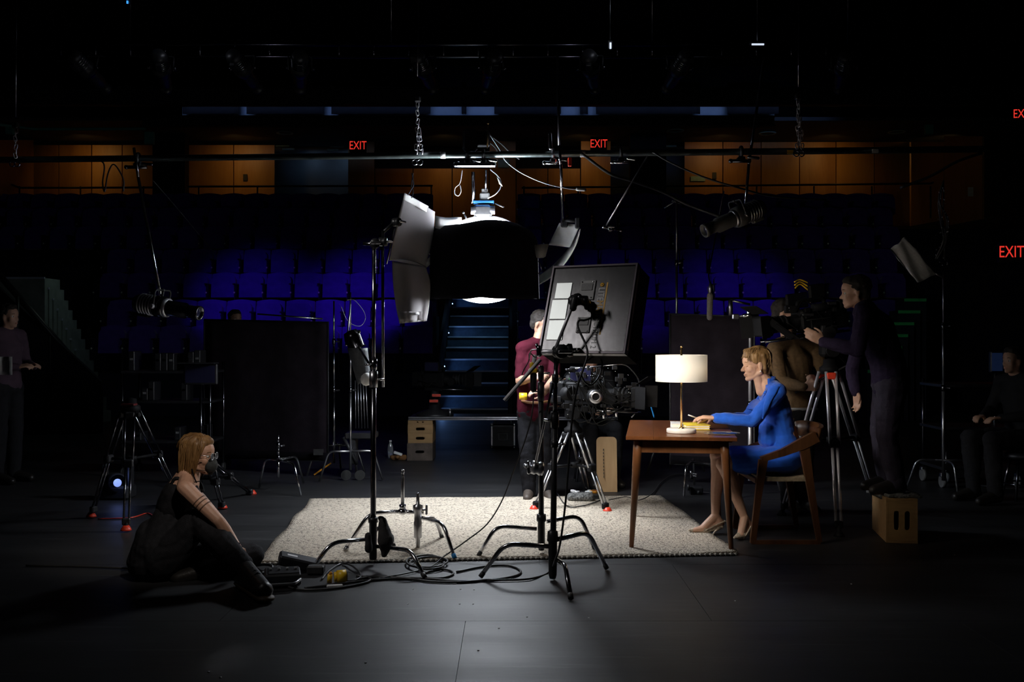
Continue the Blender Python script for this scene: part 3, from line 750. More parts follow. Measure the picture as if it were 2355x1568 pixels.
# stand A (frost flag, sandbag)
A = thing('light_stand', 'chrome grip stand with sandbag on its leg, holding the frosted flag', 'stand', G(858, 1285))
dA = 6.15
c_leg(A, (845, 1240), (762, 1247), (716, 1310), dA); c_leg(A, (865, 1256), (945, 1265), (977, 1328), dA)
h = P(858, 1225, dA); c_leg(A, None, None, None, dA, far=[h, h+V((.05, .25, .02)), V((h.x+.08, h.y+.42, .02))])
MB().lathe([(.02, -.13), (.024, -.12), (.024, .1), (.03, .1), (.03, .13), (.014, .13)], P(858, 1238, dA), (0, 0, 1), 14).o('hub', BLKMETAL, A)
pole(A, P(858, 1270, dA), P(859, 860, dA), .0175, DCHROME); pole(A, P(859, 870, dA), P(860, 562, dA), .0125)
collar(A, P(859, 872, dA), .026, .1, (1, -.3, 0), STEEL); collar(A, P(860, 838, dA), .02, .07, (-1, -.2, 0), CHROME)
MB().cyl(P(835, 560, dA), P(880, 562, dA), .012, n=10).o('cross_pin', DCHROME, A)
grip(A, P(862, 560, dA), (0.2, -1, 0), .9)
pole(A, P(881, 890, dA+.05), P(880, 530, dA+.05), .0095, CHROME, 10, 'arm')
grip(A, P(881, 556, dA+.05), (1, -.2, 0), .8)
MB().cyl(P(880, 535, dA+.05), P(905, 512, dA+.1), .01, n=8).o('swivel_arm', BLKMETAL, A); grip(A, P(912, 511, dA+.1), (.8, -.5, 0), .8)
MB().cyl(P(907, 525, dA+.1), P(889, 607, dA+.1), .005, n=8).o('flag_rod', CHROME, A)
# sandbag
BAG = M('grey_black_canvas', (.03, .028, .028), .85, 0, .2, 15, .3, 150)
sbg = thing('sandbag', 'dark canvas sandbag slung over the leg of the left grip stand', 'sandbag', P(882, 1280, 6.0))
m = MB()
ctr = P(884, 1240, 6.02)
m.cap(P(880, 1198, 6.02), P(887, 1242, 6.02), .024, .052, wd=(0, 1, 0), f=1.3).cap(P(887, 1240, 6.02), P(884, 1274, 6.02), .052, .02, wd=(0, 1, 0), f=1.3)
m.cap(P(846, 1230, 6.08), P(848, 1262, 6.08), .02, .025, wd=(0, 1, 0), f=1.5)
robj(m, .008, 'bag', BAG, sbg, 3, lambda p: .006*noise.noise(p*25))
MB().tube(spline([P(878, 1205, 6.02), P(872, 1190, 6.05), P(882, 1192, 6.0), P(884, 1208, 6.0)]), .008, 6).o('strap', BLKCLOTH, sbg)

# base B (low base with spigots)
B = thing('light_stand', 'bare low chrome stand base with two short spigots on the rug', 'stand', G(955, 1245))
dB = 6.62
c_leg(B, (914, 1176), (849, 1180), (793, 1266), dB, tip=STEEL); c_leg(B, (965, 1189), (1019, 1203), (1046, 1284), dB, tip=BLUETIP); c_leg(B, (970, 1192), (1001, 1191), (1017, 1237), dB, mat=STEEL)
MB().lathe([(.001, 0), (.012, 0), (.012, .2), (.009, .205), (.009, .225), (.012, .23), (.012, .25), (.001, .25)], P(926, 1166, dB), (0, 0, 1), 12).o('spigot', STEEL, B)
MB().ball(P(926, 1176, dB), (.035, .03, .022)).cyl(P(926, 1166, dB)-V((0, 0, .01)), P(926, 1160, dB), .022).cyl(P(915, 1176, dB), P(975, 1178, dB), .013).o('hub', CHROME, B)
MB().lathe([(.001, -.24), (.014, -.24), (.014, -.14), (.026, -.13), (.028, -.03), (.024, -.02), (.024, .04), (.033, .05), (.033, .08), (.012, .09), (.01, .15), (.012, .16), (.001, .165)], P(961, 1190, dB-.05), (0, 0, 1), 14).o('socket', GREYPL if False else STEEL, B)
MB().cyl(P(965, 1172, dB-.05), P(980, 1172, dB-.05), .006).cap(P(981, 1163, dB-.05), P(981, 1181, dB-.05), .008, n=8).o('knob', STEEL, B)

# stand C (front, carries the panel light)
C = thing('light_stand', 'frontmost chrome grip stand, carrying the square panel light', 'stand', G(1270, 1330))
dC = 5.75
c_leg(C, (1262, 1256), (1160, 1250), (1105, 1326), dC, .0135); c_leg(C, (1279, 1285), (1300, 1299), (1313, 1376), dC, .0135, mat=DCHROME); c_leg(C, (1282, 1240), (1353, 1223), (1395, 1306), dC, .0135)
MB().lathe([(.018, -.17), (.024, -.15), (.026, .04), (.034, .05), (.03, .1), (.016, .11)], P(1271, 1262, dC), (0, 0, 1), 14).o('hub', BLKMETAL, C)
MB().cyl(P(1271, 1328, dC), P(1271, 1316, dC), .02).o('pole_tip', BLUETIP, C)
pole(C, P(1271, 1322, dC), P(1276, 960, dC), .0175, BLKMETAL); pole(C, P(1276, 975, dC), P(1279, 815, dC), .0125, DCHROME)
collar(C, P(1276, 965, dC), .024, .09, (-1, -.4, 0)); collar(C, P(1277, 870, dC), .019, .05, (1, -.4, 0)); collar(C, P(1276, 1020, dC), .021, .04, (1, -.4, 0))
pole(C, P(1240, 809, dC-.05), P(1312, 808, dC-.05), .013, BRIGHT, 10, 'cross_arm')
grip(C, P(1288, 808, dC-.06), (.4, -1, 0), 1.15); grip(C, P(1303, 806, dC-.04), (1, -.2, .1), 1.1)
MB().cap(P(1240, 800, dC-.05), P(1240, 815, dC-.05), .016).cyl(P(1233, 790, dC-.05), P(1238, 803, dC-.05), .01).o('end_clamp', CHROME, C)
pole(C, P(1278, 800, dC-.08), P(1322, 690, dC-.1), .0095, BRIGHT, 10, 'arm')
pole(C, P(1243, 826, dC-.1), P(1160, 921, dC-.1), .0115, M('glint_white_rod', (.9, .88, .93), .45), 10, 'boom')  # chrome boom coloured near white in place of its highlight
pole(C, P(1286, 818, dC-.02), P(1232, 1062, dC+.3), .008, DCHROME, 10, 'arm')
# the panel light
c30, s30, c20, s20 = cos(radians(30)), sin(radians(30)), cos(radians(20)), sin(radians(20))
u_ = V((c30, -s30, 0)); n0 = V((s30, c30, 0)); v_ = V((0, 0, c20))+n0*s20
LM = thing('panel_light', 'square flat panel light seen from behind with lettering and cable', 'light', P(1340, 820, 5.8))
LT = frame(P(1355, 712, 5.8), u_, v_); LS = .54
PANB = M('black_anodised_panel', (.05, .05, .052), .22, .85, .2, 4, .05, 60, stretch=(14, 14, 1))
PALE = M('pale_alu_plate', (.62, .66, .65), .42, .75, .06, 5)
MB(LT).box((0, 0, 0), (LS, LS, .03), bev=.006).o('back_panel', PANB, LM)
m = MB(LT)
for sx in (-1, 1): m.box((sx*LS/2, 0, .003), (.016, LS+.016, .044), bev=.003)
for sy in (-1, 1): m.box((0, sy*LS/2, .003), (LS, .016, .044), bev=.003)
m.o('rim', M('dark_plum_rim', (.06, .05, .06), .3, .5), LM)
for (x0, x1, y0, y1) in [(.07, .265, .62, .81), (.05, .25, .38, .61), (.055, .25, .14, .37)]:
    x0, x1 = x0+.0, x1
    MB(LT).box((((x0+x1)/2-.5)*LS, ((y0+y1)/2-.5)*LS, .017), ((x1-x0)*LS, (y1-y0)*LS, .006), bev=.002).o('back_plate', PALE, LM)
for (x0, x1, y0, y1) in [(.36, .55, .6, .83), (.40, .56, .22, .40)]:
    k = MB(LT).box((((x0+x1)/2-.5)*LS, ((y0+y1)/2-.5)*LS, .018), ((x1-x0)*LS, (y1-y0)*LS, .01), bev=.003).o('socket_plate', GREYPL, LM)
    MB(LT).box((((x0+x1)/2-.5)*LS, ((y0*.35+y1*.65)-.5)*LS, .024), ((x1-x0)*LS*.7, (y1-y0)*LS*.35, .006)).o('socket', BLKPLASTIC, k)
    m = MB(LT)
    for q1 in (.15, .85):
        for q2 in (.1, .9): m.ball(((lerp(x0, x1, q1)-.5)*LS, (lerp(y0, y1, q2)-.5)*LS, .024), (.005, .005, .003), n=6)
    m.o('screws', CHROME, k)
YLINE = M('orange_stripe', (.8, .42, .03), .5); LETW = M('white_print', (.75, .75, .75), .5); LETG = M('grey_print', (.55, .55, .56), .5)
MB(LT).box((.185*LS, -.02*LS+.012, .0158), (.009, .6*LS, .002)).o('stripe', YLINE, LM)
def ptext(body, x, y, size, mt):
    text_mesh(body, size, mt, LM, LT @ Matrix.Translation((x*LS, y*LS, .016)) @ Matrix.Rotation(-pi/2, 4, 'Z') @ Matrix.Diagonal((.8, 1, 1, 1)), align='LEFT')
ptext('LITE', .125, .245, .058, LETW); ptext('MAT', .125, .095, .058, YLINE); ptext('SPECTRUM 2', .125, -.035, .05, LETG)
MB(LT).lathe([(.004, .0155), (.012, .0155), (.012, .018), (.004, .018)], (.125*LS, .275*LS, 0), (0, 0, 1), 12).o('emblem', YLINE, LM)
# black fabric skirt around the front + emitting face
dp = .16
for (a, b) in [((LS/2, 0), (.006, LS)), ((-LS/2, 0), (.006, LS)), ((0, LS/2), (LS, .006)), ((0, -LS/2), (LS, .006))]:
    MB(LT).box((a[0], a[1], -.015-dp/2), (b[0], b[1], dp)).o('skirt', BLKCLOTH, LM)
MB(LT).box((LS/2+.006, 0, .0), (.005, LS-.04, .012)).o('light_leak_strip', BRIGHT, LM, 'thin pale strip standing for light leaking along the right edge')  # added bright strip imitates light leaking past the skirt
EM = M('led_face', (1, 1, 1), .5, emit=(1.0, .9, .76), es=72)
MB(LT).box((0, 0, -.02), (LS-.03, LS-.03, .006)).o('led_face', EM, LM)
for k in range(1, 9):      # black egg-crate louvre
    q_ = -LS/2+LS*k/9
    MB(LT).box((q_, 0, -.11), (.003, LS-.01, .07)).o('louvre', BLKCLOTH, LM); MB(LT).box((0, q_, -.11), (LS-.01, .003, .07)).o('louvre', BLKCLOTH, LM)
grip(C, P(1324, 690, dC-.06), (.5, -.6, .2), 1.0); pass
MB().cap(P(1318, 708, dC-.1), P(1322, 688, dC-.1), .02).cap(P(1345, 690, dC+.0), P(1350, 706, dC+.02), .018).cyl(P(1320, 692, dC-.06), P(1352, 700, dC+.02), .014).o('baby_pin_clamp', BLKMETAL, C)
MB().cap(P(1350, 690, dC+.02), P(1358, 698, dC+.04), .014).o('pin', CHROME, C)
cb = thing('power_cable', 'black cable looping from the panel light down to the floor', 'cable', G(1290, 1310))
MB().tube(spline([P(1357, 708, 5.72), P(1361, 728, 5.68), P(1345, 736, 5.66), P(1332, 737, 5.66), P(1329, 752, 5.64), P(1345, 788, 5.6), P(1351, 815, 5.56), P(1341, 850, 5.54), P(1328, 890, 5.54), P(1316, 960, 5.56), P(1308, 1060, 5.6), P(1300, 1160, 5.62), P(1288, 1250, 5.62), P(1276, 1290, 5.62), G(1262, 1316, .01), G(1215, 1331, .01), G(1120, 1334, .01)]), .0062, 8).o('cord', CABLE, cb)
MB().tube(spline([P(1349, 830, 5.7), P(1372, 818, 5.75), P(1385, 835, 5.75), P(1378, 865, 5.72), P(1360, 885, 5.68), P(1345, 878, 5.66), P(1336, 860, 5.62)]), .005, 8).o('loop', CABLE, cb)

# stand D (behind C)
D = thing('light_stand', 'black grip stand with chrome knuckle standing just behind the frontmost stand', 'stand', G(1245, 1255))
dD = 6.4
c_leg(D, (1234, 1216), (1141, 1209), (1100, 1278), dD); c_leg(D, (1258, 1199), (1333, 1185), (1369, 1264), dD, mat=DCHROME)
h = P(1245, 1225, dD); c_leg(D, None, None, None, dD, far=[h, h+V((.0, .22, .02)), V((h.x+.02, h.y+.4, .02))])
MB().lathe([(.018, -.13), (.024, -.1), (.024, .05), (.032, .06), (.03, .1), (.016, .1)], P(1245, 1218, dD), (0, 0, 1), 14).o('hub', BLKMETAL, D)
pole(D, P(1245, 1245, dD), P(1244, 890, dD), .017, BLKMETAL); collar(D, P(1244, 900, dD), .022, .12, (-1, 0, 0)); collar(D, P(1244, 858, dD), .019, .09, (1, -.3, 0))
pole(D, P(1244, 890, dD), P(1244, 840, dD), .012, DCHROME)
grip(D, P(1236, 1076, dD-.08), (-1, -.1, .2), 1.25, STEEL); MB().cap(P(1215, 1064, dD-.08), P(1216, 1086, dD-.08), .012).cyl(P(1245, 1085, dD-.02), P(1230, 1078, dD-.08), .02).o('knuckle', CHROME, D)

# ---- lantern soft light with black skirt
LC = P(1113, 0, 8.1); lz = 2.03
LN = thing('lantern_light', 'big round lantern light wrapped in a black skirt under the pipe', 'light', (LC.x, LC.y, 1.67))
LEM = M('glowing_silk', (1, 1, 1), .6, emit=(0.86, 0.92, 1.0), es=62)
MB().ball((LC.x, LC.y, lz), (.405, .405, .352), n=40).o('silk_ball', LEM, LN, 'glowing white silk ball')
def skirt(a0, a1, nm):
    g = []; n = 60
    for i in range(17):
        s_ = i/16; row = []
        for k in range(n+1):
            a = lerp(a0, a1, k/n)
            # a = 0 towards camera (-Y), + towards +X
            ztop = (2.315-.05*abs(sin(a*.5))+.012*sin(3*a)) if abs(a) < 1.73 else 2.30
            zb = 1.716-.020*cos(a)-(.003 if abs(a) > 1.73 else 0)+.012*exp(-((a+.05)/.16)**2)+.002*sin(a*7)
            z = lerp(ztop, zb, s_)
            r = (.428+.012*s_+.008*sin(a*9)*s_) if s_ > .16 else .428-.085*(1-s_/.16)**2
            row.append(V((LC.x+r*sin(a)*1.01, LC.y-r*cos(a), z)))
        g.append(row)
    MB().sheet(g, .004).o(nm, BLKCLOTH, LN)
skirt(-1.5, 1.45, 'front_skirt'); skirt(1.52, 2*pi-1.72, 'back_skirt')
m = MB()
g = []
for i in range(13):        # black cover added over the rear top to keep spill off the seats
    th_ = lerp(.10, 1.25, i/12); row = []
    for k in range(41):
        a = lerp(1.25, 2*pi-1.75, k/40); row.append(V((LC.x+.418*sin(th_)*sin(a), LC.y-.418*sin(th_)*cos(a), lz+.362*cos(th_))))
    g.append(row)
MB().sheet(g, .003).o('top_cover', BLKCLOTH, LN)
# white top flap and left clip
g = [[P(lerp(1001, 1062, j/5), lerp(496, 502, j/5)+i*7+2*sin(j), 8.0-.02*i) for j in range(6)] for i in range(5)]
MB().sheet(g, .004).o('top_flap', WHITECLOTH, LN)
g = [[P(lerp(978, 989, j/3), lerp(600, 590, j/3)+i*6, 7.98) for j in range(4)] for i in range(4)]
MB().sheet(g, .004).o('side_flap', WHITECLOTH, LN)
m = MB().cyl(P(982, 572, 7.95), P(989, 585, 7.95), .004).cyl(P(977, 575, 7.95), P(986, 588, 7.95), .004); m.o('side_clip', CHROME, LN)
MB().ball(P(984, 640, 7.95), (.03, .03, .035)).o('side_knob', BLKMETAL, LN)
MB().lathe([(.02, .04), (.04, .03), (.075, -.06), (.07, -.065), (.035, .02)], P(1243, 582, 8.0), (.1, 0, -1), 14).o('side_cup', GREYPL, LN)
MB().tube(spline([P(1237, 630, 8.0), P(1246, 622, 8.0), P(1243, 608, 8.0), P(1237, 600, 8.0)]), .004, 6).o('side_loop', BLKMETAL, LN)
# lamp head on top
hd = MB().box(P(1111, 505, 8.1), (.16, .16, .05), bev=.01); hd.o('speed_ring', STEEL, LN)
MB().box(P(1111, 487, 8.08), (.14, .14, .1), bev=.02).cyl(P(1083, 483, 8.05), P(1138, 483, 8.05), .035).o('lamp_head', STEEL, LN)
MB().box(P(1112, 465, 8.08), (.17, .1, .02), bev=.004).o('blue_plate', M('blue_anodised', (.05, .25, .6), .3, .6), LN)
MB().box(P(1115, 455, 8.08), (.08, .07, .08), bev=.01).box(P(1115, 440, 8.08), (.05, .05, .04), bev=.006).o('ballast_box', GREYPL, LN)
MB().cyl(P(1092, 436, 8.08), P(1086, 468, 8.08), .01).cyl(P(1088, 395, 8.02), P(1089, 462, 8.05), .014).cyl(P(1118, 390, 8.0), P(1117, 440, 8.05), .009).o('hanger_rods', DCHROME, LN)
MB().cyl(P(1140, 468, 8.0), P(1158, 476, 7.9), .006).cyl(P(1066, 490, 8.0), P(1078, 512, 8.0), .006).ball(P(1066, 489, 8.0), .01).o('levers', BLKMETAL, LN)

# ---- frosted flag
FROST = bpy.data.materials.new('grey_frost_cloth'); FROST.use_nodes = True
nt = FROST.node_tree; nt.nodes.remove(nt.nodes['Principled BSDF']); out = nt.nodes['Material Output']
di = nt.nodes.new('ShaderNodeBsdfDiffuse'); tr = nt.nodes.new('ShaderNodeBsdfTranslucent'); mx = nt.nodes.new('ShaderNodeMixShader')
nz = nt.nodes.new('ShaderNodeTexNoise'); nz.inputs['Scale'].default_value = 120; cr = nt.nodes.new('ShaderNodeValToRGB')
cr.color_ramp.elements[0].color = (.42, .4, .41, 1); cr.color_ramp.elements[1].color = (.52, .5, .5, 1)
nt.links.new(nz.outputs['Fac'], cr.inputs[0]); nt.links.new(cr.outputs[0], di.inputs[0]); nt.links.new(cr.outputs[0], tr.inputs[0]); mx.inputs[0].default_value = .5
nt.links.new(di.outputs[0], mx.inputs[1]); nt.links.new(tr.outputs[0], mx.inputs[2]); nt.links.new(mx.outputs[0], out.inputs[0])
FR = thing('frosted_flag', 'hanging grey frosted diffusion cloth left of the black lantern skirt', 'diffusion cloth', P(950, 745, 7.6))
def clothsheet(lft, rgt, d0, d1, fold, nm, parent, mat, I=24, J=16, th=.003):
    L = spline([V((x, y, 0)) for x, y in lft], 8); Rr = spline([V((x, y, 0)) for x, y in rgt], 8); g = []
    for i in range(I+1):
        s_ = i/I; a = L[min(len(L)-1, int(round(s_*(len(L)-1))))]; b = Rr[min(len(Rr)-1, int(round(s_*(len(Rr)-1))))]
        g.append([P(lerp(a.x, b.x, j/J), lerp(a.y, b.y, j/J), lerp(d0, d1, j/J)+fold(s_, j/J)) for j in range(J+1)])
    return MB().sheet(g, th).o(nm, mat, parent)
clothsheet([(930, 443), (916, 500), (905, 550), (895, 598)], [(1000, 487), (998, 520), (990, 570), (977, 612)], 7.4, 7.95, lambda s, t: .05*sin(t*5.0), 'upper_cloth', FR, FROST)
clothsheet([(902, 600), (904, 650), (911, 705), (919, 744)], [(979, 612), (989, 650), (987, 700), (981, 738)], 7.45, 7.8, lambda s, t: .05*sin(t*9+.5)*(.3+s), 'lower_cloth', FR, FROST)
MB().tube(spline([P(895, 598, 7.4), P(920, 597, 7.5), P(950, 602, 7.62), P(978, 612, 7.78)]), .004, 6).o('wire', STEEL, FR)
clothsheet([(930, 443), (928, 450), (927, 458)], [(985, 474), (984, 481), (983, 489)], 7.38, 7.85, lambda s, t: .05*sin(t*5.0), 'top_hem', FR, WHITECLOTH, 4, 10)
clothsheet([(917, 716), (918, 726), (920, 738)], [(970, 716), (970, 726), (972, 736)], 7.43, 7.7, lambda s, t: .05*sin(t*9+.5), 'bottom_hem', FR, FROST, 4, 10)
clothsheet([(942, 719), (942, 722), (942, 725)], [(964, 718), (964, 721), (964, 724)], 7.42, 7.6, lambda s, t: .03*sin(t*5+1), 'cloth_label', FR, GREYPL, 3, 4)
MB().tube(spline([P(947, 398, 7.75), P(951, 425, 7.6), P(945, 437, 7.45), P(938, 448, 7.4)]), .004, 6).tube(spline([P(950, 398, 7.75), P(946, 428, 7.6), P(950, 440, 7.5), P(947, 455, 7.45)]), .004, 6).o('tie_cord', CABLE, FR)

# ---- curved white bounce card on drop rod
BC = thing('bounce_card', 'curved white bounce card clamped to a drop rod right of lantern', 'bounce card', P(1290, 655, 8.4))
g = [[lerp(P(1287, 512, 8.42), P(1334, 517, 8.27), j/6)*(1-i/6)+lerp(P(1262, 563, 8.47), P(1311, 569, 8.36), j/6)*(i/6)+V((0, .02*sin(pi*i/6), 0)) for j in range(7)] for i in range(7)]
MB().sheet(g, .006).o('top_card', WHITECLOTH, BC)
n1 = spline([P(1335, 526, 8.27), P(1326, 560, 8.27), P(1305, 598, 8.27), P(1275, 632, 8.27), P(1236, 657, 8.27)], 6)
n2 = spline([P(1322, 545, 8.62), P(1306, 573, 8.62), P(1284, 598, 8.62), P(1262, 618, 8.62), P(1236, 636, 8.62)], 6)
MB().sheet([[lerp(a, b, j/6) for j in range(7)] for a, b in zip(n1, n2)], .006).o('curved_card', WHITECLOTH, BC)
pole(BC, P(1282, 120, 7.85), P(1286, 335, 7.8), .011, DCHROME, 10, 'drop_rod'); pole(BC, P(1290, 375, 7.78), P(1294, 520, 8.33), .011, CHROME, 10, 'drop_rod')
pole(BC, P(1286, 335, 7.8), P(1290, 378, 7.78), .012, DCHROME, 10, 'drop_rod')
MB().box(P(1298, 513, 8.31), (.06, .06, .07), bev=.01).box(P(1328, 513, 8.26), (.04, .05, .09), bev=.008).cyl(P(1295, 508, 8.3), P(1330, 509, 8.26), .014).o('clamp', BLKMETAL, BC)
# ================================================================ PEOPLE
def skinmat(name, col): 
    m = M(name, col, .5, 0, .07, 30, .08, 220)
    b = m.node_tree.nodes['Principled BSDF']; b.inputs['Subsurface Weight'].default_value = .06; b.inputs['Subsurface Radius'].default_value = (.02, .008, .004)
    return m
def hairmat(name, c1, c2):
    m = wood(name, c1, c2, .45, 22, 'Z'); return m
EYEW = M('eye_white', (.75, .73, .7), .3); IRIS = M('dark_iris', (.05, .035, .02), .2); LIP = M('lip_tone', (.45, .2, .15), .45)
def headgeo(m, c, fwd, up, s=1.0):
    T = look(c, fwd, up); R = T.to_3x3()
    def L(f, u, r=0): return T @ V((f*s, r*s, u*s))
    def E(f, u, r, a, b_, w_): m.ball(L(f, u, r), (a*s, w_*s, b_*s), R, 18)
    E(-.018, .035, 0, .096, .083, .073); E(.025, .03, 0, .07, .07, .064)
    E(.034, -.028, 0, .052, .082, .056); E(.0, -.05, 0, .06, .055, .055)
    for sg in (-1, 1):
        m.cap(L(-.012, -.058, sg*.045), L(.06, -.097, sg*.014), .022*s, .018*s)
        m.cap(L(.074, .02, sg*.012), L(.06, .022, sg*.042), .0125*s, .012*s)
        E(.052, -.028, sg*.037, .026, .028, .022)
        m.ball(L(.095, -.037, sg*.008), .0075*s)
        E(-.012, -.012, sg*.071, .018, .031, .008); E(-.008, -.034, sg*.068, .009, .012, .008)
    m.cap(L(.08, .005), L(.106, -.031), .0075*s, .0095*s); m.ball(L(.106, -.034), .0092*s)
    E(.07, -.098, 0, .018, .018, .02)
    E(.083, -.062, 0, .012, .0075, .022); E(.081, -.074, 0, .012, .008, .018)
    return L
def facebits(t, L, s, T, hair, eyes='open'):
    R = T.to_3x3()
    for sg in (-1, 1):
        if eyes == 'open':
            e = MB().ball(L(.068, .0, sg*.031), .0125*s, n=12).o('eye', EYEW, t); MB().ball(L(.0785, -.001, sg*.032), (.003*s, .005*s, .005*s), R, 8).o('iris', IRIS, e)
        MB().tube([L(.074, -.003, sg*.02), L(.079, -.006, sg*.031), L(.07, -.004, sg*.044)], .0018*s, 5).o('eyelash', hair, t)
        MB().tube([L(.0875, .021, sg*.012), L(.085, .0275, sg*.03), L(.072, .024, sg*.05)], [.0022*s, .0028*s, .0012*s], 5).o('eyebrow', hair, t)
    MB().cap(L(.0885, -.065, -.012), L(.0885, -.065, .012), .004*s).cap(L(.087, -.072, -.01), L(.087, -.072, .01), .004*s).o('lips', LIP, t)
def handgeo(m, wrist, d, n, thumb, curl=.4, s=1.0, spread=.0, tcurl=.3):
    """d finger direction, n palm normal (fingers curl to it), thumb = side the thumb leaves from"""
    d = V(d).normalized(); n = V(n); n = (n-d*n.dot(d)).normalized(); t = V(thumb); t = (t-d*t.dot(d)-n*t.dot(n)).normalized()
    w_ = V(wrist); lens = [.072, .08, .074, .058]
    for i in range(4):
        lat = (1.5-i)
        base = w_+d*.012*s+t*lat*.012*s; kn = w_+d*(.088-.006*abs(i-1))*s+t*lat*.0205*s
        m.cap(base, kn, .0135*s, .0115*s)
        c = curl*(1+.12*i) if not isinstance(curl, list) else curl[i]
        a = .0; p = kn; dd = (d+t*lat*spread).normalized()
        for k, fr in enumerate((.45, .31, .24)):
            a += c*(0.75 if k == 0 else 1.0)
            q = p+(dd*cos(a)+n*sin(a))*lens[i]*fr*s
            m.cap(p, q, (.0092-.0007*k)*s, (.0086-.0009*k)*s, n=10); p = q
    b0 = w_+d*.022*s+t*.022*s; b1 = b0+(d*.55+t*.62+n*.35).normalized()*.042*s
    m.cap(b0, b1, .014*s, .0115*s)
    b2 = b1+(d*.8+t*.25+n*(.2+tcurl)).normalized()*.032*s; m.cap(b1, b2, .0108*s, .0098*s)
    b3 = b2+(d*.85+t*.0+n*(.1+tcurl)).normalized()*.025*s; m.cap(b2, b3, .0098*s, .008*s)
def fold(amp, fr):
    fr = V(fr)
    return lambda p: amp*(noise.noise(V((p.x*fr.x, p.y*fr.y, p.z*fr.z)))+.5*noise.noise(V((p.x*fr.x*2.3+5, p.y*fr.y*2.3, p.z*fr.z*2.3))))
def strands(mb, L, n, rgn, r=.0016, seed=3):
    rnd = random.Random(seed)
    for k in range(n): mb.tube(spline([L(*q) for q in rgn(rnd)], 4), [r]*0 or r, 4)

def figure(t, J, mats, vox=.008, s=1.0, sleeve=1.0, hands=True, head=True, hair='short', top_off=.014, male=True, shoes=True, face='open', hcurl=.5):
    """generic dressed person; J joints as world points"""
    m = MB(); lat = (J['shR']-J['shL']).normalized()
    k = 1.0 if male else .88
    pel, wa, chs, nk, hd = J['pel'], J['wa'], J['ch'], J['nk'], J['hd']
    def torso(m, o, up=True, low=True):
        if low: m.cap(pel, wa, (.12+o)*k, (.105+o)*k, wd=lat, f=1.3, n=16)
        if up:
            m.cap(wa, chs, (.105+o)*k, (.118+o)*k, wd=lat, f=1.35, n=16); m.cap(chs, nk-(nk-chs)*.25, (.118+o)*k, (.07+o)*k, wd=lat, f=1.3, n=16)
            for sd in 'LR': m.cap(lerp(nk, chs, .15), J['sh'+sd], (.06+o)*k, (.058+o)*k)
    def arm(m, sd, o, frac=1.0, r=(.052, .042, .04, .028)):
        sh, el, wr = J['sh'+sd], J['el'+sd], J['wr'+sd]
        if frac <= .5: m.cap(sh, lerp(sh, el, frac*2), (r[0]+o)*k, (lerp(r[0], r[1], frac*2)+o)*k); return
        m.cap(sh, el, (r[0]+o)*k, (r[1]+o)*k); f2 = (frac-.5)*2; m.cap(el, lerp(el, wr, .3), (r[2]+o)*k, (r[2]+.002+o)*k); m.cap(lerp(el, wr, .3), lerp(el, wr, f2), (r[2]+.002+o)*k, (lerp(r[2], r[3], f2)+o)*k)
    def leg(m, sd, o, frac=1.0):
        h, kn, an = J['hip'+sd], J['kn'+sd], J['an'+sd]
        m.cap(h, kn, (.088+o)*k, (.06+o)*k); m.cap(kn, lerp(kn, an, .35), (.056+o)*k, (.058+o)*k); m.cap(lerp(kn, an, .35), lerp(kn, an, frac), (.058+o)*k, (.042+o*1.2)*k)
    torso(m, 0)
    for sd in 'LR':
        arm(m, sd, 0); leg(m, sd, 0)
        an, to = J['an'+sd], J['to'+sd]; m.cap(an, to, .036*k, .026*k)
        if hands:
            hdr, hn, ht = J['hand'+sd]; handgeo(m, J['wr'+sd], hdr, hn, ht, J.get('curl'+sd, hcurl), 1.0 if male else .92)
    if head:
        m.cap(nk-(hd-nk)*.1, hd-J.get('up', V((0, 0, 1)))*.05, .056*k, .052*k)
        L = headgeo(m, hd, J['fwd'], J.get('up', (0, 0, 1)), s)
    robj(m, vox, 'body', mats['skin'], t, 3)
    m = MB(); torso(m, top_off, True, True)
    for sd in 'LR': arm(m, sd, top_off*.8, sleeve)
    robj(m, max(vox, .008), 'top', mats['top'], t, 5, lambda p: .007*noise.noise(V((p.x*7, p.y*7, p.z*9)))-.012*max(0, .3-abs(noise.noise(V((p.x*6+p.z*5, p.y*6, p.z*11-p.x*6))))))
    m = MB(); pw = lerp(pel, wa, .35)
    m.cap(pel, pw, .135*k, .118*k, wd=lat, f=1.28, n=16)
    for sd in 'LR': m.cap(pel, J['hip'+sd], .12*k, .1*k); leg(m, sd, .018, .97)
    robj(m, max(vox, .009), 'trousers', mats['pants'], t, 5, lambda p: .008*noise.noise(V((p.x*8, p.y*8, p.z*10)))-.012*max(0, .3-abs(noise.noise(V((p.x*7+p.z*4, p.y*7, p.z*12-p.x*6))))))
    if shoes:
        for sd in 'LR':
            an, to = J['an'+sd], J['to'+sd]; dn = V((to.x, to.y, an.z))-an; fw = dn.normalized()
            heel = V((an.x, an.y, to.z))-fw*.03
            q = MB(); q.cap(an+V((0, 0, .03)), heel+V((0, 0, .02)), .05*k, .045*k).cap(heel+V((0, 0, .015)), to, .042*k, .036*k).cap(an, to, .048*k, .036*k)
            robj(q, .008, 'shoe', mats['shoe'], t, 3)
    if head:
        T = look(hd, J['fwd'], J.get('up', (0, 0, 1))); facebits(t, L, s, T, mats['hair'], face)
        if hair:
            q = MB(); R = T.to_3x3()
            q.ball(L(-.03, .045), (.098*s, .081*s, .086*s), R, 18); q.ball(L(.02, .085), (.06*s, .06*s, .042*s), R, 14); q.ball(L(-.07, -.01), (.045*s, .066*s, .06*s), R, 14)
            robj(q, .006, 'hair', mats['hair'], t, 2, lambda p: .007*noise.noise(p*45))
    return (L if head else None)

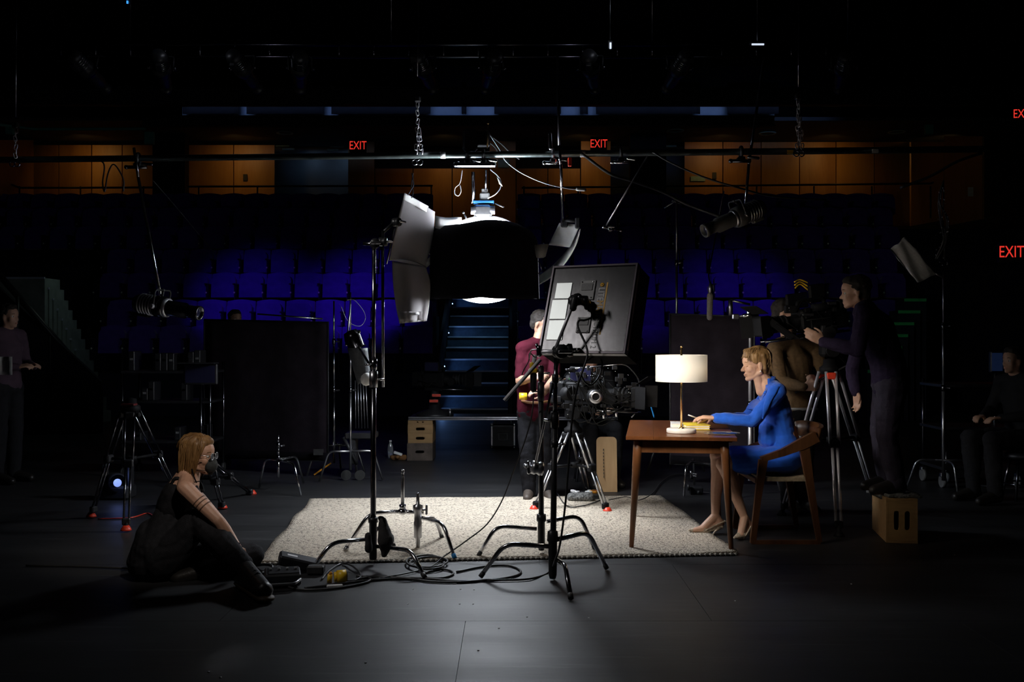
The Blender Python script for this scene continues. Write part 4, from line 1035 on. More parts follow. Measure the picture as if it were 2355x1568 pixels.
# ---------------------------------------------------------------- woman at the desk
SKW = skinmat('fair_skin', (.62, .37, .26)); HAIRW = hairmat('ash_blonde_hair', (.13, .065, .022), (.36, .21, .085))
BLUE = M('royal_blue_wool', (.010, .105, .62), .75, 0, .12, 25, .25, 300, sheen=.2, spec=.25)
W = thing('person', 'seated woman in royal blue blazer and skirt writing at the walnut desk', 'person', (P(1800, 0, 7.05).x, 7.05, 0))
hd = P(1738, 838, 7.05); up = V((-.10, 0, 1)).normalized(); fw = V((-1, -.06, -.10))
m = MB(); L = headgeo(m, hd, fw, up, .97)
nk = P(1765, 888, 7.05)
m.cap(P(1752, 862, 7.05), nk, .046, .052).cap(P(1742, 868, 7.03), P(1750, 900, 7.03), .03, .035)
m.cap(nk, P(1785, 935, 7.05), .07, .1, wd=(0, 1, 0), f=1.2).cap(P(1785, 935, 7.05), P(1815, 1045, 7.05), .09, .1, wd=(0, 1, 0), f=1.2)
JW = {}
shN, shF = P(1790, 900, 6.885), P(1778, 900, 7.215); elN, elF = P(1731, 968, 6.87), P(1716, 962, 7.27); wrN, wrF = P(1644, 961, 6.93), P(1640, 962, 7.13)
for a, b, c in ((shN, elN, wrN), (shF, elF, wrF)):
    m.cap(P(1776, 905, 7.05), a, .038, .038); m.cap(a, b, .042, .035); m.cap(b, c, .034, .0245)
# near hand over far hand, resting on the book, pen between fingers
handgeo(m, wrN, (-1, .12, .06), (0, .1, -1), (0, .6, .3), [.42, .38, .34, .3], .95, .04, .35)
handgeo(m, wrF, (-1, -.22, -.12), (0, -.3, -1), (0, -1, .2), [.3, .45, .6, .7], .93, .05, .5)
hipN, hipF = P(1815, 1052, 6.96), P(1815, 1052, 7.14); knN, knF = P(1664, 1066, 6.98), P(1650, 1048, 7.16); anN, anF = P(1712, 1190, 6.95), P(1645, 1186, 7.13)
for h, k_, a in ((hipN, knN, anN), (hipF, knF, anF)):
    m.cap(h, k_, .085, .056); kk = lerp(k_, a, .3)+V((.012, 0, 0)); m.cap(k_, kk, .052, .054); m.cap(kk, lerp(k_, a, .62), .054, .04); m.cap(lerp(k_, a, .62), a, .04, .028)
toN = P(1696, 1235, 6.88); toN.z = .022; toF = P(1596, 1213, 7.1); toF.z = .028
heN = P(1722, 1205, 6.97); heF = P(1658, 1202, 7.13)
for a, h, to in ((anN, heN, toN), (anF, heF, toF)):
    ballp = lerp(h, to, .7); ballp.z = .034
    m.cap(a, h, .03, .026); m.cap(a, ballp, .03, .027, wd=(0, 1, 0), f=1.1); m.cap(ballp, to, .027, .017, wd=(0, 1, 0), f=1.3); m.cap(h, ballp, .024, .024)
robj(m, .0040, 'body', SKW, W, 4)
TW = look(hd, fw, up); facebits(W, L, .97, TW, HAIRW, 'closed')
EYESH = M('eyelid_tone', (.42, .22, .16), .5)
# hair: layered short crop
q = MB(); R = TW.to_3x3()
q.ball(L(-.028, .048), (.096, .079, .083), R, 20); q.ball(L(.018, .078), (.064, .064, .046), R, 16); q.ball(L(-.072, .005), (.044, .066, .062), R, 16)
q.ball(L(-.07, -.05), (.03, .05, .045), R, 14); q.ball(L(.062, .066), (.026, .05, .026), R, 12)
for sg in (-1, 1):
    q.cap(L(.035, .075, sg*.055), L(.03, .02, sg*.066), .02, .009); q.cap(L(.01, .07, sg*.062), L(.018, .01, sg*.07), .018, .007); q.cap(L(-.04, .06, sg*.06), L(-.045, -.03, sg*.062), .026, .02); q.cap(L(-.035, .0, sg*.066), L(-.05, -.06, sg*.045), .014, .016)
HW = robj(q, .0045, 'hair', HAIRW, W, 2, lambda p: .005*noise.noise(V((p.x*30, p.y*60, p.z*22))))
q = MB()
def rg(rnd):
    sg = rnd.choice((-1, 1)); a = rnd.uniform(-1, 1); y0 = abs(a)*.05
    s0 = (-.06+rnd.uniform(-.02, .03), .125-.3*y0, sg*y0*.5)
    if rnd.random() < .6: s1 = (rnd.uniform(-.02, .06), .118-.02*rnd.random(), sg*(.03+.04*rnd.random())); s2 = (rnd.uniform(.02, .085), rnd.uniform(.015, .07), sg*rnd.uniform(.05, .074))
    else: s1 = (-.09, .07, sg*rnd.uniform(.02, .075)); s2 = (rnd.uniform(-.11, -.04), rnd.uniform(-.08, .0), sg*rnd.uniform(.03, .07))
    return [s0, s1, s2]
rnd = random.Random(5)
for k in range(170):
    pts = spline([L(*p) for p in rg(rnd)], 4); c0 = L(-.02, .03); out_ = []
    for p in pts:
        d = p-c0; dl = TW.inverted().to_3x3() @ d
        r = sqrt((dl.x/.102)**2+(dl.y/.083)**2+(dl.z/.103)**2); out_.append(c0+d*(1.01/max(r, .6)) if r < 1.0 else p)
    q.tube(out_, [.0028, .0026]+[.002]*(len(out_)-3)+[.0008], 4)
q.o('strands', HAIRW, HW)['kind'] = 'stuff'
MB().ball(L(-.006, -.048, .079), .0065).ball(L(-.006, -.048, -.079), .0065).o('earrings', M('pearl', (.85, .83, .8), .15), W, 'white pearl earrings')
# blazer
m = MB(); Yv = (0, 1, 0)
m.cap(P(1779, 918, 7.05), P(1788, 950, 7.05), .093, .1, wd=Yv, f=1.45, n=18).cap(P(1788, 950, 7.05), P(1800, 1000, 7.05), .1, .092, wd=Yv, f=1.35, n=18).cap(P(1800, 1000, 7.05), P(1803, 1028, 7.05), .095, .118, wd=Yv, f=1.35, n=18)
m.cap(P(1777, 885, 7.05), P(1784, 925, 7.05), .055, .088, wd=Yv, f=1.4).cap(P(1765, 985, 7.05), P(1765, 1010, 7.05), .06, .07, wd=Yv, f=1.5)
for sh, el, wr in ((shN, elN, wrN), (shF, elF, wrF)):
    m.cap(P(1774, 888, 7.05), sh, .058, .06); m.cap(sh, el, .06, .047); m.cap(el, lerp(el, wr, .5), .047, .044); m.cap(lerp(el, wr, .5), lerp(el, wr, .93), .044, .04)
BZ = robj(m, .0065, 'blazer', BLUE, W, 4, lambda p: .006*noise.noise(V((p.x*9+p.z*6, p.y*8, p.z*16-p.x*10)))-.010*max(0, .32-abs(noise.noise(V((p.x*7-p.z*5+3, p.y*5, p.z*13+p.x*8)))))+.002*noise.noise(p*33))
from mathutils.bvhtree import BVHTree
bvh = BVHTree.FromPolygons([v.co+W.location for v in BZ.data.vertices], [tuple(p.vertices) for p in BZ.data.polygons])
def onblazer(px, py, off, side=-1):
    """surface point of the blazer at this height, seen square from her left (-Y) or right (+Y) side"""
    q = P(px, py, 7.05); h = bvh.ray_cast(V((q.x, 7.05+side*1.0, q.z)), V((0, -side, 0)))
    if h[0] is None: h = bvh.find_nearest(V((q.x, 7.05+side*.08, q.z)))
    return h[0]+h[1]*off
for side in (-1, 1):
    inn = spline([V((x, y, 0)) for x, y in [(1757, 884), (1750, 896), (1743, 915), (1737, 935), (1734, 955)]], 6)
    outr = spline([V((x, y, 0)) for x, y in [(1774, 886), (1767, 898), (1756, 916), (1746, 938), (1735, 957)]], 6)
    g = [[onblazer(lerp(a.x, b.x, k/6), lerp(a.y, b.y, k/6), .004+.004*sin(pi*k/6), side) for k in range(7)] for a, b in zip(inn, outr)]
    if side > 0: g = [r[::-1] for r in g]
    MB().sheet(g, .005).o('lapel', BLUE, W)
g = []
for i in range(15):
    a = lerp(-1.75, 1.75, i/14); c = P(1763, 873, 7.05)
    p = c+V((.058*cos(a), .066*sin(a), .012*cos(a)-.01)); g.append([p+V((0, 0, .022)), p+V((.006*cos(a), .006*sin(a), 0)), p+V((.016*cos(a), .018*sin(a), -.028))])
MB().sheet(g, .005).o('collar', BLUE, W)
# skirt
m = MB()
m.cap(P(1812, 1040, 7.05), P(1806, 1055, 7.05), .115, .11, wd=Yv, f=1.35, n=18)
for h, k_ in ((hipN, knN), (hipF, knF)): m.cap(h, lerp(h, k_, .8), .1, .075)
m.cap(lerp(hipN, hipF, .5)+V((-.05, 0, 0)), lerp(knN, knF, .5)+V((.1, 0, .0)), .095, .07, wd=Yv, f=1.4)
m.cap(P(1700, 1072, 7.02), P(1735, 1078, 7.02), .05, .055, wd=Yv, f=2.0)
robj(m, .0065, 'skirt', BLUE, W, 5, lambda p: .005*noise.noise(V((p.x*7, p.y*9, p.z*16))))
# slingback heels
SNAKE = M('snake_print_leather', (.5, .42, .33), .4, 0, .5, 60)
for a, h, to, tip in ((anN, heN, toN, None), (anF, heF, toF, P(1637, 1234, 7.02))):
    ballp = lerp(h, to, .66); ballp.z = .018; fwv = (to-h); fwv.z = 0; fwv.normalize(); sv = V((-fwv.y, fwv.x, 0))
    sh_ = thing  # parts below
    q = MB(); q.cap(ballp+V((0, 0, .012)), to+fwv*.035, .032, .009, wd=sv, f=1.1); q.cap(h-V((0, 0, .026)), ballp, .02, .026, wd=sv, f=1.2)
    s_ = robj(q, .005, 'shoe', SNAKE, W, 2)
    tp = tip if tip is not None else V((h.x+.01, h.y+.02, .0)); tp.z = .004
    MB().tube([h-V((0, 0, .03)), lerp(h, tp, .6)+fwv*-.004, tp], [.017, .007, .0045], 8).o('heel', SNAKE, s_)
    pts = [a+sv*.034+fwv*.02-V((0, 0, .01))]; 
    for k_ in range(9):
        an_ = pi*k_/8; pts.append(h+V((0, 0, .012))+sv*.034*cos(an_)-fwv*.034*sin(an_))
    MB().tube(spline([ballp+sv*.034+V((0, 0, .01))]+pts[1:]+[ballp-sv*.034+V((0, 0, .01))], 3), .0045, 6).o('strap', SNAKE, s_)
# pen
pn = thing('pen', 'slim white pen held in the woman’s hands above the book'.replace('’', "'"), 'pen', P(1592, 958, 6.97))
MB().cyl(P(1583, 954, 6.97), P(1603, 961, 6.99), .0045, n=8).o('barrel', WHITEPL, pn); MB().cyl(P(1603, 961, 6.99), P(1622, 967, 7.01), .0048, n=8).o('grip', BLKPLASTIC, pn)

# ---------------------------------------------------------------- woman sitting on the floor
SKG = skinmat('warm_skin', (.55, .31, .21)); HAIRG = hairmat('light_brown_hair', (.11, .05, .016), (.3, .16, .055))
BTOP = M('black_jersey', (.012, .012, .014), .8, 0, .2, 30, .2, 200, spec=.2); BPANT = M('black_denim', (.018, .018, .021), .85, 0, .25, 40, .4, 250, spec=.2)
GW = thing('person', 'masked woman in black tank top sitting on the floor beside the rug', 'person', V((P(400, 0, 5.85).x, 5.85, 0)))
dG = 5.85
hd = P(457, 1046, dG); fw = V((1, -.1, -.06)); up = V((.12, 0, 1)).normalized()
m = MB(); L = headgeo(m, hd, fw, up, .96)
nk = P(432, 1094, dG)
m.cap(P(446, 1068, dG), nk, .045, .05).cap(nk, P(418, 1135, dG), .07, .1, wd=Yv, f=1.25).cap(P(418, 1135, dG), P(395, 1190, dG), .1, .09, wd=Yv, f=1.25).cap(P(395, 1190, dG), P(368, 1270, dG), .095, .12, wd=Yv, f=1.3)
shN, shF = P(425, 1122, dG-.17), P(432, 1122, dG+.17); elN, elF = P(500, 1196, dG-.2), P(505, 1200, dG+.16); wrN, wrF = P(543, 1259, dG-.12), P(548, 1262, dG+.05)
for a, b, c in ((shN, elN, wrN), (shF, elF, wrF)):
    m.cap(nk, a, .045, .047); m.cap(a, lerp(a, b, .4), .048, .045); m.cap(lerp(a, b, .4), b, .045, .036); m.cap(b, lerp(b, c, .3), .037, .038); m.cap(lerp(b, c, .3), c, .038, .0245)
handgeo(m, wrN, (.35, .25, -1), (-.6, .5, 0), (.8, .5, 0), .55, .92); handgeo(m, wrF, (.25, -.5, -1), (-.8, -.3, 0), (.4, -.8, 0), .5, .92)
hipN, hipF = P(372, 1290, dG-.1), P(372, 1285, dG+.12); knN = P(456, 1196, dG-.12); anN = P(563, 1306, dG-.28)
knF = P(580, 1276, dG+.1); anF = P(470, 1312, dG-.05)
m.cap(hipN, knN, .08, .056); m.cap(knN, anN, .05, .03); m.cap(hipF, knF, .08, .056); m.cap(knF, anF, .05, .03)
toN = G(607, 1368, .035); m.cap(anN, toN, .035, .028); m.cap(anF, anF+V((-.12, -.05, -.02)), .032, .024)
robj(m, .0048, 'body', SKG, GW, 3)
TG = look(hd, fw, up); facebits(GW, L, .96, TG, HAIRG)
m = MB()   # tank top
m.cap(P(424, 1120, dG), P(416, 1140, dG), .085, .112, wd=Yv, f=1.22, n=16).cap(P(416, 1140, dG), P(402, 1168, dG), .112, .105, wd=Yv, f=1.22, n=16)
robj(m, .008, 'tank_top', BTOP, GW, 3, fold(.004, (14, 14, 14)))
q = MB()
for sg in (-1, 1): q.tube(spline([P(410, 1130, dG)+V((-.02, sg*.07, 0)), P(418, 1095, dG)+V((-.01, sg*.085, .0)), P(437, 1112, dG)+V((.03, sg*.07, 0)), P(440, 1135, dG)+V((.05, sg*.06, 0))], 5), .011, 6)
q.o('shoulder_straps', BTOP, GW)
m = MB()   # trousers
m.cap(P(398, 1182, dG), P(368, 1262, dG), .102, .145, wd=Yv, f=1.35, n=18).cap(P(352, 1230, dG), P(352, 1285, dG), .1, .14, wd=Yv, f=1.4, n=18).cap(P(366, 1262, dG), P(370, 1290, dG), .15, .11, wd=Yv, f=1.3)
m.cap(hipN, knN, .115, .082).cap(knN, lerp(knN, anN, .5), .08, .08).cap(lerp(knN, anN, .5), lerp(knN, anN, .93), .08, .066)
m.cap(hipF, knF, .11, .074).cap(knF, lerp(knF, anF, .6), .074, .085).cap(lerp(knF, anF, .5), anF, .085, .07)
robj(m, .0075, 'trousers', BPANT, GW, 4, lambda p: .007*noise.noise(V((p.x*8, p.y*8, p.z*9)))-.016*max(0, .3-abs(noise.noise(V((p.x*7+p.z*5, p.y*6, p.z*9-p.x*7))))))
BOOT = M('black_boot_leather', (.02, .018, .016), .38, 0, .2, 20, .1, 80); SOLE = M('brown_sole', (.07, .045, .022), .6)
fwv = (toN-anN); fwv.z = 0; fwv.normalize(); sv = V((-fwv.y, fwv.x, 0)); heel = V((anN.x, anN.y, .06))-fwv*.04
q = MB(); q.cap(lerp(anN, knN, .07), anN, .047, .05).cap(anN, heel+V((0, 0, .02)), .05, .05).cap(heel, toN+V((0, 0, .025)), .05, .046, wd=sv, f=1.1).cap(anN, toN+V((0, 0, .03)), .052, .044)
bt = robj(q, .006, 'boot', BOOT, GW, 2)
q = MB(); q.cap(V((heel.x, heel.y, .022)), V((toN.x, toN.y, .022))+fwv*.02, .05, .052, wd=(0, 0, 1), f=.4); q.o('sole', SOLE, bt)
q = MB()
for k in range(5): p = lerp(anN+V((0, 0, .01)), toN+V((0, 0, .05)), .15+.13*k)+V((0, 0, .022)); q.tube([p-sv*.035-V((0, 0, .01)), p+V((0, 0, .012)), p+sv*.035-V((0, 0, .01))], .004, 5)
q.o('laces', BLKCLOTH, bt)
q = MB().cap(anF, anF+V((-.14, -.06, -.03)), .05, .04); robj(q, .008, 'boot', BOOT, GW, 2)
# mask, glasses, hair, bands
q = MB(); q.ball(L(.08, -.058), (.04, .046, .048), TG.to_3x3(), 16).cap(L(.088, -.022), L(.098, -.058), .022, .026).cap(L(.096, -.058), L(.08, -.095), .026, .022)
robj(q, .005, 'face_mask', M('charcoal_mask_fabric', (.03, .033, .033), .85, 0, .2, 40, .3, 200), GW, 4)
q = MB()
for sg in (-1, 1): q.tube([L(.07, -.04, sg*.045), L(.0, -.03, sg*.075), L(-.01, -.02, sg*.077)], .0022, 5).tube([L(.07, -.085, sg*.04), L(.0, -.085, sg*.06), L(-.03, -.06, sg*.07)], .0022, 5)
q.o('mask_straps', BLKCLOTH, GW)
q = MB(); LENSG = M('spectacle_lens', (.85, .88, .9), .03, 0, .02, 5, trans=.9)
for sg in (-1, 1):
    ring = [L(.1, .0+.02*sin(a), sg*.034+.024*cos(a)) for a in [2*pi*k/14 for k in range(16)]]; q.tube(ring, .0016, 5, False).tube([L(.095, .008, sg*.058), L(-.005, .004, sg*.077)], .0016, 5)
gl = q.o('glasses', STEEL, GW)
q = MB()
for sg in (-1, 1): q.lathe([(.001, 0), (.022, 0)], L(.1, 0, sg*.034), fw, 14)
q.o('lens', LENSG, gl)
q = MB(); R = TG.to_3x3()
q.ball(L(-.03, .045), (.1, .082, .088), R, 20); q.ball(L(.02, .082), (.062, .064, .042), R, 16); q.ball(L(-.065, -.03), (.05, .07, .075), R, 16); q.ball(L(-.06, -.1), (.036, .06, .05), R, 14)
for sg in (-1, 1): q.cap(L(.01, .07, sg*.066), L(.0, -.03, sg*.076), .022, .014); q.cap(L(.0, -.02, sg*.077), L(-.025, -.13, sg*.062), .015, .008); q.cap(L(.045, .08, sg*.045), L(.04, .02, sg*.072), .018, .007)
hr_ = robj(q, .0055, 'hair', HAIRG, GW, 2, lambda p: .007*noise.noise(V((p.x*40, p.y*50, p.z*14))))
q = MB(); rnd = random.Random(8)
for k in range(150):
    sg = rnd.choice((-1, -1, 1)); x1 = rnd.uniform(-.09, .05)
    pts = [L(rnd.uniform(-.03, .03), .127, sg*rnd.uniform(0, .02)), L(x1, rnd.uniform(.06, .1), sg*rnd.uniform(.06, .078)), L(x1*.9-.01, rnd.uniform(-.04, .02), sg*rnd.uniform(.076, .088)), L(x1*.7-.03, rnd.uniform(-.16, -.09), sg*rnd.uniform(.06, .078))]
    pp = spline(pts, 4); q.tube(pp, [.0025]*(len(pp)-2)+[.0015, .0006], 4)
q.o('strands', HAIRG, hr_)['kind'] = 'stuff'
q = MB()
for f in (.42, .5, .6):
    c = lerp(shN, elN, f); d = (elN-shN).normalized(); u, w2 = perp(d); rr = lerp(.0465, .04, f)
    q.tube([c+(u*cos(a)+w2*sin(a))*rr for a in [2*pi*k/16 for k in range(18)]], .0035, 5, False)
q.o('arm_tattoo_bands', M('faded_ink', (.16, .09, .06), .6), GW, 'three thin dark bands around the upper arm')
c = lerp(elN, wrN, .95); d = (wrN-elN).normalized(); u, w2 = perp(d)
MB().tube([c+(u*cos(a)+w2*sin(a))*.028 for a in [2*pi*k/16 for k in range(18)]], .004, 5, False).o('bracelet', BLKCLOTH, GW)
q = MB().tube(spline([P(441, 1078, dG-.075), P(446, 1096, dG-.09), P(452, 1110, dG-.1)], 5), .004, 5).tube(spline([P(420, 1096, dG-.06), P(440, 1108, dG-.1), P(462, 1106, dG-.04)], 5), .003, 5)
q.o('neck_cord', BLKCLOTH, GW)

# ---------------------------------------------------------------- standing technician in maroon
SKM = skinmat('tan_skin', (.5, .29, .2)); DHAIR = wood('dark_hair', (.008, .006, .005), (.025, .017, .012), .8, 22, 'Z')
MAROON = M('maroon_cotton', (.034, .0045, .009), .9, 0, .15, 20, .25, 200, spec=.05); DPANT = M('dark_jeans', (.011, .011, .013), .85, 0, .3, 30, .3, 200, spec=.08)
WBOOT = M('brown_work_boot', (.06, .045, .035), .6, 0, .2, 20, .1, 60)
dM = 8.72
def Q(px, py, dd=0): return P(px, py, dM+dd)
MM = thing('person', 'technician in maroon t-shirt standing behind the panel light', 'person', G(1228, 1150))
J = dict(pel=Q(1232, 945), wa=Q(1228, 900), ch=Q(1228, 835), nk=Q(1238, 783), hd=Q(1246, 745), fwd=V((.75, -.45, -.25)), up=V((.05, 0, 1)),
         shL=Q(1268, 803, .05), shR=Q(1203, 803, -.05), elL=Q(1278, 870, -.1), elR=Q(1196, 876, -.12), wrL=Q(1248, 905, -.28), wrR=Q(1226, 868, -.3),
         hipL=Q(1250, 955), hipR=Q(1216, 955), knL=Q(1252, 1045, -.03), knR=Q(1214, 1045, -.05), anL=Q(1258, 1130), anR=Q(1216, 1130, -.05), toL=Q(1266, 1146, -.12), toR=Q(1212, 1146, -.2))
J['handL'] = (V((-.7, -.4, .2)), V((0, .5, -1)), V((-.3, -.6, .7))); J['handR'] = (V((.8, -.4, .15)), V((.3, .6, -.5)), V((0, -.5, 1)))
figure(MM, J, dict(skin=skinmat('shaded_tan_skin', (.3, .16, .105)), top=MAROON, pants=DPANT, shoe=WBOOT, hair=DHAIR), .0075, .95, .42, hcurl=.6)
MB().tube([Q(1200, 921, -.1), Q(1215, 925, -.15), Q(1240, 926, -.15), Q(1262, 923, -.1)], .013, 6).o('belt', M('brown_leather', (.18, .08, .03), .5), MM)
MB().cyl(Q(1194, 911, -.2), Q(1212, 911, -.2), .03, n=14).o('tape_roll', YELLOW, MM, 'yellow tape roll clipped to the belt')
MB().cyl(Q(1193, 911, -.2), Q(1213, 911, -.2), .015, n=12).o('tape_core', BLKPLASTIC, MM)
ct = thing('tester', 'yellow and black handheld tester hanging by its cord from the stand', 'tool', P(1226, 905, 6.3))
MB().cap(P(1227, 862, 6.3), P(1227, 895, 6.3), .022, .02).o('body', BLKPLASTIC, ct); MB().cap(P(1224, 838, 6.3), P(1225, 870, 6.3), .017, .014).box(P(1226, 852, 6.28), (.06, .03, .03), bev=.008).o('yellow_grip', YELLOW, ct)
MB().cap(P(1230, 820, 6.3), P(1228, 832, 6.3), .014).o('nozzle', WHITEPL, ct)
MB().tube(spline([P(1230, 822, 6.3), P(1218, 812, 6.25), P(1216, 830, 6.25), P(1206, 848, 6.25), P(1200, 862, 6.25)], 6), .004, 6).tube(spline([P(1238, 804, 5.8), P(1222, 806, 6.0), P(1217, 825, 6.2)], 6), .004, 6).o('cord', CABLE, ct)

# ---------------------------------------------------------------- camera crew at right
NAVY = M('dark_purple_knit', (.028, .02, .045), .9, 0, .2, 40, .4, 300, spec=.1); NPANT = M('dark_purple_trousers', (.02, .014, .03), .85, 0, .2, 30, .3, 200)
OLIVE = M('olive_brown_knit', (.12, .075, .04), .9, 0, .2, 50, .4, 300, spec=.1)
dO = 7.02
def Q(px, py, dd=0): return P(px, py, dO+dd)
OP = thing('person', 'camera operator in dark jumper standing on the wooden box, back bent', 'person', V((P(2045, 0, 7.05).x, 7.05, .305)))
J = dict(pel=Q(2048, 880), wa=Q(2040, 830), ch=Q(2012, 755), nk=Q(1985, 703), hd=Q(1966, 672), fwd=V((-1, .25, -.1)), up=V((-.1, 0, 1)),
         shL=Q(1985, 722, -.2), shR=Q(1995, 722, .2), elL=Q(1972, 806, -.22), elR=Q(1960, 850, .3), wrL=Q(1893, 786, -.1), wrR=Q(1968, 900, .2),
         hipL=Q(2050, 890, -.09), hipR=Q(2040, 890, .09), knL=Q(2040, 1000, -.1), knR=Q(2025, 995, .12), anL=Q(2062, 1108, -.08), anR=Q(2040, 1103, .12))
for sd in 'LR': a = J['an'+sd]; a.z = .305+.075; J['to'+sd] = V((a.x-.17, a.y-.03, .305+.037))
J['handL'] = (V((-.85, .2, .55)), V((-.3, 1, .2)), V((-.2, -.1, 1))); J['handR'] = (V((.1, -.2, -1)), V((-.5, -.2, 0)), V((-.8, -.5, 0)))
figure(OP, J, dict(skin=SKM, top=NAVY, pants=NPANT, shoe=BOOT, hair=DHAIR), .0075, .95, 1.0, hcurl=.35)
dS = 8.05
def Q(px, py, dd=0): return P(px, py, dS+dd)
BR = thing('person', 'crew member in olive brown jumper gripping the right tripod, behind the woman', 'person', V((P(1830, 0, dS).x, dS, 0)))
J = dict(pel=Q(1832, 945), wa=Q(1830, 905), ch=Q(1822, 835), nk=Q(1812, 778), hd=Q(1806, 722), fwd=V((.9, -.5, -.1)),
         shL=Q(1872, 800, .1), shR=Q(1782, 803, -.12), elL=Q(1900, 868, -.1), elR=Q(1796, 878, -.3), wrL=Q(1880, 882, -.42), wrR=Q(1848, 890, -.5),
         hipL=Q(1850, 955), hipR=Q(1815, 955), knL=Q(1850, 1055, -.04), knR=Q(1815, 1055, -.06), anL=Q(1852, 1150), anR=Q(1812, 1150))
for sd in 'LR': a = J['an'+sd]; a.z = .08; J['to'+sd] = V((a.x+.03, a.y-.2, .037))
J['handL'] = (V((-.3, -.5, .35)), V((-.7, -.3, 0)), V((-.2, .1, 1))); J['handR'] = (V((.75, -.2, .1)), V((.3, .9, -.2)), V((.1, -.2, 1)))
figure(BR, J, dict(skin=SKM, top=OLIVE, pants=DPANT, shoe=BOOT, hair=DHAIR), .0075, .95, 1.0, hcurl=.85)
MB().tube([BR.location+V((x, -.13, P(0, 938, dS).z)) for x in (-.12, 0, .14)], .012, 6).o('belt_edge', GREYPL, BR)

# ---------------------------------------------------------------- dim people
def dimperson(name_label, base, d, px, ytop, ybase, fwd, mats, seated=False, arms=None):
    t = thing('person', name_label, 'person', V((P(px, 0, d).x, d, 0)))
    H = 1.72 if not seated else 1.28; x = P(px, 0, d).x
    fwd = V(fwd).normalized(); lat = V((fwd.y, -fwd.x, 0))      # his right
    o = V((x, d, 0))
    def at(f, r, z): return o+fwd*f+lat*r+V((0, 0, z))
    if not seated:
        J = dict(pel=at(0, 0, .95), wa=at(0, 0, 1.1), ch=at(0, 0, 1.3), nk=at(.02, 0, 1.47), hd=at(.05, 0, 1.6), fwd=fwd)
        for sd, sg in (('R', 1), ('L', -1)):
            J['sh'+sd] = at(0, sg*.19, 1.41); J['el'+sd] = at(.02, sg*.25, 1.13); J['wr'+sd] = at(.24, sg*.1, 1.12)
            J['hip'+sd] = at(0, sg*.09, .92); J['kn'+sd] = at(.02, sg*.1, .5); J['an'+sd] = at(0, sg*.11, .08); J['to'+sd] = at(.19, sg*.12, .037)
            J['hand'+sd] = (fwd-lat*sg*.4+V((0, 0, .2)), V((0, 0, -1))-lat*sg*.5, V((0, 0, 1))+fwd*.3)
    else:
        J = dict(pel=at(0, 0, .53), wa=at(.0, 0, .68), ch=at(.03, 0, .9), nk=at(.07, 0, 1.07), hd=at(.11, 0, 1.2), fwd=fwd)
        for sd, sg in (('R', 1), ('L', -1)):
            J['sh'+sd] = at(.04, sg*.19, 1.01); J['el'+sd] = at(.1, sg*.25, .75); J['wr'+sd] = at(.34, sg*.1, .72)
            J['hip'+sd] = at(.03, sg*.09, .52); J['kn'+sd] = at(.46, sg*.12, .54); J['an'+sd] = at(.42, sg*.12, .08); J['to'+sd] = at(.6, sg*.13, .037)
            J['hand'+sd] = (fwd-lat*sg*.3, V((0, 0, -1)), -lat*sg+V((0, 0, .5)))
    figure(t, J, mats, .011, .95, 1.0)
    return t, J
dmat = dict(skin=SKM, top=BTOP, pants=BPANT, shoe=BOOT, hair=DHAIR)
dimperson('dim crew member at the far left edge holding a white paper', None, 9.6, 12, 700, 1100, (1, -.3, 0), dict(dmat, top=M('plum_shirt', (.07, .04, .06), .9)))
pp = thing('paper', 'white script paper held by the dim crew member at left edge', 'paper', P(14, 842, 9.3))
MB().sheet([[P(lerp(-6, 28, j/4), lerp(820, 862, i/4), 9.3+.02*sin(j)) for j in range(5)] for i in range(5)], .002).o('sheet', M('script_paper', (.6, .58, .56), .8), pp)
dimperson('crew member mostly hidden behind the top of the left black flag', None, 11.6, 538, 720, 1000, (.6, -.8, 0), dmat)
dimperson('crew member seated in the dark at the right edge, hands in lap', None, 8.6, 2352, 800, 1150, (-1, -.35, 0), dmat, True)
t, Jc = dimperson('camera operator in black crouched behind the central film camera', None, 9.75, 1352, 800, 1150, (.25, -1, 0), dmat, True)
MB().tube([Jc['wrR']+V((.032*cos(a), .0, .032*sin(a))) for a in [2*pi*k/14 for k in range(16)]], .009, 6, False).o('wrist_watch', BLUETIP, t)

def stool(label, c):
    t = thing('stool', label, 'stool', V((c.x, c.y, 0)), 'crew stools')
    MB().lathe([(.001, .36), (.17, .36), (.18, .38), (.17, .405), (.001, .41)], V((c.x, c.y, 0)), (0, 0, 1), 20).o('seat', BLKPLASTIC, t)
    for k in range(4): a = pi/4+pi/2*k; MB().cyl((c.x+.1*cos(a), c.y+.1*sin(a), .36), (c.x+.17*cos(a), c.y+.17*sin(a), 0), .013, n=8).o('leg', DCHROME, t)
    MB().tube([V((c.x+.145*cos(a), c.y+.145*sin(a), .14)) for a in [2*pi*k/20 for k in range(22)]], .008, 6, False).o('foot_ring', DCHROME, t)
stool('black stool under the operator behind the central camera', P(1352, 0, 9.75)); stool('black stool under the crew member at the right edge', P(2352, 0, 8.6))
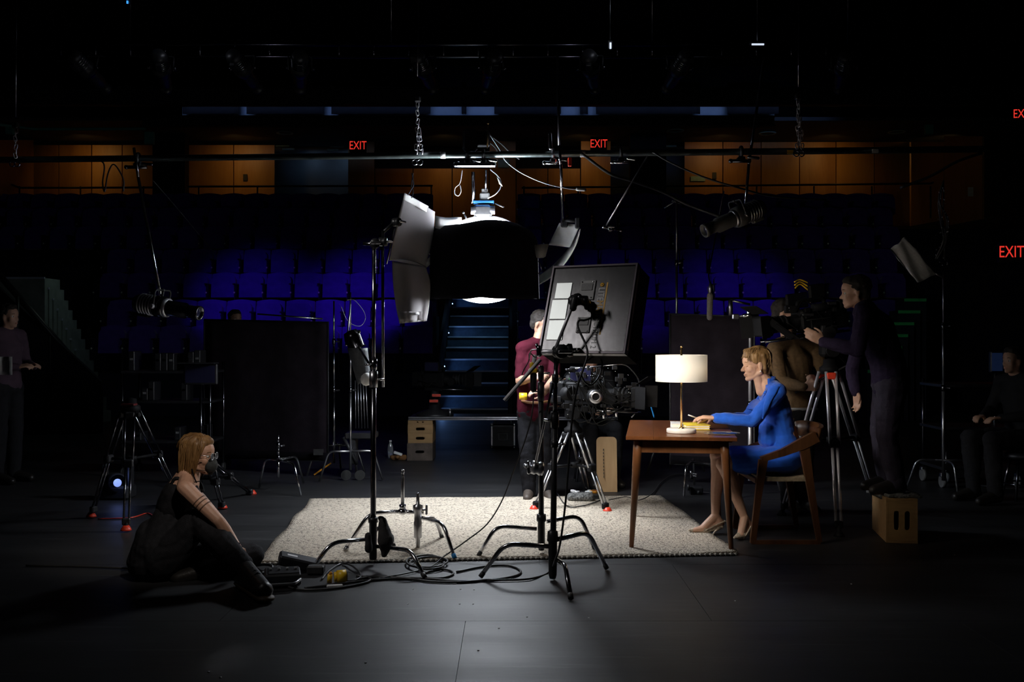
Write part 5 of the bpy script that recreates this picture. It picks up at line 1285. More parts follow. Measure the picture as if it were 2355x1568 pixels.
# ================================================================ RIGGING
TEALPIPE = M('dull_pipe_steel', (.25, .3, .29), .38, .85, .2, 8)
pL, pR = P(-40, 368, 8.25), P(2262, 343, 7.6)
def pipe_at(px):
    t = (px+40)/(2302); d = 8.25
    for _ in range(4):
        k = (((px-CX)*d/F)-pL.x)/(pR.x-pL.x); d = lerp(pL.y, pR.y, k)
    return lerp(pL, pR, k)
pb = thing('pipe_batten', 'long horizontal steel lighting pipe spanning the whole stage', 'pipe', lerp(pL, pR, .5))
MB().cyl(pL, pR, .026, n=16).o('pipe', TEALPIPE, pb)
for px in (1019, 1340): c = pipe_at(px); MB().cyl(c-V((.02, 0, 0)), c+V((.02, 0, 0)), .029, n=16).o('tape_band', WHITEPL, pb)
for px in (1815, 2010): c = pipe_at(px); MB().box(c+V((0, -.028, -.01)), (.05, .003, .03), bev=.001).o('tape_tag', YELLOW if px < 1900 else WHITEPL, pb)
# chains
lk = None
def chain(px, ytop, ylink, ybot, label, bag):
    global lk
    c = pipe_at(px)
    t = thing('hoist_chain', label, 'chain', P(px, ybot, c.y-.06), 'hanging hoist chains')
    top = P(px, ytop, c.y-.06); MB().cyl(P(px+2, -30, c.y-.06), top, .004, n=6).o('wire', DCHROME, t)
    z0 = P(px, ylink, c.y-.06).z; z1 = P(px, ybot, c.y-.06).z; x = P(px, 0, c.y-.06).x
    pitch = .034; n = int((z0-z1)/pitch)
    for j in range(2 if bag else 1):
        for k in range(n):
            if lk is None:
                pts = []
                for q in range(12):
                    a = 2*pi*q/12; pts.append(V((.0115*cos(a), 0, .0115*sin(a)+(.012 if sin(a) > 0 else -.012))))
                me = MB().tube(pts+[pts[0], pts[1]], .004, 6, False).mesh('link'); me.materials.append(BRIGHT); lk = me
            if j == 1 and k < n*.35: continue
            o = bpy.data.objects.new('link', lk); COL.objects.link(o); o.parent = t
            o.location = V((x+(.014*sin(k*1.7+j*2))*(k/n)+j*.03*(k/n), c.y-.06+.01*cos(k*2.1), z0-pitch*k))-t.location
            o.rotation_euler = (.15*sin(k*3.1), .25*sin(k*1.9+j), (k % 2)*pi/2+.3)
    for sg in (-1, 1):
        pts = [V((x+.02*sg+.022*cos(a), c.y-.075, z1-.02+.022*sin(a))) for a in [2*pi*q/12 for q in range(14)]]
        MB().tube(pts, .0055, 6, False).o('shackle_ring', CHROME, t)
    MB().box(V((x, c.y-.06, z0+.04)), (.05, .05, .05), bev=.01).o('hook_block', BLKMETAL, t)
chain(960, 176, 240, 368, 'chrome chain bundle hanging in front of the pipe by the frosted flag', True)
chain(1836, 200, 235, 348, 'chrome chain hanging in front of the pipe at right', True)
chain(36, 270, 300, 372, 'dim chain hanging in front of the pipe at the far left', False)
# pipe clamps
def clamp(px, label, drop, mat=BLKMETAL, bright=CHROME, big=1.0):
    c = pipe_at(px); t = thing('pipe_clamp', label, 'clamp', c-V((0, 0, .08)), 'clamps on the lighting pipe')
    pts = [c+V((0, .036*cos(a), .036*sin(a))) for a in [lerp(-1.2, pi+1.2, k/14) for k in range(15)]]
    MB().tube(pts, .012*big, 8).box(c+V((0, 0, -.06)), (.05*big, .07, .04), bev=.008).o('hook', mat, t)
    MB().cyl(c+V((-.06*big, -.02, -.075)), c+V((.06*big, -.02, -.075)), .014).ball(c+V((-.07*big, -.02, -.075)), .018).o('bolt', bright, t)
    MB().cap(c+V((.05, -.05, -.05)), c+V((.1*big, -.06, -.06)), .012).o('lever', bright, t)
    return t, c
t, c = clamp(1075, 'left clamp of the lantern hanger bar on the pipe', 0)
MB().box(c+V((.06, -.03, -.085)), (.34, .05, .04), bev=.01).o('hanger_bar', CHROME, t); MB().box(c+V((.02, .02, .12)), (.12, .06, .18), bev=.02).o('motor_box', BLKMETAL, t)
t, c = clamp(1112, 'right clamp of the lantern hanger bar on the pipe', 0); MB().box(c+V((-.02, .04, .13)), (.14, .05, .12), bev=.01).o('junction_box', BLKPLASTIC, t)
MB().cyl(c+V((.03, 0, .05)), c+V((.035, 0, .24)), .006).ball(c+V((.035, 0, .25)), .012).o('safety_pin', BRASS, t)
t, c = clamp(1272, 'bright clamp holding the bounce card rod on the pipe', 0, STEEL); MB().cap(c+V((-.02, -.03, .04)), c+V((-.025, -.03, .15)), .018).o('handle', CHROME, t); MB().box(c+V((.13, -.03, -.07)), (.03, .03, .07), bev=.005).o('red_tag', RED, t)
clamp(1428, 'dark clamp on the pipe above the black flag', 0)
clamp(1704, 'dark clamp holding the right spotlight rod on the pipe', 0, BLKMETAL, DCHROME, 1.2)
clamp(318, 'dark clamp holding the left spotlight rod on the pipe', 0, BLKMETAL, DCHROME, 1.3)

# profile spotlights
def spotlight(label, drop, joint, ctr, dirv, s, mats, bright, group='hanging profile spotlights', lensmat=None):
    t = thing('spotlight', label, 'spotlight', ctr, group)
    for a, b, m_ in drop: MB().cyl(a, b, .0115*max(s, .8), n=10).o('drop_rod', m_, t)
    T = look(ctr, dirv)
    MB(T).lathe([(.001, -.24*s), (.06*s, -.24*s), (.075*s, -.2*s), (.075*s, -.06*s), (.085*s, -.05*s), (.085*s, .02*s), (.07*s, .03*s), (.001, .03*s)], (0, 0, 0), (1, 0, 0), 20).o('body', mats, t)
    b = MB(T).lathe([(.06*s, .02*s), (.062*s, .2*s), (.05*s, .21*s), (.05*s, .3*s), (.056*s, .3*s), (.056*s, .33*s), (.045*s, .33*s), (.044*s, .25*s)], (0, 0, 0), (1, 0, 0), 20).o('lens_barrel', mats, t)
    MB(T).lathe([(.0635*s, .02*s), (.075*s, .025*s), (.075*s, .045*s), (.0635*s, .05*s)], (0, 0, 0), (1, 0, 0), 20).o('barrel_ring', bright, b)
    MB(T).lathe([(.001, .315*s), (.03*s, .312*s), (.045*s, .3*s)], (0, 0, 0), (1, 0, 0), 16).o('lens', lensmat or GLASSLENS, b)
    m = MB(T)
    for k in range(5): m.lathe([(.076*s, (-.19+.025*k)*s), (.084*s, (-.185+.025*k)*s), (.076*s, (-.18+.025*k)*s)], (0, 0, 0), (1, 0, 0), 18)
    m.o('cooling_fins', bright, t)
    R = .105*s
    MB(T).tube(fillet([(-.02*s, R, -.02*s), (-.02*s, R, .13*s), (-.02*s, -R, .13*s), (-.02*s, -R, -.02*s)], .03), .008*s, 6).o('yoke', BLKMETAL, t)
    ytop = T @ V((-.02*s, 0, .13*s)); MB().cyl(drop[-1][1], ytop, .012, n=8).ball(ytop, .016).o('swivel', BLKMETAL, t)
    for sg in (-1, 1): MB(T).cyl((-.02*s, sg*R, 0), (-.02*s, sg*(R+.03*s), 0), .018*s, n=10).o('tilt_knob', bright, t)
    MB(T).box((-.16*s, 0, -.08*s), (.1*s, .05*s, .04*s), bev=.006).o('shutter_box', mats, t)
    return t
SPM = M('grey_painted_casting', (.1, .1, .095), .4, .2, .15, 20)
spotlight('profile spotlight on a long slanted rod at left, aimed right', [(P(308, 340, 8.08), P(318, 408, 8.06), DCHROME), (P(318, 408, 8.0), P(372, 692, 7.85), CHROME)], None, P(375, 706, 7.8), (1, -.25, -.16), 1.0, DCHROME, BRIGHT)
spotlight('profile spotlight on a long slanted rod at right, aimed left', [(P(1758, 130, 7.9), P(1722, 378, 7.75), DCHROME), (P(1722, 378, 7.75), P(1714, 480, 7.7), CHROME)], None, P(1697, 499, 7.65), (-1, -.3, -.42), .95, SPM, STEEL)
# truss with fixtures in the dark grid
tr = thing('ladder_truss', 'dark ladder truss high up across the black ceiling', 'truss', P(1150, 133, 13))
for y in (103, 131): MB().cyl(P(120, y, 13), P(2000, y, 13), .02, n=8).o('chord', DCHROME, tr)
for x in (300, 900, 1500, 1950): MB().cyl(P(x, 103, 13), V((P(x, 0, 13).x, 13, 8.5)), .006, n=6).o('hanger_wire', DCHROME, tr)
for k in range(24): x = 140+80*k; MB().cyl(P(x, 103, 13), P(x, 131, 13), .012, n=6).o('rung', DCHROME, tr)
for k, (px, s_) in enumerate([(200, 1.0), (372, 1.1), (560, 1), (690, 1), (975, 1), (1130, 1), (1360, 1), (1560, 1), (1940, 1.1)]):
    c = P(px, 160, 12.8)
    spotlight('dark spotlight hanging from the ceiling truss, %s from the left' % ORD[k], [(P(px, 131, 13), c+V((0, 0, .1)), DCHROME)], None, c, (.2*(-1)**k, 1, -.35), 1.4, BLKMETAL, DCHROME, 'truss spotlights')
light('grid_work_lamp', 'POINT', P(1400, 70, 12.2), None, 1.0, (.8, .85, 1), .05)
light('grid_work_lamp', 'POINT', P(420, 70, 12.3), None, .9, (.8, .85, 1), .05)
LEDW = M('white_work_light', (1, 1, 1), .4, emit=(.75, .85, 1), es=.9); LEDBL = M('blue_indicator', (.1, .4, 1), .4, emit=(.05, .35, 1), es=1.2)
for (px0, py0, px1, py1, lb, mt, nm) in [(1729, 102, 1757, 102, 'thin white fluorescent tube glowing in the dark grid', LEDW, 'fluorescent_tube'), (1404, 98, 1404, 112, 'small white work light glowing in the dark grid', LEDW, 'work_light'), (293, 2, 293, 8, 'tiny blue indicator light at the top left edge', LEDBL, 'indicator_light')]:
    a, b = P(px0, py0, 12.6), P(px1, py1, 12.6); t = thing(nm, lb, 'light', a)
    MB().cyl(a, b, .012, n=8).o('tube', mt, t); MB().cyl((a+b)/2+V((0, .04, .02)), V(((a+b).x/2, 12.64, 8.5)), .004, n=6).o('hanger_wire', DCHROME, t); MB().box((a+b)/2+V((0, .04, .02)), (abs(b.x-a.x)+.06, .04, abs(b.z-a.z)+.03), bev=.006).o('housing', BLKPLASTIC, t)

# ================================================================ CABLES IN THE AIR
def cable(label, pts, r=.005, mat=CABLE, name='cable', group='cables'):
    pp = spline(pts, 7); t = tag(MB().tube(pp, r, 6).o(name, mat), label, 'cable', group); return t
def pc(px, dy=0, dd=-.03): c = pipe_at(px); return c+V((0, dd, dy))
LCAB = M('light_grey_cable', (.4, .4, .42), .4)
cable('pale cable sagging from the lantern clamps to the bounce rod connector', [P(1120, 300, 8.0), P(1150, 345, 7.95), P(1163, 370, 7.9), P(1200, 398, 7.85), P(1255, 422, 7.8), P(1310, 434, 7.8), P(1342, 436, 7.8)], .005, LCAB)
cable('thin cable arching over the pipe right of the lantern', [P(1108, 318, 8.0), P(1125, 312, 8.0), P(1152, 330, 8.0), P(1175, 352, 8.0), P(1195, 366, 8.0)], .006)
cable('second thin cable arching over the pipe right of the lantern', [P(1090, 340, 8.0), P(1115, 325, 8.0), P(1138, 338, 8.0), P(1150, 360, 8.0)], .005)
cable('small cable loop hanging left of the lantern head', [P(1063, 392, 7.95), P(1058, 420, 7.95), P(1047, 432, 7.95), P(1046, 445, 7.95), P(1054, 450, 7.95), P(1060, 440, 7.95), P(1058, 425, 7.95)], .004, LCAB)
cable('cable curling from the hanger bar to the lantern head', [P(1128, 390, 7.95), P(1148, 408, 7.9), P(1152, 428, 7.9), P(1140, 446, 7.9), P(1122, 456, 7.95)], .004, LCAB)
cable('thick dark cable bundle sloping from the pipe to the right stand', [pc(1335), P(1400, 398, 7.9), P(1450, 415, 8.1), P(1520, 440, 8.5), P(1580, 470, 8.6), P(1660, 500, 8.6)], .012)
cable('long cable sagging along the right wood panelling', [pc(1500), P(1545, 375, 7.75), P(1620, 408, 7.75), P(1700, 432, 7.75), P(1780, 452, 7.8), P(1900, 460, 7.9)], .008)
cable('cable rising to the right end of the pipe', [P(2070, 432, 7.7), P(2140, 405, 7.65), P(2200, 372, 7.6), P(2258, 352, 7.6)], .012)
cable('thin wire running diagonally down left behind the spotlight rod', [P(352, 415, 8.2), P(400, 470, 9), P(450, 530, 10), P(500, 590, 11)], .003)
cable('dark cable hanging in loops below the pipe at left', [pc(205), P(238, 375, 8.1), P(236, 420, 8.1), P(241, 440, 8.1), P(248, 400, 8.1), P(262, 378, 8.1), P(283, 410, 8.1), P(284, 440, 8.1)], .006)
tg = thing('connector', 'white cable connector hanging by the bounce card rod', 'connector', P(1337, 440, 7.8)); MB().cap(P(1328, 435, 7.8), P(1343, 436, 7.8), .014).o('shell', WHITEPL, tg); MB().cyl(P(1343, 436, 7.8), P(1348, 437, 7.8), .009).o('tip', BLKPLASTIC, tg)
tg = thing('cable_tag', 'white paper tag on the cable right of the lantern head', 'tag', P(1146, 425, 7.88)); MB().sheet([[P(1142+i*2+j*4, 405+i*6+j*3, 7.88) for j in range(3)] for i in range(4)], .002).o('card', WHITEPL, tg)
# small arm rig on slanted rod
ar = thing('hanging_arm', 'thin slanted rod with small bracket hanging below the pipe', 'rod', P(1398, 530, 8.0))
MB().cyl(pc(1490, -.02, 0), P(1393, 520, 8.0), .007, n=8).o('rod', STEEL, ar); MB().cyl(P(1385, 522, 8.0), P(1428, 530, 8.0), .01).ball(P(1390, 522, 8.0), .016).ball(P(1428, 530, 8.0), .014).o('bracket', DCHROME, ar); grip(ar, P(1405, 526, 8.0), (0, -1, .2), .7, DCHROME)

# ================================================================ FLAGS AND BACKGROUND STANDS
def flag(label, x0, x1, y0, y1, d0, d1, hem=.02):
    t = thing('black_flag', label, 'flag', P((x0+x1)/2, y1, (d0+d1)/2), 'black cloth flags')
    A_, B_, C_, D_ = P(x0, y0, d0), P(x1, y0+6, d1), P(x1, y1, d1), P(x0, y1-8, d0)
    MB().tube([A_, B_, C_, D_, A_], .009, 8).o('frame', BLKMETAL, t)
    g = [[lerp(lerp(A_, B_, j/12), lerp(D_, C_, j/12), i/14)+V((0, .012*sin(j*1.3)+.01*noise.noise(V((i*.4, j*.5, x0))), 0)) for j in range(13)] for i in range(15)]
    MB().sheet(g, .004).o('cloth', DUVET, t)
    g = [[lerp(lerp(A_, B_, j/12), lerp(D_, C_, j/12), .94+.06*i)+V((0, -.014+.012*sin(j*1.3), 0)) for j in range(13)] for i in range(2)]
    MB().sheet(g, .003).o('hem', BLKCLOTH, t)
    MB().box(lerp(D_, C_, .93)+V((0, -.03, .09)), (.1, .004, .06)).o('cloth_label', RUBBER, t)
    return t
flag('big black cloth flag at left behind the seated masked woman', 470, 755, 735, 1060, 10.6, 9.9)
flag('black cloth flag behind the desk lamp and seated woman', 1541, 1735, 722, 1075, 9.5, 9.3)
def simple_stand(label, px, ytop, ybase, d=None, r=.011, mat=STEEL, legs=((-.35, .2), (.35, .1), (0, -.35)), arm=None, legmat=None, hubz=.3):
    g = G(px, ybase); d = d or g.y; x = P(px, 0, d).x; zt = P(px, ytop, d).z
    t = thing('light_stand', label, 'stand', V((x, d, 0)))
    zs = [.12, lerp(.12, zt, .45), lerp(.12, zt, .75), zt]
    for k in range(3): MB().cyl((x, d, zs[k]), (x, d, zs[k+1]), r*(1.5-.25*k), n=10).o('pole', mat, t)
    for k in (1, 2): collar(t, (x, d, zs[k]), r*1.9, .06, (1, -.4, 0), DCHROME)
    for lx, ly_ in legs: MB().tube(fillet([(x, d, hubz), (x+lx*.7, d+ly_*.7, hubz), (x+lx, d+ly_, .012)], .06), .011, 8).o('leg', legmat or mat, t)
    if arm:
        for a, b in arm: MB().cyl(a, b, .008, n=8).o('arm', mat, t)
    return t
s1 = simple_stand('thin chrome stand holding the left black flag', 768, 692, 1092, None, .009, CHROME, ((-.25, -.1), (.3, .1), (.0, .4)), [(P(592, 722, 9.8), P(742, 733, 9.8))])
MB().box(P(742, 1078, 10.1), (.2, .05, .015), Matrix.Rotation(-.6, 3, 'Y')).o('orange_leg_tape', ORANGE, s1)
s2 = simple_stand('low chrome stand base standing behind the left corner of the rug', 640, 1000, 1125, 9.1, .009, CHROME, ((.28, -.35), (-.2, .1), (.15, .4)), None, None, .28)
simple_stand('dark stand rising behind the right black flag', 1556, 452, 1085, 10.2, .01, STEEL, ((-.3, 0), (.3, .1), (0, .4)), [(P(1528, 478, 10.2), P(1570, 452, 10.2)), (P(1545, 462, 10.2), P(1572, 470, 10.2))])
s4 = simple_stand('chrome stand rising directly behind the blonde woman', 1725, 716, 1130, 8.9, .012, BRIGHT, ((-.3, .1), (.3, .1), (0, .4)), [(P(1700, 727, 8.9), P(1745, 722, 8.9))])
MB().box(P(1725, 722, 8.9), (.06, .06, .08), bev=.01).cyl(P(1708, 727, 8.88), P(1742, 722, 8.88), .02).o('grip_block', CHROME, s4)
MB().box(P(1691, 728, 8.88), (.06, .05, .05), bev=.008).cyl(P(1680, 690, 8.9), P(1680, 725, 8.9), .02).cyl(P(1678, 690, 8.9), P(1725, 700, 8.9), .01).o('arm_head', STEEL, s4)
s5 = simple_stand('dim stand at left of the small softbox', 806, 672, 1090, 9.6, .008, STEEL, ((-.3, .0), (.3, .1), (0, .4)))
s6 = thing('rod_cart', 'dark cart of upright rods behind the left grip stand', 'cart', G(830, 1095))
for k in range(5): MB().cyl(P(817+6*k, 875, 9.9), P(818+7*k, 985, 9.9), .006, n=8).o('rod', STEEL, s6)
MB().box(P(832, 1000, 9.9), (.3, .25, .06), bev=.01).box(P(815, 1030, 9.9), (.05, .2, .3), bev=.01).o('tray', BLKMETAL, s6)
MB().cyl(P(790, 1005, 9.8), P(822, 1068, 9.8), .018, n=8).o('strut', BLKMETAL, s6)
for dx in (0, -32): 
    c = P(828+dx, 1083, 9.75); c.z = .05; MB().cyl(c-V((0, .015, 0)), c+V((0, .015, 0)), .05, n=16).o('wheel', RUBBER, s6)
# small softbox lamp at left
sf = thing('softbox_light', 'small chrome-topped lamp with dangling diffusion sleeve behind left stand', 'light', P(828, 890, 7.4))
MB(look(P(815, 785, 7.4), (.45, 0, -1), (1, 0, 0))).lathe([(.001, -.09), (.05, -.08), (.065, -.03), (.06, .05), (.07, .06)], (0, 0, 0), (1, 0, 0), 18).o('lamp_head', DCHROME, sf)
MB().tube(spline([P(797, 795, 7.4), P(800, 772, 7.4), P(815, 764, 7.4), P(829, 762, 7.4)], 6), .012, 8).o('handle', CHROME, sf)
SLV = M('grey_translucent_sleeve', (.13, .14, .15), .5, 0, .2, 25, .3, 60)
g = []
for i in range(11):
    s_ = i/10; c = P(lerp(822, 838, s_), lerp(800, 880, s_), 7.4); r = lerp(.075, .05, s_)
    g.append([c+V((r*cos(a)*1.0, r*sin(a), .012*sin(3*a)*s_)) for a in [2*pi*k/20 for k in range(21)]])
MB().sheet(g, .003).o('sleeve', SLV, sf)
MB().ball(P(842, 872, 7.36), (.045, .04, .05)).o('sleeve_bulge', WHITECLOTH, sf)
MB().cyl(P(859, 852, 6.15), P(820, 790, 7.35), .008, n=8).o('stand_arm', DCHROME, sf)
MB().cyl(P(797, 790, 7.4), P(806, 700, 7.6), .006, n=8).cyl(P(800, 800, 7.4), P(824, 870, 7.38), .005, n=8).o('drop_rod', STEEL, sf)
cable('thin wire loop hanging by the stand left of the frosted flag', [P(798, 690, 9.4), P(815, 690, 9.4), P(836, 715, 9.4), P(840, 735, 9.4), P(826, 750, 9.4), P(800, 738, 9.4), P(785, 705, 9.4)], .003, LCAB)
# boom microphone
mc = thing('boom_microphone', 'grey foam boom microphone hanging above the right flag', 'microphone', P(1633, 738, 8.3))
MB().cap(P(1633, 680, 8.3), P(1632, 730, 8.3), .026, .024).o('windshield', M('grey_brown_foam', (.12, .105, .09), .95, 0, .2, 60, .5, 300), mc)
MB().cyl(P(1634, 652, 8.3), P(1633, 676, 8.3), .014).o('holder', STEEL, mc); MB().tube([P(1629, 672, 8.3), P(1627, 660, 8.3), P(1640, 655, 8.3), P(1641, 672, 8.3)], .004, 6).o('shock_mount', BLKPLASTIC, mc)
MB().tube(spline([P(1634, 655, 8.3), P(1630, 630, 8.4), P(1637, 590, 8.6), P(1650, 520, 9), P(1665, 440, 9.6)], 5), .006, 6).o('boom_pole', DCHROME, mc)

# ================================================================ CAMERAS AND TRIPODS
BLUELED = M('blue_status_leds', (.05, .15, .6), .4, emit=(.06, .2, .9), es=.8); GREENLED = M('green_tape', (.05, .6, .12), .5)
CAMB = M('matte_camera_black', (.006, .006, .007), .62, 0, .3, 30, .1, 150, spec=.15); CAMCAB = M('camera_cable', (.008, .008, .008), .6, spec=.15); CAMG = M('dark_camera_grey', (.018, .018, .02), .55, 0, .3, 30, spec=.2)
def film_camera(label, T, s=1.0, yellow=False):
    o = T.translation
    t = thing('film_camera', label, 'film camera', o-V((0, 0, .1*s)), 'film cameras')
    def mb(): return MB(T @ Matrix.Scale(s, 4))
    mb().box((0, 0, 0), (.24, .13, .15), bev=.012).box((-.02, .068, 0), (.16, .015, .1), bev=.004).box((-.02, -.068, .01), (.14, .015, .09), bev=.004).o('body', CAMB, t)
    mb().box((-.18, 0, 0), (.11, .11, .15), bev=.012).o('battery', CAMB, t)
    mb().lathe([(.05, .11), (.05, .14), (.042, .15), (.042, .2), (.052, .205), (.052, .25), (.046, .255), (.046, .29), (.056, .3), (.056, .33), (.03, .33), (.001, .31)], (0, 0, 0), (1, 0, 0), 24).o('lens', CAMB, t)
    m = mb()
    for k in range(3): m.lathe([(.0525, .21+.03*k), (.0545, .212+.03*k), (.0545, .222+.03*k), (.0525, .224+.03*k)], (0, 0, 0), (1, 0, 0), 24)
    m.o('lens_rings', CAMG, t)
    mx_ = mb(); mx_.box((.37, 0, 0), (.05, .17, .13), bev=.01); mt = mx_.o('matte_box', CAMB, t)
    mb().box((.42, 0, .11), (.1, .19, .004), Matrix.Rotation(-.6, 3, 'Y')).o('top_flap', CAMB, mt)
    for sg in (-1, 1): mb().box((.42, sg*.11, 0), (.08, .004, .14), Matrix.Rotation(sg*.35, 3, 'Z')).o('side_flap', CAMB, mt)
    for sg in (-1, 1): mb().cyl((-.25, sg*.03, -.1), (.38, sg*.03, -.1), .0075, n=10).o('rod', DCHROME, t)
    mb().box((0, 0, -.1), (.2, .1, .035), bev=.006).o('base_plate', CAMB, t)
    mb().tube(fillet([(-.1, 0, .075), (-.1, 0, .13), (.1, 0, .13), (.1, 0, .075)], .03), .012, 8).o('top_handle', CAMB, t)
    mb().cyl((.05, .09, .08), (-.13, .1, .08), .024, n=14).cyl((-.13, .1, .08), (-.17, .1, .08), .03, .034, n=14).o('viewfinder', CAMB, t)
    mn = mb().box((.02, -.12, .13), (.16, .025, .1), bev=.006).o('monitor', CAMB, t); mb().box((.02, -.134, .13), (.14, .002, .08)).o('screen', GLASSLENS, mn)
    m = mb(); rnd = random.Random(int(s*100)+yellow)
    mb().cyl((.22, -.075, -.02), (.22, -.115, -.02), .038, n=18).o('focus_wheel', CAMB, t)
    for k in range(8): mb().box((rnd.uniform(-.2, .1), rnd.choice((-.08, .08)), rnd.uniform(-.05, .09)), (rnd.uniform(.02, .05), .02, rnd.uniform(.015, .04)), bev=.003).o('module', rnd.choice((CAMB, CAMB, CAMG)), t)
    for k in range(6):
        a = V((rnd.uniform(-.22, .0), rnd.choice((-.09, .09)), rnd.uniform(-.05, .08))); b = V((rnd.uniform(-.1, .3), rnd.choice((-.1, .1)), rnd.uniform(-.08, .12)))
        mb().tube(spline([a, (a+b)/2+V((0, rnd.uniform(-.08, .08), rnd.uniform(-.12, .1))), b], 6), .004, 6).o('cable', CAMCAB, t)
    for k in range(10): m.ball((rnd.uniform(-.22, .1), rnd.choice((-.078, .078)), rnd.uniform(-.07, .075)), .005, n=6)
    m.o('switches', CHROME, t)
    if yellow:
        m = mb()
        for i in range(4):
            for j in range(4): m.ball((-.12+.02*i, -.07, .13+.022*j), .0045, n=6)
        m.o('status_leds', BLUELED, t); mb().box((-.09, -.05, .165), (.12, .03, .12), bev=.008).o('transmitter', CAMB, t)
        for k in range(3): mb().tube(spline([(-.05, -.08, .19+.025*k), (.0, -.09, .235+.015*k), (.05, -.08, .215+.02*k)], 5), .005, 6).o('yellow_tape', YELLOW, t)
    else:
        mb().box((-.06, -.085, .1), (.03, .02, .014)).box((.0, -.085, .105), (.02, .02, .012)).o('green_tape', GREENLED, t)
    return t
def tripod(label, apex, feet, tip=RED, r=.011, head=True, mat=CHROME, midcol=CAMB, clampcol=RED):
    t = thing('tripod', label, 'tripod', V((apex.x, apex.y, 0)), 'camera tripods')
    MB().lathe([(.001, -.05), (.06, -.05), (.075, -.02), (.075, .0), (.05, .02), (.045, .06), (.001, .07)], apex, (0, 0, 1), 18).o('bowl', CAMB, t)
    if head:
        MB().box(apex+V((0, 0, .13)), (.14, .12, .1), bev=.02).box(apex+V((0, 0, .19)), (.2, .09, .025), bev=.006).cyl(apex+V((0, -.09, .13)), apex+V((0, .09, .13)), .05, n=16).o('fluid_head', CAMB, t)
    mid = []
    for f in feet:
        d = V((f.x-apex.x, f.y-apex.y, 0)).normalized(); sv = V((-d.y, d.x, 0)); a = apex+d*.07-V((0, 0, .03))
        k1 = lerp(a, f, .45); k2 = lerp(a, f, .93); lg = MB().box(k1, (.075, .05, .06), frame((0, 0, 0), sv, d).to_3x3(), bev=.01)
        lg = lg.o('leg_joint', midcol, t)
        for sg in (-1, 1):
            MB().cyl(a+sv*sg*.034, k1+sv*sg*.03, r, n=10).cyl(k1+sv*sg*.018, k2+sv*sg*.018, r*.85, n=10).o('leg_tube', mat, lg)
        MB().box(k2, (.06, .04, .05), frame((0, 0, 0), sv, d).to_3x3(), bev=.008).o('lower_joint', midcol, lg)
        MB().cap(k2, f+V((0, 0, .02)), .018, .014).o('foot', CAMB, lg)
        MB().lathe([(.001, .035), (.02, .035), (.035, .012), (.04, 0), (.001, 0)], V((f.x, f.y, f.z)), (0, 0, 1), 14).o('rubber_foot', tip, lg)
        MB().box(a-V((0, 0, .03))+d*.012, (.07, .03, .05), frame((0, 0, 0), sv, d).to_3x3(), bev=.008).o('leg_clamp', clampcol, lg)
        mid.append(k1)
    c = (mid[0]+mid[1]+mid[2])/3
    for k in mid: MB().cyl(c, k, .012, n=8).o('spreader_arm', CAMB, t)
    MB().cyl(c-V((0, 0, .02)), c+V((0, 0, .02)), .035, n=14).o('spreader_hub', CAMB, t)
    return t
# central camera and tripod
ap1 = P(1318, 985, 8.25)
tripod('central camera tripod with red feet standing at the rug edge', ap1, [G(1397, 1176, .01), G(1228, 1172, .01), V((P(1350, 0, 8.9).x, 8.9, 0))], RED, .011, True, STEEL, CAMB, CAMB)
T1 = look(P(1345, 905, 8.2), (.92, -.45, -.03))
fc1 = film_camera('film camera rig on the central tripod under the panel light', T1, 1.25)
def o1(px, py, dd=0): return P(px, py, 8.05+dd)
MB().tube(fillet([o1(1300, 850), o1(1440, 836), o1(1470, 870), o1(1473, 935), o1(1452, 960)], .06), .008, 8).o('cage_bar', DCHROME, fc1)
MB().box(o1(1447, 918), (.13, .05, .12), bev=.01).o('rear_monitor', CAMB, fc1); MB().box(o1(1440, 915, -.03), (.09, .004, .08)).o('rear_screen', GLASSLENS, fc1)
MB().cyl(o1(1300, 905, -.02), o1(1316, 905, -.1), .055, n=18).o('eyepiece_ring', CAMB, fc1); MB().cyl(o1(1362, 910, -.1), o1(1370, 912, -.22), .055, .06, n=20).o('side_lens', CAMB, fc1)
MB().lathe([(.03, 0), (.055, .004), (.055, .01), (.03, .012)], o1(1370, 912, -.225), (0, -1, 0), 18).o('lens_rim', STEEL, fc1)
rnd = random.Random(4)
for k in range(44): MB().box(o1(rnd.uniform(1300, 1460), rnd.uniform(845, 945), rnd.uniform(-.12, .1)), (rnd.uniform(.015, .06), .04, rnd.uniform(.012, .05)), bev=.003).o('accessory', rnd.choice((CAMB, CAMG)), fc1)
for k in range(18):
    a, b = (rnd.uniform(1290, 1400), rnd.uniform(840, 900)), (rnd.uniform(1340, 1470), rnd.uniform(900, 965))
    MB().tube(spline([o1(*a, -.13), o1((a[0]+b[0])/2+rnd.uniform(-20, 20), max(a[1], b[1])+rnd.uniform(0, 18), -.16), o1(*b, -.12)], 6), .004, 6).o('cable', CAMCAB, fc1)
m = MB()
for k in range(26): m.ball(o1(rnd.uniform(1295, 1465), rnd.uniform(845, 955), -.14), .0045, n=6)
m.o('bolts', CHROME, fc1)
MB().cyl(o1(1388, 945, -.1), o1(1389, 962, -.1), .012).cyl(o1(1417, 940, -.1), o1(1418, 958, -.1), .012).o('chrome_studs', CHROME, fc1)
cable('long blue cable hanging behind the right side of the central camera', [P(1485, 900, 8.5), P(1496, 930, 8.5), P(1505, 960, 8.5)], .008, BLUETIP)
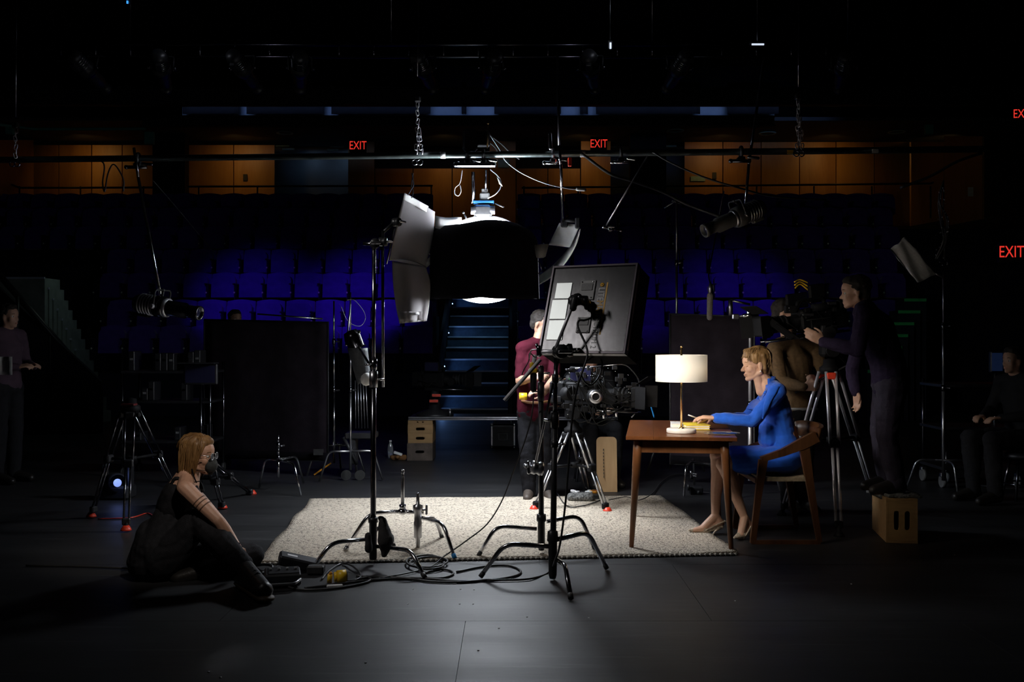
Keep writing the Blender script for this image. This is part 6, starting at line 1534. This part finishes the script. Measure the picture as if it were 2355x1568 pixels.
# right camera and tripod
ap2 = P(1908, 845, 7.45)
tripod('right camera tripod with bright steel legs behind the chair', ap2, [V((P(1930, 0, 7.02).x, 7.02, 0)), V((P(1798, 0, 7.85).x, 7.85, 0)), V((P(2022, 0, 7.95).x, 7.95, 0))], CAMB, .0125, True, BRIGHT, CAMB, RED)
T2_ = look(P(1868, 735, 7.42), (-.93, -.3, -.12))
fc2 = film_camera('film camera with yellow tape and blue lights on the right tripod', T2_, 1.15, True)
def o2(px, py, dd=0): return P(px, py, 7.25+dd)
MB().box(o2(1806, 762), (.2, .2, .004), Matrix.Rotation(.6, 3, 'Y')).o('lens_hood', CAMB, fc2); MB().box(o2(1797, 757, -.06), (.2, .006, .05), Matrix.Rotation(.62, 3, 'Y')).o('hood_edge', CAMB, fc2)
rnd = random.Random(9)
for k in range(14): MB().box(o2(rnd.uniform(1800, 1925), rnd.uniform(690, 780), rnd.uniform(-.05, .15)), (rnd.uniform(.03, .09), .04, rnd.uniform(.02, .06)), bev=.005).o('accessory', rnd.choice((CAMB, CAMB, CAMB, CAMG)), fc2)
m = MB()
for k in range(18): m.ball(o2(rnd.uniform(1785, 1925), rnd.uniform(690, 780), -.08), .004, n=6)
m.o('bolts', CHROME, fc2)
MB().cyl(o2(1908, 765, -.06), o2(1908, 765, -.1), .045, n=18).o('handwheel', DCHROME, fc2)
MB().tube([ap2+V((.05, 0, .1)), ap2+V((.1, -.1, .02)), ap2+V((-.2, .2, -.2))], .008, 8).o('pan_bar', CAMB, fc2)

# ================================================================ BOXES, BENCH, CASES
def hole_box(label, c, sx, sy, sz, rotz, holes, mat, group, end=True, name='apple_box'):
    """box of plywood panels, with routed hand holes on the local -Y face: holes = [(x, z, w, h)]"""
    t = thing(name, label, 'box', V((c.x, c.y, c.z)), group); T = Matrix.Translation(c) @ Matrix.Rotation(rotz, 4, 'Z'); th = .016
    def mb(): return MB(T)
    mb().box((0, sy/2-th/2, sz/2), (sx-2*th, th, sz-2*th), bev=.001).o('back_panel', mat, t)
    for sg in (-1, 1): mb().box((sg*(sx/2-th/2), 0, sz/2), (th, sy, sz-2*th), bev=.001).o('side_panel', mat, t)
    mb().box((0, 0, sz-th/2), (sx, sy, th), bev=.0015).o('top_panel', mat, t); mb().box((0, 0, th/2), (sx, sy, th), bev=.0015).o('bottom_panel', mat, t)
    # front panel with rounded slots, by bridging grid: use boolean-free strips
    bmv = bmesh.new()
    W2, Z0, Z1 = sx/2-th, th, sz-th
    xs = sorted(holes, key=lambda h: h[0]); f = mb(); cur = -W2
    for (hx, hz, hw, hh) in xs:
        f.box(((cur+hx-hw/2)/2, -sy/2+th/2, sz/2), (hx-hw/2-cur, th, sz-2*th)); 
        f.box((hx, -sy/2+th/2, (Z0+hz-hh/2)/2), (hw, th, hz-hh/2-Z0)); f.box((hx, -sy/2+th/2, (Z1+hz+hh/2)/2), (hw, th, Z1-hz-hh/2))
        r = min(hw, hh)/2                                   # rounded slot ends
        for ex in ((-1, 1)):
            n = 6; poly = []
            if hw > hh:
                cx = hx+ex*(hw/2-r)
                for sgn in (-1, 1):
                    pl = [(hx+ex*hw/2, hz+sgn*hh/2)]+[(cx+ex*r*sin(a), hz+sgn*r*cos(a)) for a in [pi/2*k/n for k in range(n+1)]]
                    f.prism(pl if ex*sgn > 0 else pl[::-1], frame((0, -sy/2+th/2, 0), (1, 0, 0), (0, 0, 1)), th)
            else:
                cz = hz+ex*(hh/2-r)
                for sgn in (-1, 1):
                    pl = [(hx+sgn*hw/2, hz+ex*hh/2)]+[(hx+sgn*r*cos(a), cz+ex*r*sin(a)) for a in [pi/2*k/n for k in range(n+1)]]
                    f.prism(pl if ex*sgn < 0 else pl[::-1], frame((0, -sy/2+th/2, 0), (1, 0, 0), (0, 0, 1)), th)
        cur = hx+hw/2
    f.box(((cur+W2)/2, -sy/2+th/2, sz/2), (W2-cur, th, sz-2*th)); bmv.free()
    f.o('front_panel', mat, t, 'plywood end with routed hand slot')
    return t
g0 = G(2077, 1250); g0.y += .26; g0.x = P(2060, 0, 7.0).x
hole_box('plywood apple box with two upright slots under the camera operator', V((g0.x, 7.03, 0)), .205, .51, .305, -.17, [(-.035, .155, .034, .13), (.035, .155, .034, .13)], PLY, 'apple boxes')
pad = thing('furniture_pad', 'black and white speckled pad lying on top of the operator\'s box', 'pad', V((g0.x, 7.03, .305)))
SPK = M('speckled_pad', (.12, .12, .115), .95, 0, .95, 70, .5, 80)
MB().sheet([[V((g0.x-.11+.23*j/8+.03*(i/10-.5), 6.8+.46*i/10, .313+.006*sin(j*1.5+i))) for j in range(9)] for i in range(11)], .012).o('pad', SPK, pad)
MB().sheet([[V((g0.x-.115, 6.85+.4*i/10, .31-.035*j/2+.004*sin(i*1.7))) for j in range(3)] for i in range(11)], .008).o('overhang', SPK, pad)
# stack of boxes at rear
bx0 = P(967, 0, 11.3).x
hh = [.205, .098, .15, .05]
zz = 0
hole_box('dark scuffed crate at the bottom of the apple box stack', V((bx0-.005, 11.5, 0)), .29, .45, .2, 0, [(0, .1, .1, .03)], M('dark_stained_ply', (.1, .075, .06), .7, 0, .3, 12), 'apple boxes')
hole_box('plywood half box, second from the bottom of the stack', V((bx0, 11.5, .2)), .28, .45, .105, 0, [(0, .055, .1, .032)], PLY, 'apple boxes')
hole_box('plywood half box, third from the bottom of the stack', V((bx0, 11.5, .305)), .285, .45, .105, 0, [(0, .055, .1, .032)], PLY, 'apple boxes')
hole_box('shallow plywood box on top of the stack with two small holes', V((bx0, 11.5, .41)), .28, .45, .05, 0, [(-.03, .027, .018, .014), (.03, .027, .018, .014)], PLY, 'apple boxes')
bn = thing('bench', 'long low platform with bright metal edge resting on the box stack', 'bench', V((P(1080, 0, 11.5).x, 11.5, 0)))
xa, xb = P(940, 0, 11.3).x, P(1420, 0, 11.3).x
MB().box(((xa+xb)/2, 11.55, .475), (xb-xa, .55, .03), bev=.004).o('deck', BLKMETAL, bn)
for dz in (0, .022): MB().cyl((xa, 11.26, .468+dz), (xb, 11.26, .468+dz), .009, n=8).o('edge_tube', BRIGHT, bn)
for x in (xa+1.5, xb-.1):
    for y in (11.35, 11.75): MB().cyl((x, y, 0), (x, y, .46), .018, n=8).o('leg', BLKMETAL, bn)
cn = thing('spray_can', 'small silver can standing on the low platform', 'can', V((P(1035, 0, 11.4).x, 11.4, .49))); cx_ = cn.location
MB().lathe([(.001, 0), (.02, 0), (.02, .06), (.012, .075), (.001, .075)], cx_, (0, 0, 1), 12).o('body', STEEL, cn); MB().cyl(cx_+V((0, 0, .075)), cx_+V((0, 0, .09)), .008).o('cap', WHITEPL, cn)
# dim camera body on platform with red marks
fc3 = film_camera('dim camera with red marks standing on the low platform', look(V((P(1000, 0, 11.6).x, 11.6, .49+.42)), (.9, -.3, .0)), 1.15)
o3 = fc3.location
MB().lathe([(.001, -.29), (.22, -.29), (.22, -.25), (.07, -.2), (.05, 0), (.06, .02)], o3+V((0, 0, -.03)), (0, 0, 1), 18).o('pedestal', BLKMETAL, fc3)
for k in range(2): MB().box(o3+V((.0+.03*k, -.15, -.13+.065*k)), (.1, .01, .03)).o('red_mark', RED, fc3)
# flight case
cs = thing('flight_case', 'grey-edged flight case with latch plate under the platform', 'case', V((P(1157, 0, 12.6).x, 12.6, 0)))
def cb_(px, py): return P(px, py, 12.4)
w_, z0, z1 = .28, 0.02, .33
cxx = P(1157, 0, 12.4).x
MB().box((cxx, 12.6, .17), (w_, .4, .29), bev=.006).o('shell', BLKPLASTIC, cs)
m = MB()
for sx in (-1, 1):
    for zz in (.03, .31): m.box((cxx, 12.4, zz), (w_, .02, .022), bev=.004)
    m.box((cxx+sx*w_/2, 12.4, .17), (.022, .02, .29), bev=.004)
m.o('metal_edges', STEEL, cs)
for sx in (-1, 1):
    for zz in (.03, .31): MB().ball((cxx+sx*w_/2, 12.39, zz), .022, n=8).o('corner_ball', STEEL, cs)
MB().box((cxx, 12.39, .16), (.13, .01, .1), bev=.003).o('latch_plate', GREYPL, cs); MB().box((cxx, 12.383, .16), (.09, .008, .06), bev=.002).o('latch', BLKPLASTIC, cs)
text_mesh('HHH', .035, GREYPL, cs, Matrix.Translation((cxx, 12.378, .165)) @ Matrix.Rotation(pi/2, 4, 'X'), 'latch_marks') if False else None
MB().tube(fillet([(cxx-.1, 12.42, .32), (cxx-.1, 12.42, .37), (cxx+.1, 12.42, .37), (cxx+.1, 12.42, .32)], .03), .012, 8).o('handle', BLKPLASTIC, cs)
# tan board
tb = thing('tan_board', 'upright tan wooden board with rounded top beside the tripod', 'board', G(1396, 1131))
gg = G(1396, 1131); hw = .092; hh_ = P(0, 1005, gg.y).z
poly = [(-hw, 0), (hw, 0)]+[(hw-.04+.04*cos(a), hh_-.04+.04*sin(a)) for a in [pi/2*k/6 for k in range(7)]]+[(-hw+.04-.04*sin(a), hh_-.04+.04*cos(a)) for a in [pi/2*k/6 for k in range(7)]]
TAN = wood('tan_plywood', (.36, .22, .1), (.46, .3, .15), .6, 4, 'Z')
MB().prism(poly, frame(gg, (1, 0, 0), (0, .12, 1)), .03).o('panel', TAN, tb)
m = MB()
for k in range(9): m.box(gg+V((-.03, -.012+.12*(.14+.03*k)*0+.005*k, .14+.03*k)), (.006, .012, .016))
m.o('ink_marks', BLKPLASTIC, tb)
# trays and bits behind the rug by the tripod
tt = thing('tool_tray', 'low tray of coloured connectors and tape beside the central tripod', 'tray', G(1345, 1152))
c = G(1345, 1150)
MB().box(c+V((0, .06, .03)), (.24, .2, .05), bev=.01).o('tray', BLKPLASTIC, tt)
rnd = random.Random(2)
for k in range(9): MB().box(c+V((rnd.uniform(-.1, .1), rnd.uniform(0, .12), .065)), (rnd.uniform(.03, .07), .03, .02), Matrix.Rotation(rnd.uniform(0, 3), 3, 'Z'), bev=.004).o('connector', rnd.choice((RED, GREYPL, GREENLED, ORANGE, WHITEPL)), tt)
sbk = thing('sandbag', 'speckled grey sandbag on the floor beside the central tripod', 'sandbag', G(1330, 1155)); c = G(1322, 1152)
robj(MB().cap(c+V((-.03, -.05, .04)), c+V((.12, -.05, .04)), .04, .045, wd=(0, 1, 0), f=1.4), .01, 'bag', SPK, sbk, 3, lambda p: .006*noise.noise(p*30))
bt_ = thing('water_bottle', 'clear water bottle on the floor left of the box stack', 'bottle', G(898, 1053)); c = G(898, 1053)
MB().lathe([(.001, 0), (.03, 0), (.032, .09), (.03, .14), (.013, .17), (.013, .19)], c, (0, 0, 1), 14).o('body', M('clear_plastic', (.8, .85, .9), .08, 0, .05, 10, trans=.8), bt_); MB().cyl(c+V((0, 0, .19)), c+V((0, 0, .205)), .015).o('cap', WHITEPL, bt_)
bk = thing('glove', 'small heap of gloves and tape on the floor left of the box stack', 'gloves', G(918, 1062)); c = G(920, 1058)
robj(MB().cap(c+V((-.08, 0, .03)), c+V((.05, 0, .03)), .03, .035).cap(c+V((-.1, .05, .03)), c+V((-.02, -.05, .04)), .025), .01, 'cloth', M('rust_cloth', (.2, .09, .03), .9), bk, 3, lambda p: .006*noise.noise(p*30)); MB().box(c+V((-.02, -.03, .08)), (.1, .04, .03), Matrix.Rotation(.3, 3, 'Y'), bev=.006).o('white_strip', WHITEPL, bk)
# low gear under the desk: stand base with chrome legs
s7 = simple_stand('low chrome stand seen under the desk behind the table legs', 1590, 1085, 1150, 9.0, .009, CHROME, ((-.12, -.3), (.38, -.3), (.1, .4)), None, None, .27)
MB().box(P(1600, 1128, 8.9), (.12, .08, .07), bev=.01).cyl(P(1580, 1120, 8.85), P(1585, 1120, 8.85), .03).ball(P(1607, 1132, 8.85), .016).o('gear_box', BLKMETAL, s7)
# ================================================================ LEFT DARK CORNER
tripod('dim tripod with red feet and red top at the far left', P(300, 935, 7.6), [G(290, 1219, .01), G(210, 1188, .01), V((P(420, 0, 8.4).x, 8.4, 0))], RED, .0095, False, DCHROME, BLKPLASTIC, BLKPLASTIC)
MB().box(P(297, 930, 7.55), (.1, .08, .015), bev=.004).o('red_plate', M('dark_red_plate', (.12, .01, .012), .5)); tag(COL.objects[-1], 'red plate lying on the dim tripod at far left', 'plate')
mv = thing('moving_light', 'blue-glowing lamp head standing on the dark floor at left', 'light', V((P(262, 0, 8.6).x, 8.6, 0))); c = P(266, 1110, 8.6)
MB().lathe([(.001, -.16), (.07, -.15), (.09, -.05), (.085, .05), (.07, .06)], c, (.6, -.75, .1), 18).o('head', BLKPLASTIC, mv); MB().lathe([(.001, .052), (.035, .05)], c, (.6, -.75, .1), 16).o('lens', M('blue_white_lens', (.5, .6, 1), .3, emit=(.3, .45, 1), es=.5), mv)
MB().box(V((c.x, 8.65, .06)), (.26, .2, .12), bev=.02).o('base', BLKPLASTIC, mv)
for sg in (-1, 1): MB().box(V((c.x+sg*.11, 8.65, .2)), (.03, .1, .2), bev=.01).o('arm', BLKPLASTIC, mv)
light('blue_floor_lamp', 'POINT', c+V((.08, -.12, .05)), None, .25, (.25, .35, 1), .03)
ls = thing('gear_cart', 'dark equipment cart with shelves of gear behind the masked woman', 'cart', V((P(400, 0, 10.2).x, 10.2, 0)))
for z in (.35, .75, 1.05): MB().box((P(400, 0, 10.2).x, 10.2, z), (.9, .5, .025), bev=.004).o('shelf', BLKMETAL, ls)
for sx in (-1, 1):
    for sy in (-1, 1): x = P(400, 0, 10.2).x+sx*.44; MB().cyl((x, 10.2+sy*.23, .08), (x, 10.2+sy*.23, 1.15), .015, n=8).o('post', DCHROME, ls); MB().cyl((x-.015, 10.2+sy*.23, .045), (x+.015, 10.2+sy*.23, .045), .045, n=14).o('wheel', RUBBER, ls)
rnd = random.Random(6)
for k in range(12): z = rnd.choice((.36, .76, 1.06)); h_ = rnd.uniform(.08, .22); tg = thing('gear_box', 'dark equipment box on the gear cart, %s from its left end' % ORD[k], 'box', V((P(400, 0, 10.2).x-.36+.066*k, 10.1, z+.003)), 'gear boxes on the cart'); MB().box(tg.location+V((0, 0, h_/2)), (.06, .2, h_), bev=.006).o('case', rnd.choice((BLKPLASTIC, BLKMETAL)), tg); MB().box(tg.location+V((0, -.102, h_*.6)), (.03, .004, .02)).o('label_plate', rnd.choice((STEEL, GREYPL, DCHROME)), tg)
mo = thing('monitor', 'dark monitor with hood on a stand left of the black flag', 'monitor', V((P(455, 0, 9.4).x, 9.4, 0))); c = P(462, 860, 9.4)
MB().box(c, (.32, .05, .2), bev=.01).box(c+V((0, -.08, .105)), (.34, .16, .01)).o('housing', GREYPL if False else BLKPLASTIC, mo); MB().box(c+V((0, -.027, 0)), (.28, .004, .16)).o('screen', GLASSLENS, mo); MB().cyl(V((c.x, c.y, 0)), c-V((0, 0, .1)), .014).o('stand_pole', DCHROME, mo)
for k in range(3): a = 2*pi*k/3; MB().cyl(V((c.x, c.y, .3)), V((c.x+.35*cos(a), c.y+.35*sin(a), .01)), .01).o('leg', DCHROME, mo)
tripod('dim tripod with red foot just behind the masked woman', P(468, 1050, 7.9), [G(512, 1168, .01), V((P(440, 0, 8.6).x, 8.6, 0)), V((P(580, 0, 8.9).x, 8.9, 0))], RED, .0095, False, DCHROME, BLKPLASTIC, BLKPLASTIC)
cable('red cable lying on the dark floor at left', [G(225, 1193, .006), G(300, 1190, .006), G(340, 1180, .006), G(360, 1195, .006)], .005, RED)
# ================================================================ RIGHT DARK CORNER
rs = simple_stand('tall stand at right carrying the slanted white bounce cloth', 2170, 632, 1150, 8.9, .011, STEEL, ((-.3, .1), (.35, .05), (0, -.3)), [(P(2150, 628, 8.9), P(2172, 640, 8.9))])
RBC = thing('bounce_cloth', 'slanted pale grey bounce cloth on the tall right stand', 'bounce cloth', P(2110, 648, 8.85))
A_, B_, C_, D_ = P(2048, 573, 8.85), P(2080, 546, 8.9), P(2157, 629, 8.9), P(2110, 650, 8.8)
MB().sheet([[lerp(lerp(A_, B_, j/8), lerp(D_, C_, j/8), i/12)+V((0, .012*sin(j*1.1+i*.5), .006*sin(i*1.3+j))) for j in range(9)] for i in range(13)], .004).o('cloth', WHITECLOTH, RBC)
MB().tube([B_, C_], .006, 6).tube([A_, D_], .005, 6).o('edge_rods', BLKMETAL, RBC)
chx = thing('cable_hank', 'dark hank of chain and cable hanging over the right bounce cloth', 'cable', P(2165, 600, 8.7))
rnd = random.Random(3)
for k in range(5): MB().tube(spline([P(2170, 415, 8.6)]+[P(2165+rnd.uniform(-14, 16), 415+45*q, 8.6+rnd.uniform(-.05, .05)) for q in range(1, 5)], 6), .006, 6).o('strand', CABLE, chx)
m = MB()
for k in range(40): m.ball(P(2165+rnd.uniform(-14, 18), rnd.uniform(430, 610), 8.53), .006, n=6)
m.o('metal_links', STEEL, chx)
vc = thing('video_cart', 'dark video cart with caster wheels at the right edge', 'cart', V((P(2215, 0, 9.3).x, 9.3, 0))); cx_ = P(2215, 0, 9.3).x
for z in (.18, .55, .95): MB().box((cx_+.15, 9.5, z), (.75, .5, .03), bev=.005).o('shelf', BLKMETAL, vc)
for sx in (-1, 1):
    for sy in (-1, 1):
        x = cx_+.15+sx*.35; y = 9.5+sy*.22; MB().cyl((x, y, .12), (x, y, 1.0), .016, n=8).o('post', DCHROME, vc)
        w2 = MB().cyl((x-.015, y, .06), (x+.015, y, .06), .06, n=16).o('caster_wheel', GREYPL, vc); MB().box((x, y, .12), (.05, .05, .04), bev=.006).o('fork', STEEL, w2)
cwx = G(2176, 1110); cst = thing('caster_base', 'chrome caster wheel of the stand beside the wooden box', 'wheel', cwx)
MB().cyl(cwx+V((-.02, 0, .06)), cwx+V((.02, 0, .06)), .06, n=18).o('wheel', M('clear_rubber', (.25, .27, .3), .3), cst); MB().box(cwx+V((0, 0, .13)), (.05, .06, .05), bev=.01).cyl(cwx+V((0, 0, .13)), cwx+V((0, 0, .3)), .014).o('fork', STEEL, cst)
for k, (px, lb) in enumerate([(2290, 'left dim monitor of the pair at the right edge'), (2322, 'right dim monitor of the pair at the right edge')]):
    c = P(px, 832, 9.4); mo = thing('monitor', lb, 'monitor', c-V((0, 0, .1)), 'right edge monitors')
    MB().box(c, (.115, .05, .2), bev=.008).o('housing', BLKPLASTIC, mo); MB().box(c+V((0, -.028, 0)), (.1, .004, .17)).o('screen', M('dim_blue_screen', (.02, .03, .05), .2, emit=(.05, .1, .3), es=.06), mo); MB().cyl(c-V((0, -.01, .1)), V((c.x, 9.42, .965)), .012, n=8).o('neck', BLKMETAL, mo)
cable('thin steel bar lying on the dark floor at right edge', [G(2245, 1115, .01), G(2340, 1126, .01)], .008, STEEL, 'steel_bar', 'floor bars')

# ================================================================ FLOOR CABLES, DIMMERS, CONNECTORS
def fc(pts, z=.008): return [G(x, y, z) for x, y in pts]
cable('black cable coil lying at the near rug edge', fc([(1010, 1281), (985, 1276), (945, 1282), (935, 1292), (950, 1302), (990, 1304), (1020, 1298), (1028, 1288), (1000, 1280), (960, 1284), (942, 1296), (975, 1308), (1015, 1304), (1022, 1292)], .022), .0065)
cable('black cable ring between the two front stands', fc([(975, 1318), (1010, 1309), (1035, 1312), (1042, 1320), (1020, 1328), (985, 1328), (970, 1320)]), .0065)
cable('large black cable loop swinging around the front stand', fc([(1330, 1200), (1050, 1315), (1110, 1303), (1165, 1300), (1195, 1310), (1190, 1322), (1140, 1332), (1060, 1336), (980, 1330), (920, 1328), (860, 1326), (820, 1332)][1:]), .007)
cable('black cable running along the floor from dimmers to front stand', fc([(700, 1352), (760, 1345), (840, 1335), (930, 1330), (990, 1337), (1060, 1338), (1130, 1333)]), .007)
cable('thin black cable dropping from the stand head across the rug', [P(1228, 905, 6.3), P(1222, 960, 6.4), P(1205, 1020, 6.45), P(1180, 1085, 6.45), P(1155, 1150, 6.4), P(1120, 1205, 6.35), P(1070, 1245, 6.3), G(1020, 1280, .025), G(985, 1305, .012), G(900, 1325, .012), G(850, 1332, .012)], .0045)
cable('black cable looping up from the dimmer boxes', fc([(740, 1332), (757, 1312), (785, 1296)])+[G(808, 1300, .02), G(828, 1318, .01), G(826, 1330, .01)]+fc([(800, 1336), (770, 1330)]), .006)
cable('grey cable in front of the dimmer boxes', fc([(655, 1345), (680, 1354), (730, 1356), (790, 1350), (845, 1338), (850, 1328), (820, 1324)]), .007)
cable('long black cable trailing left from the masked woman', fc([(350, 1310), (280, 1306), (180, 1302), (60, 1300)]), .006)
cable('curled cable beside the boot', [G(590, 1300, .01), G(610, 1298, .03), G(625, 1301, .03), G(622, 1312, .01), G(600, 1318, .01)], .009, CABLE)
cable('black cable crossing the far rug edge by the tripod', [G(1270, 1110, .02), G(1300, 1160, .025), G(1340, 1163, .025), G(1380, 1150, .02)], .005)
cable('black cable snaking behind the desk on the dark floor', fc([(1400, 1150), (1440, 1143), (1470, 1150), (1500, 1135), (1520, 1110), (1550, 1092), (1600, 1090)], .015), .006)
db = thing('dimmer_box', 'black dimmer box with handle lying near the boot', 'dimmer', G(640, 1355)); c = G(650, 1352)
Rz = Matrix.Rotation(.25, 3, 'Z')
MB().box(c+V((-.02, .08, .045)), (.2, .2, .07), Rz, bev=.01).o('housing', BLKPLASTIC, db); MB().box(c+V((-.01, .07, .083)), (.17, .15, .004), Rz, bev=.001).o('top_plate', BLKMETAL, db)
MB().tube(fillet([c+V((-.1, -.03, .05)), c+V((-.08, -.1, .04)), c+V((.08, -.06, .04)), c+V((.1, 0, .05))], .02), .008, 8).o('handle', STEEL, db)
m = MB()
for k in range(4): m.cyl(c+V((-.08+.045*k, .05+.01*k, .085)), c+V((-.08+.045*k, .05+.01*k, .1)), .008, n=8)
m.o('knobs', GREYPL, db)
db2 = thing('ballast', 'black ballast box tilted on the floor at the rug corner', 'ballast', G(680, 1330)); c = G(682, 1318)
R2 = Matrix.Rotation(-.35, 3, 'Y') @ Matrix.Rotation(.2, 3, 'Z')
MB().box(c+V((0, .04, .06)), (.23, .13, .06), Matrix.Rotation(.28, 3, 'Y') @ Rz, bev=.01).o('housing', BLKPLASTIC, db2); MB().box(c+V((-.03, .03, .098)), (.06, .03, .004), Matrix.Rotation(.28, 3, 'Y') @ Rz).o('label_plate', WHITEPL, db2)
MB().box(c+V((.12, -.02, .03)), (.1, .08, .05), bev=.008).o('plug_block', RUBBER, db2)
yc = thing('connector', 'large yellow twist-lock connector lying in front of the cables', 'connector', G(783, 1342)); c = G(783, 1340)
MB().cyl(c+V((-.02, 0, .035)), c+V((.03, .015, .037)), .036, n=16).o('body', YELLOW, yc); MB().cyl(c+V((-.035, -.005, .034)), c+V((-.015, 0, .035)), .028, n=14).o('collar', YELLOW, yc); MB().lathe([(.018, .0), (.03, .0), (.03, .004), (.018, .004)], c+V((.03, .015, .037)), (1, .3, 0), 14).o('socket_face', BLKPLASTIC, yc)
yc2 = thing('connector', 'small yellow plug lying left of the big yellow connector', 'connector', G(759, 1342)); c = G(759, 1341)
MB().cyl(c+V((-.004, 0, .004)), c+V((0, .0, .05)), .014, n=12).o('body', YELLOW, yc2); MB().cap(c+V((0, 0, .05)), c+V((.004, 0, .058)), .009).o('tip', ORANGE, yc2)
tag(MB().box(G(770, 1352, .0)+V((0, 0, .012)), (.09, .02, .014), Matrix.Rotation(.2, 3, 'Z'), bev=.004).o('cable_tape', WHITEPL), 'white and red tape flag around the cable by the yellow connector', 'tape')
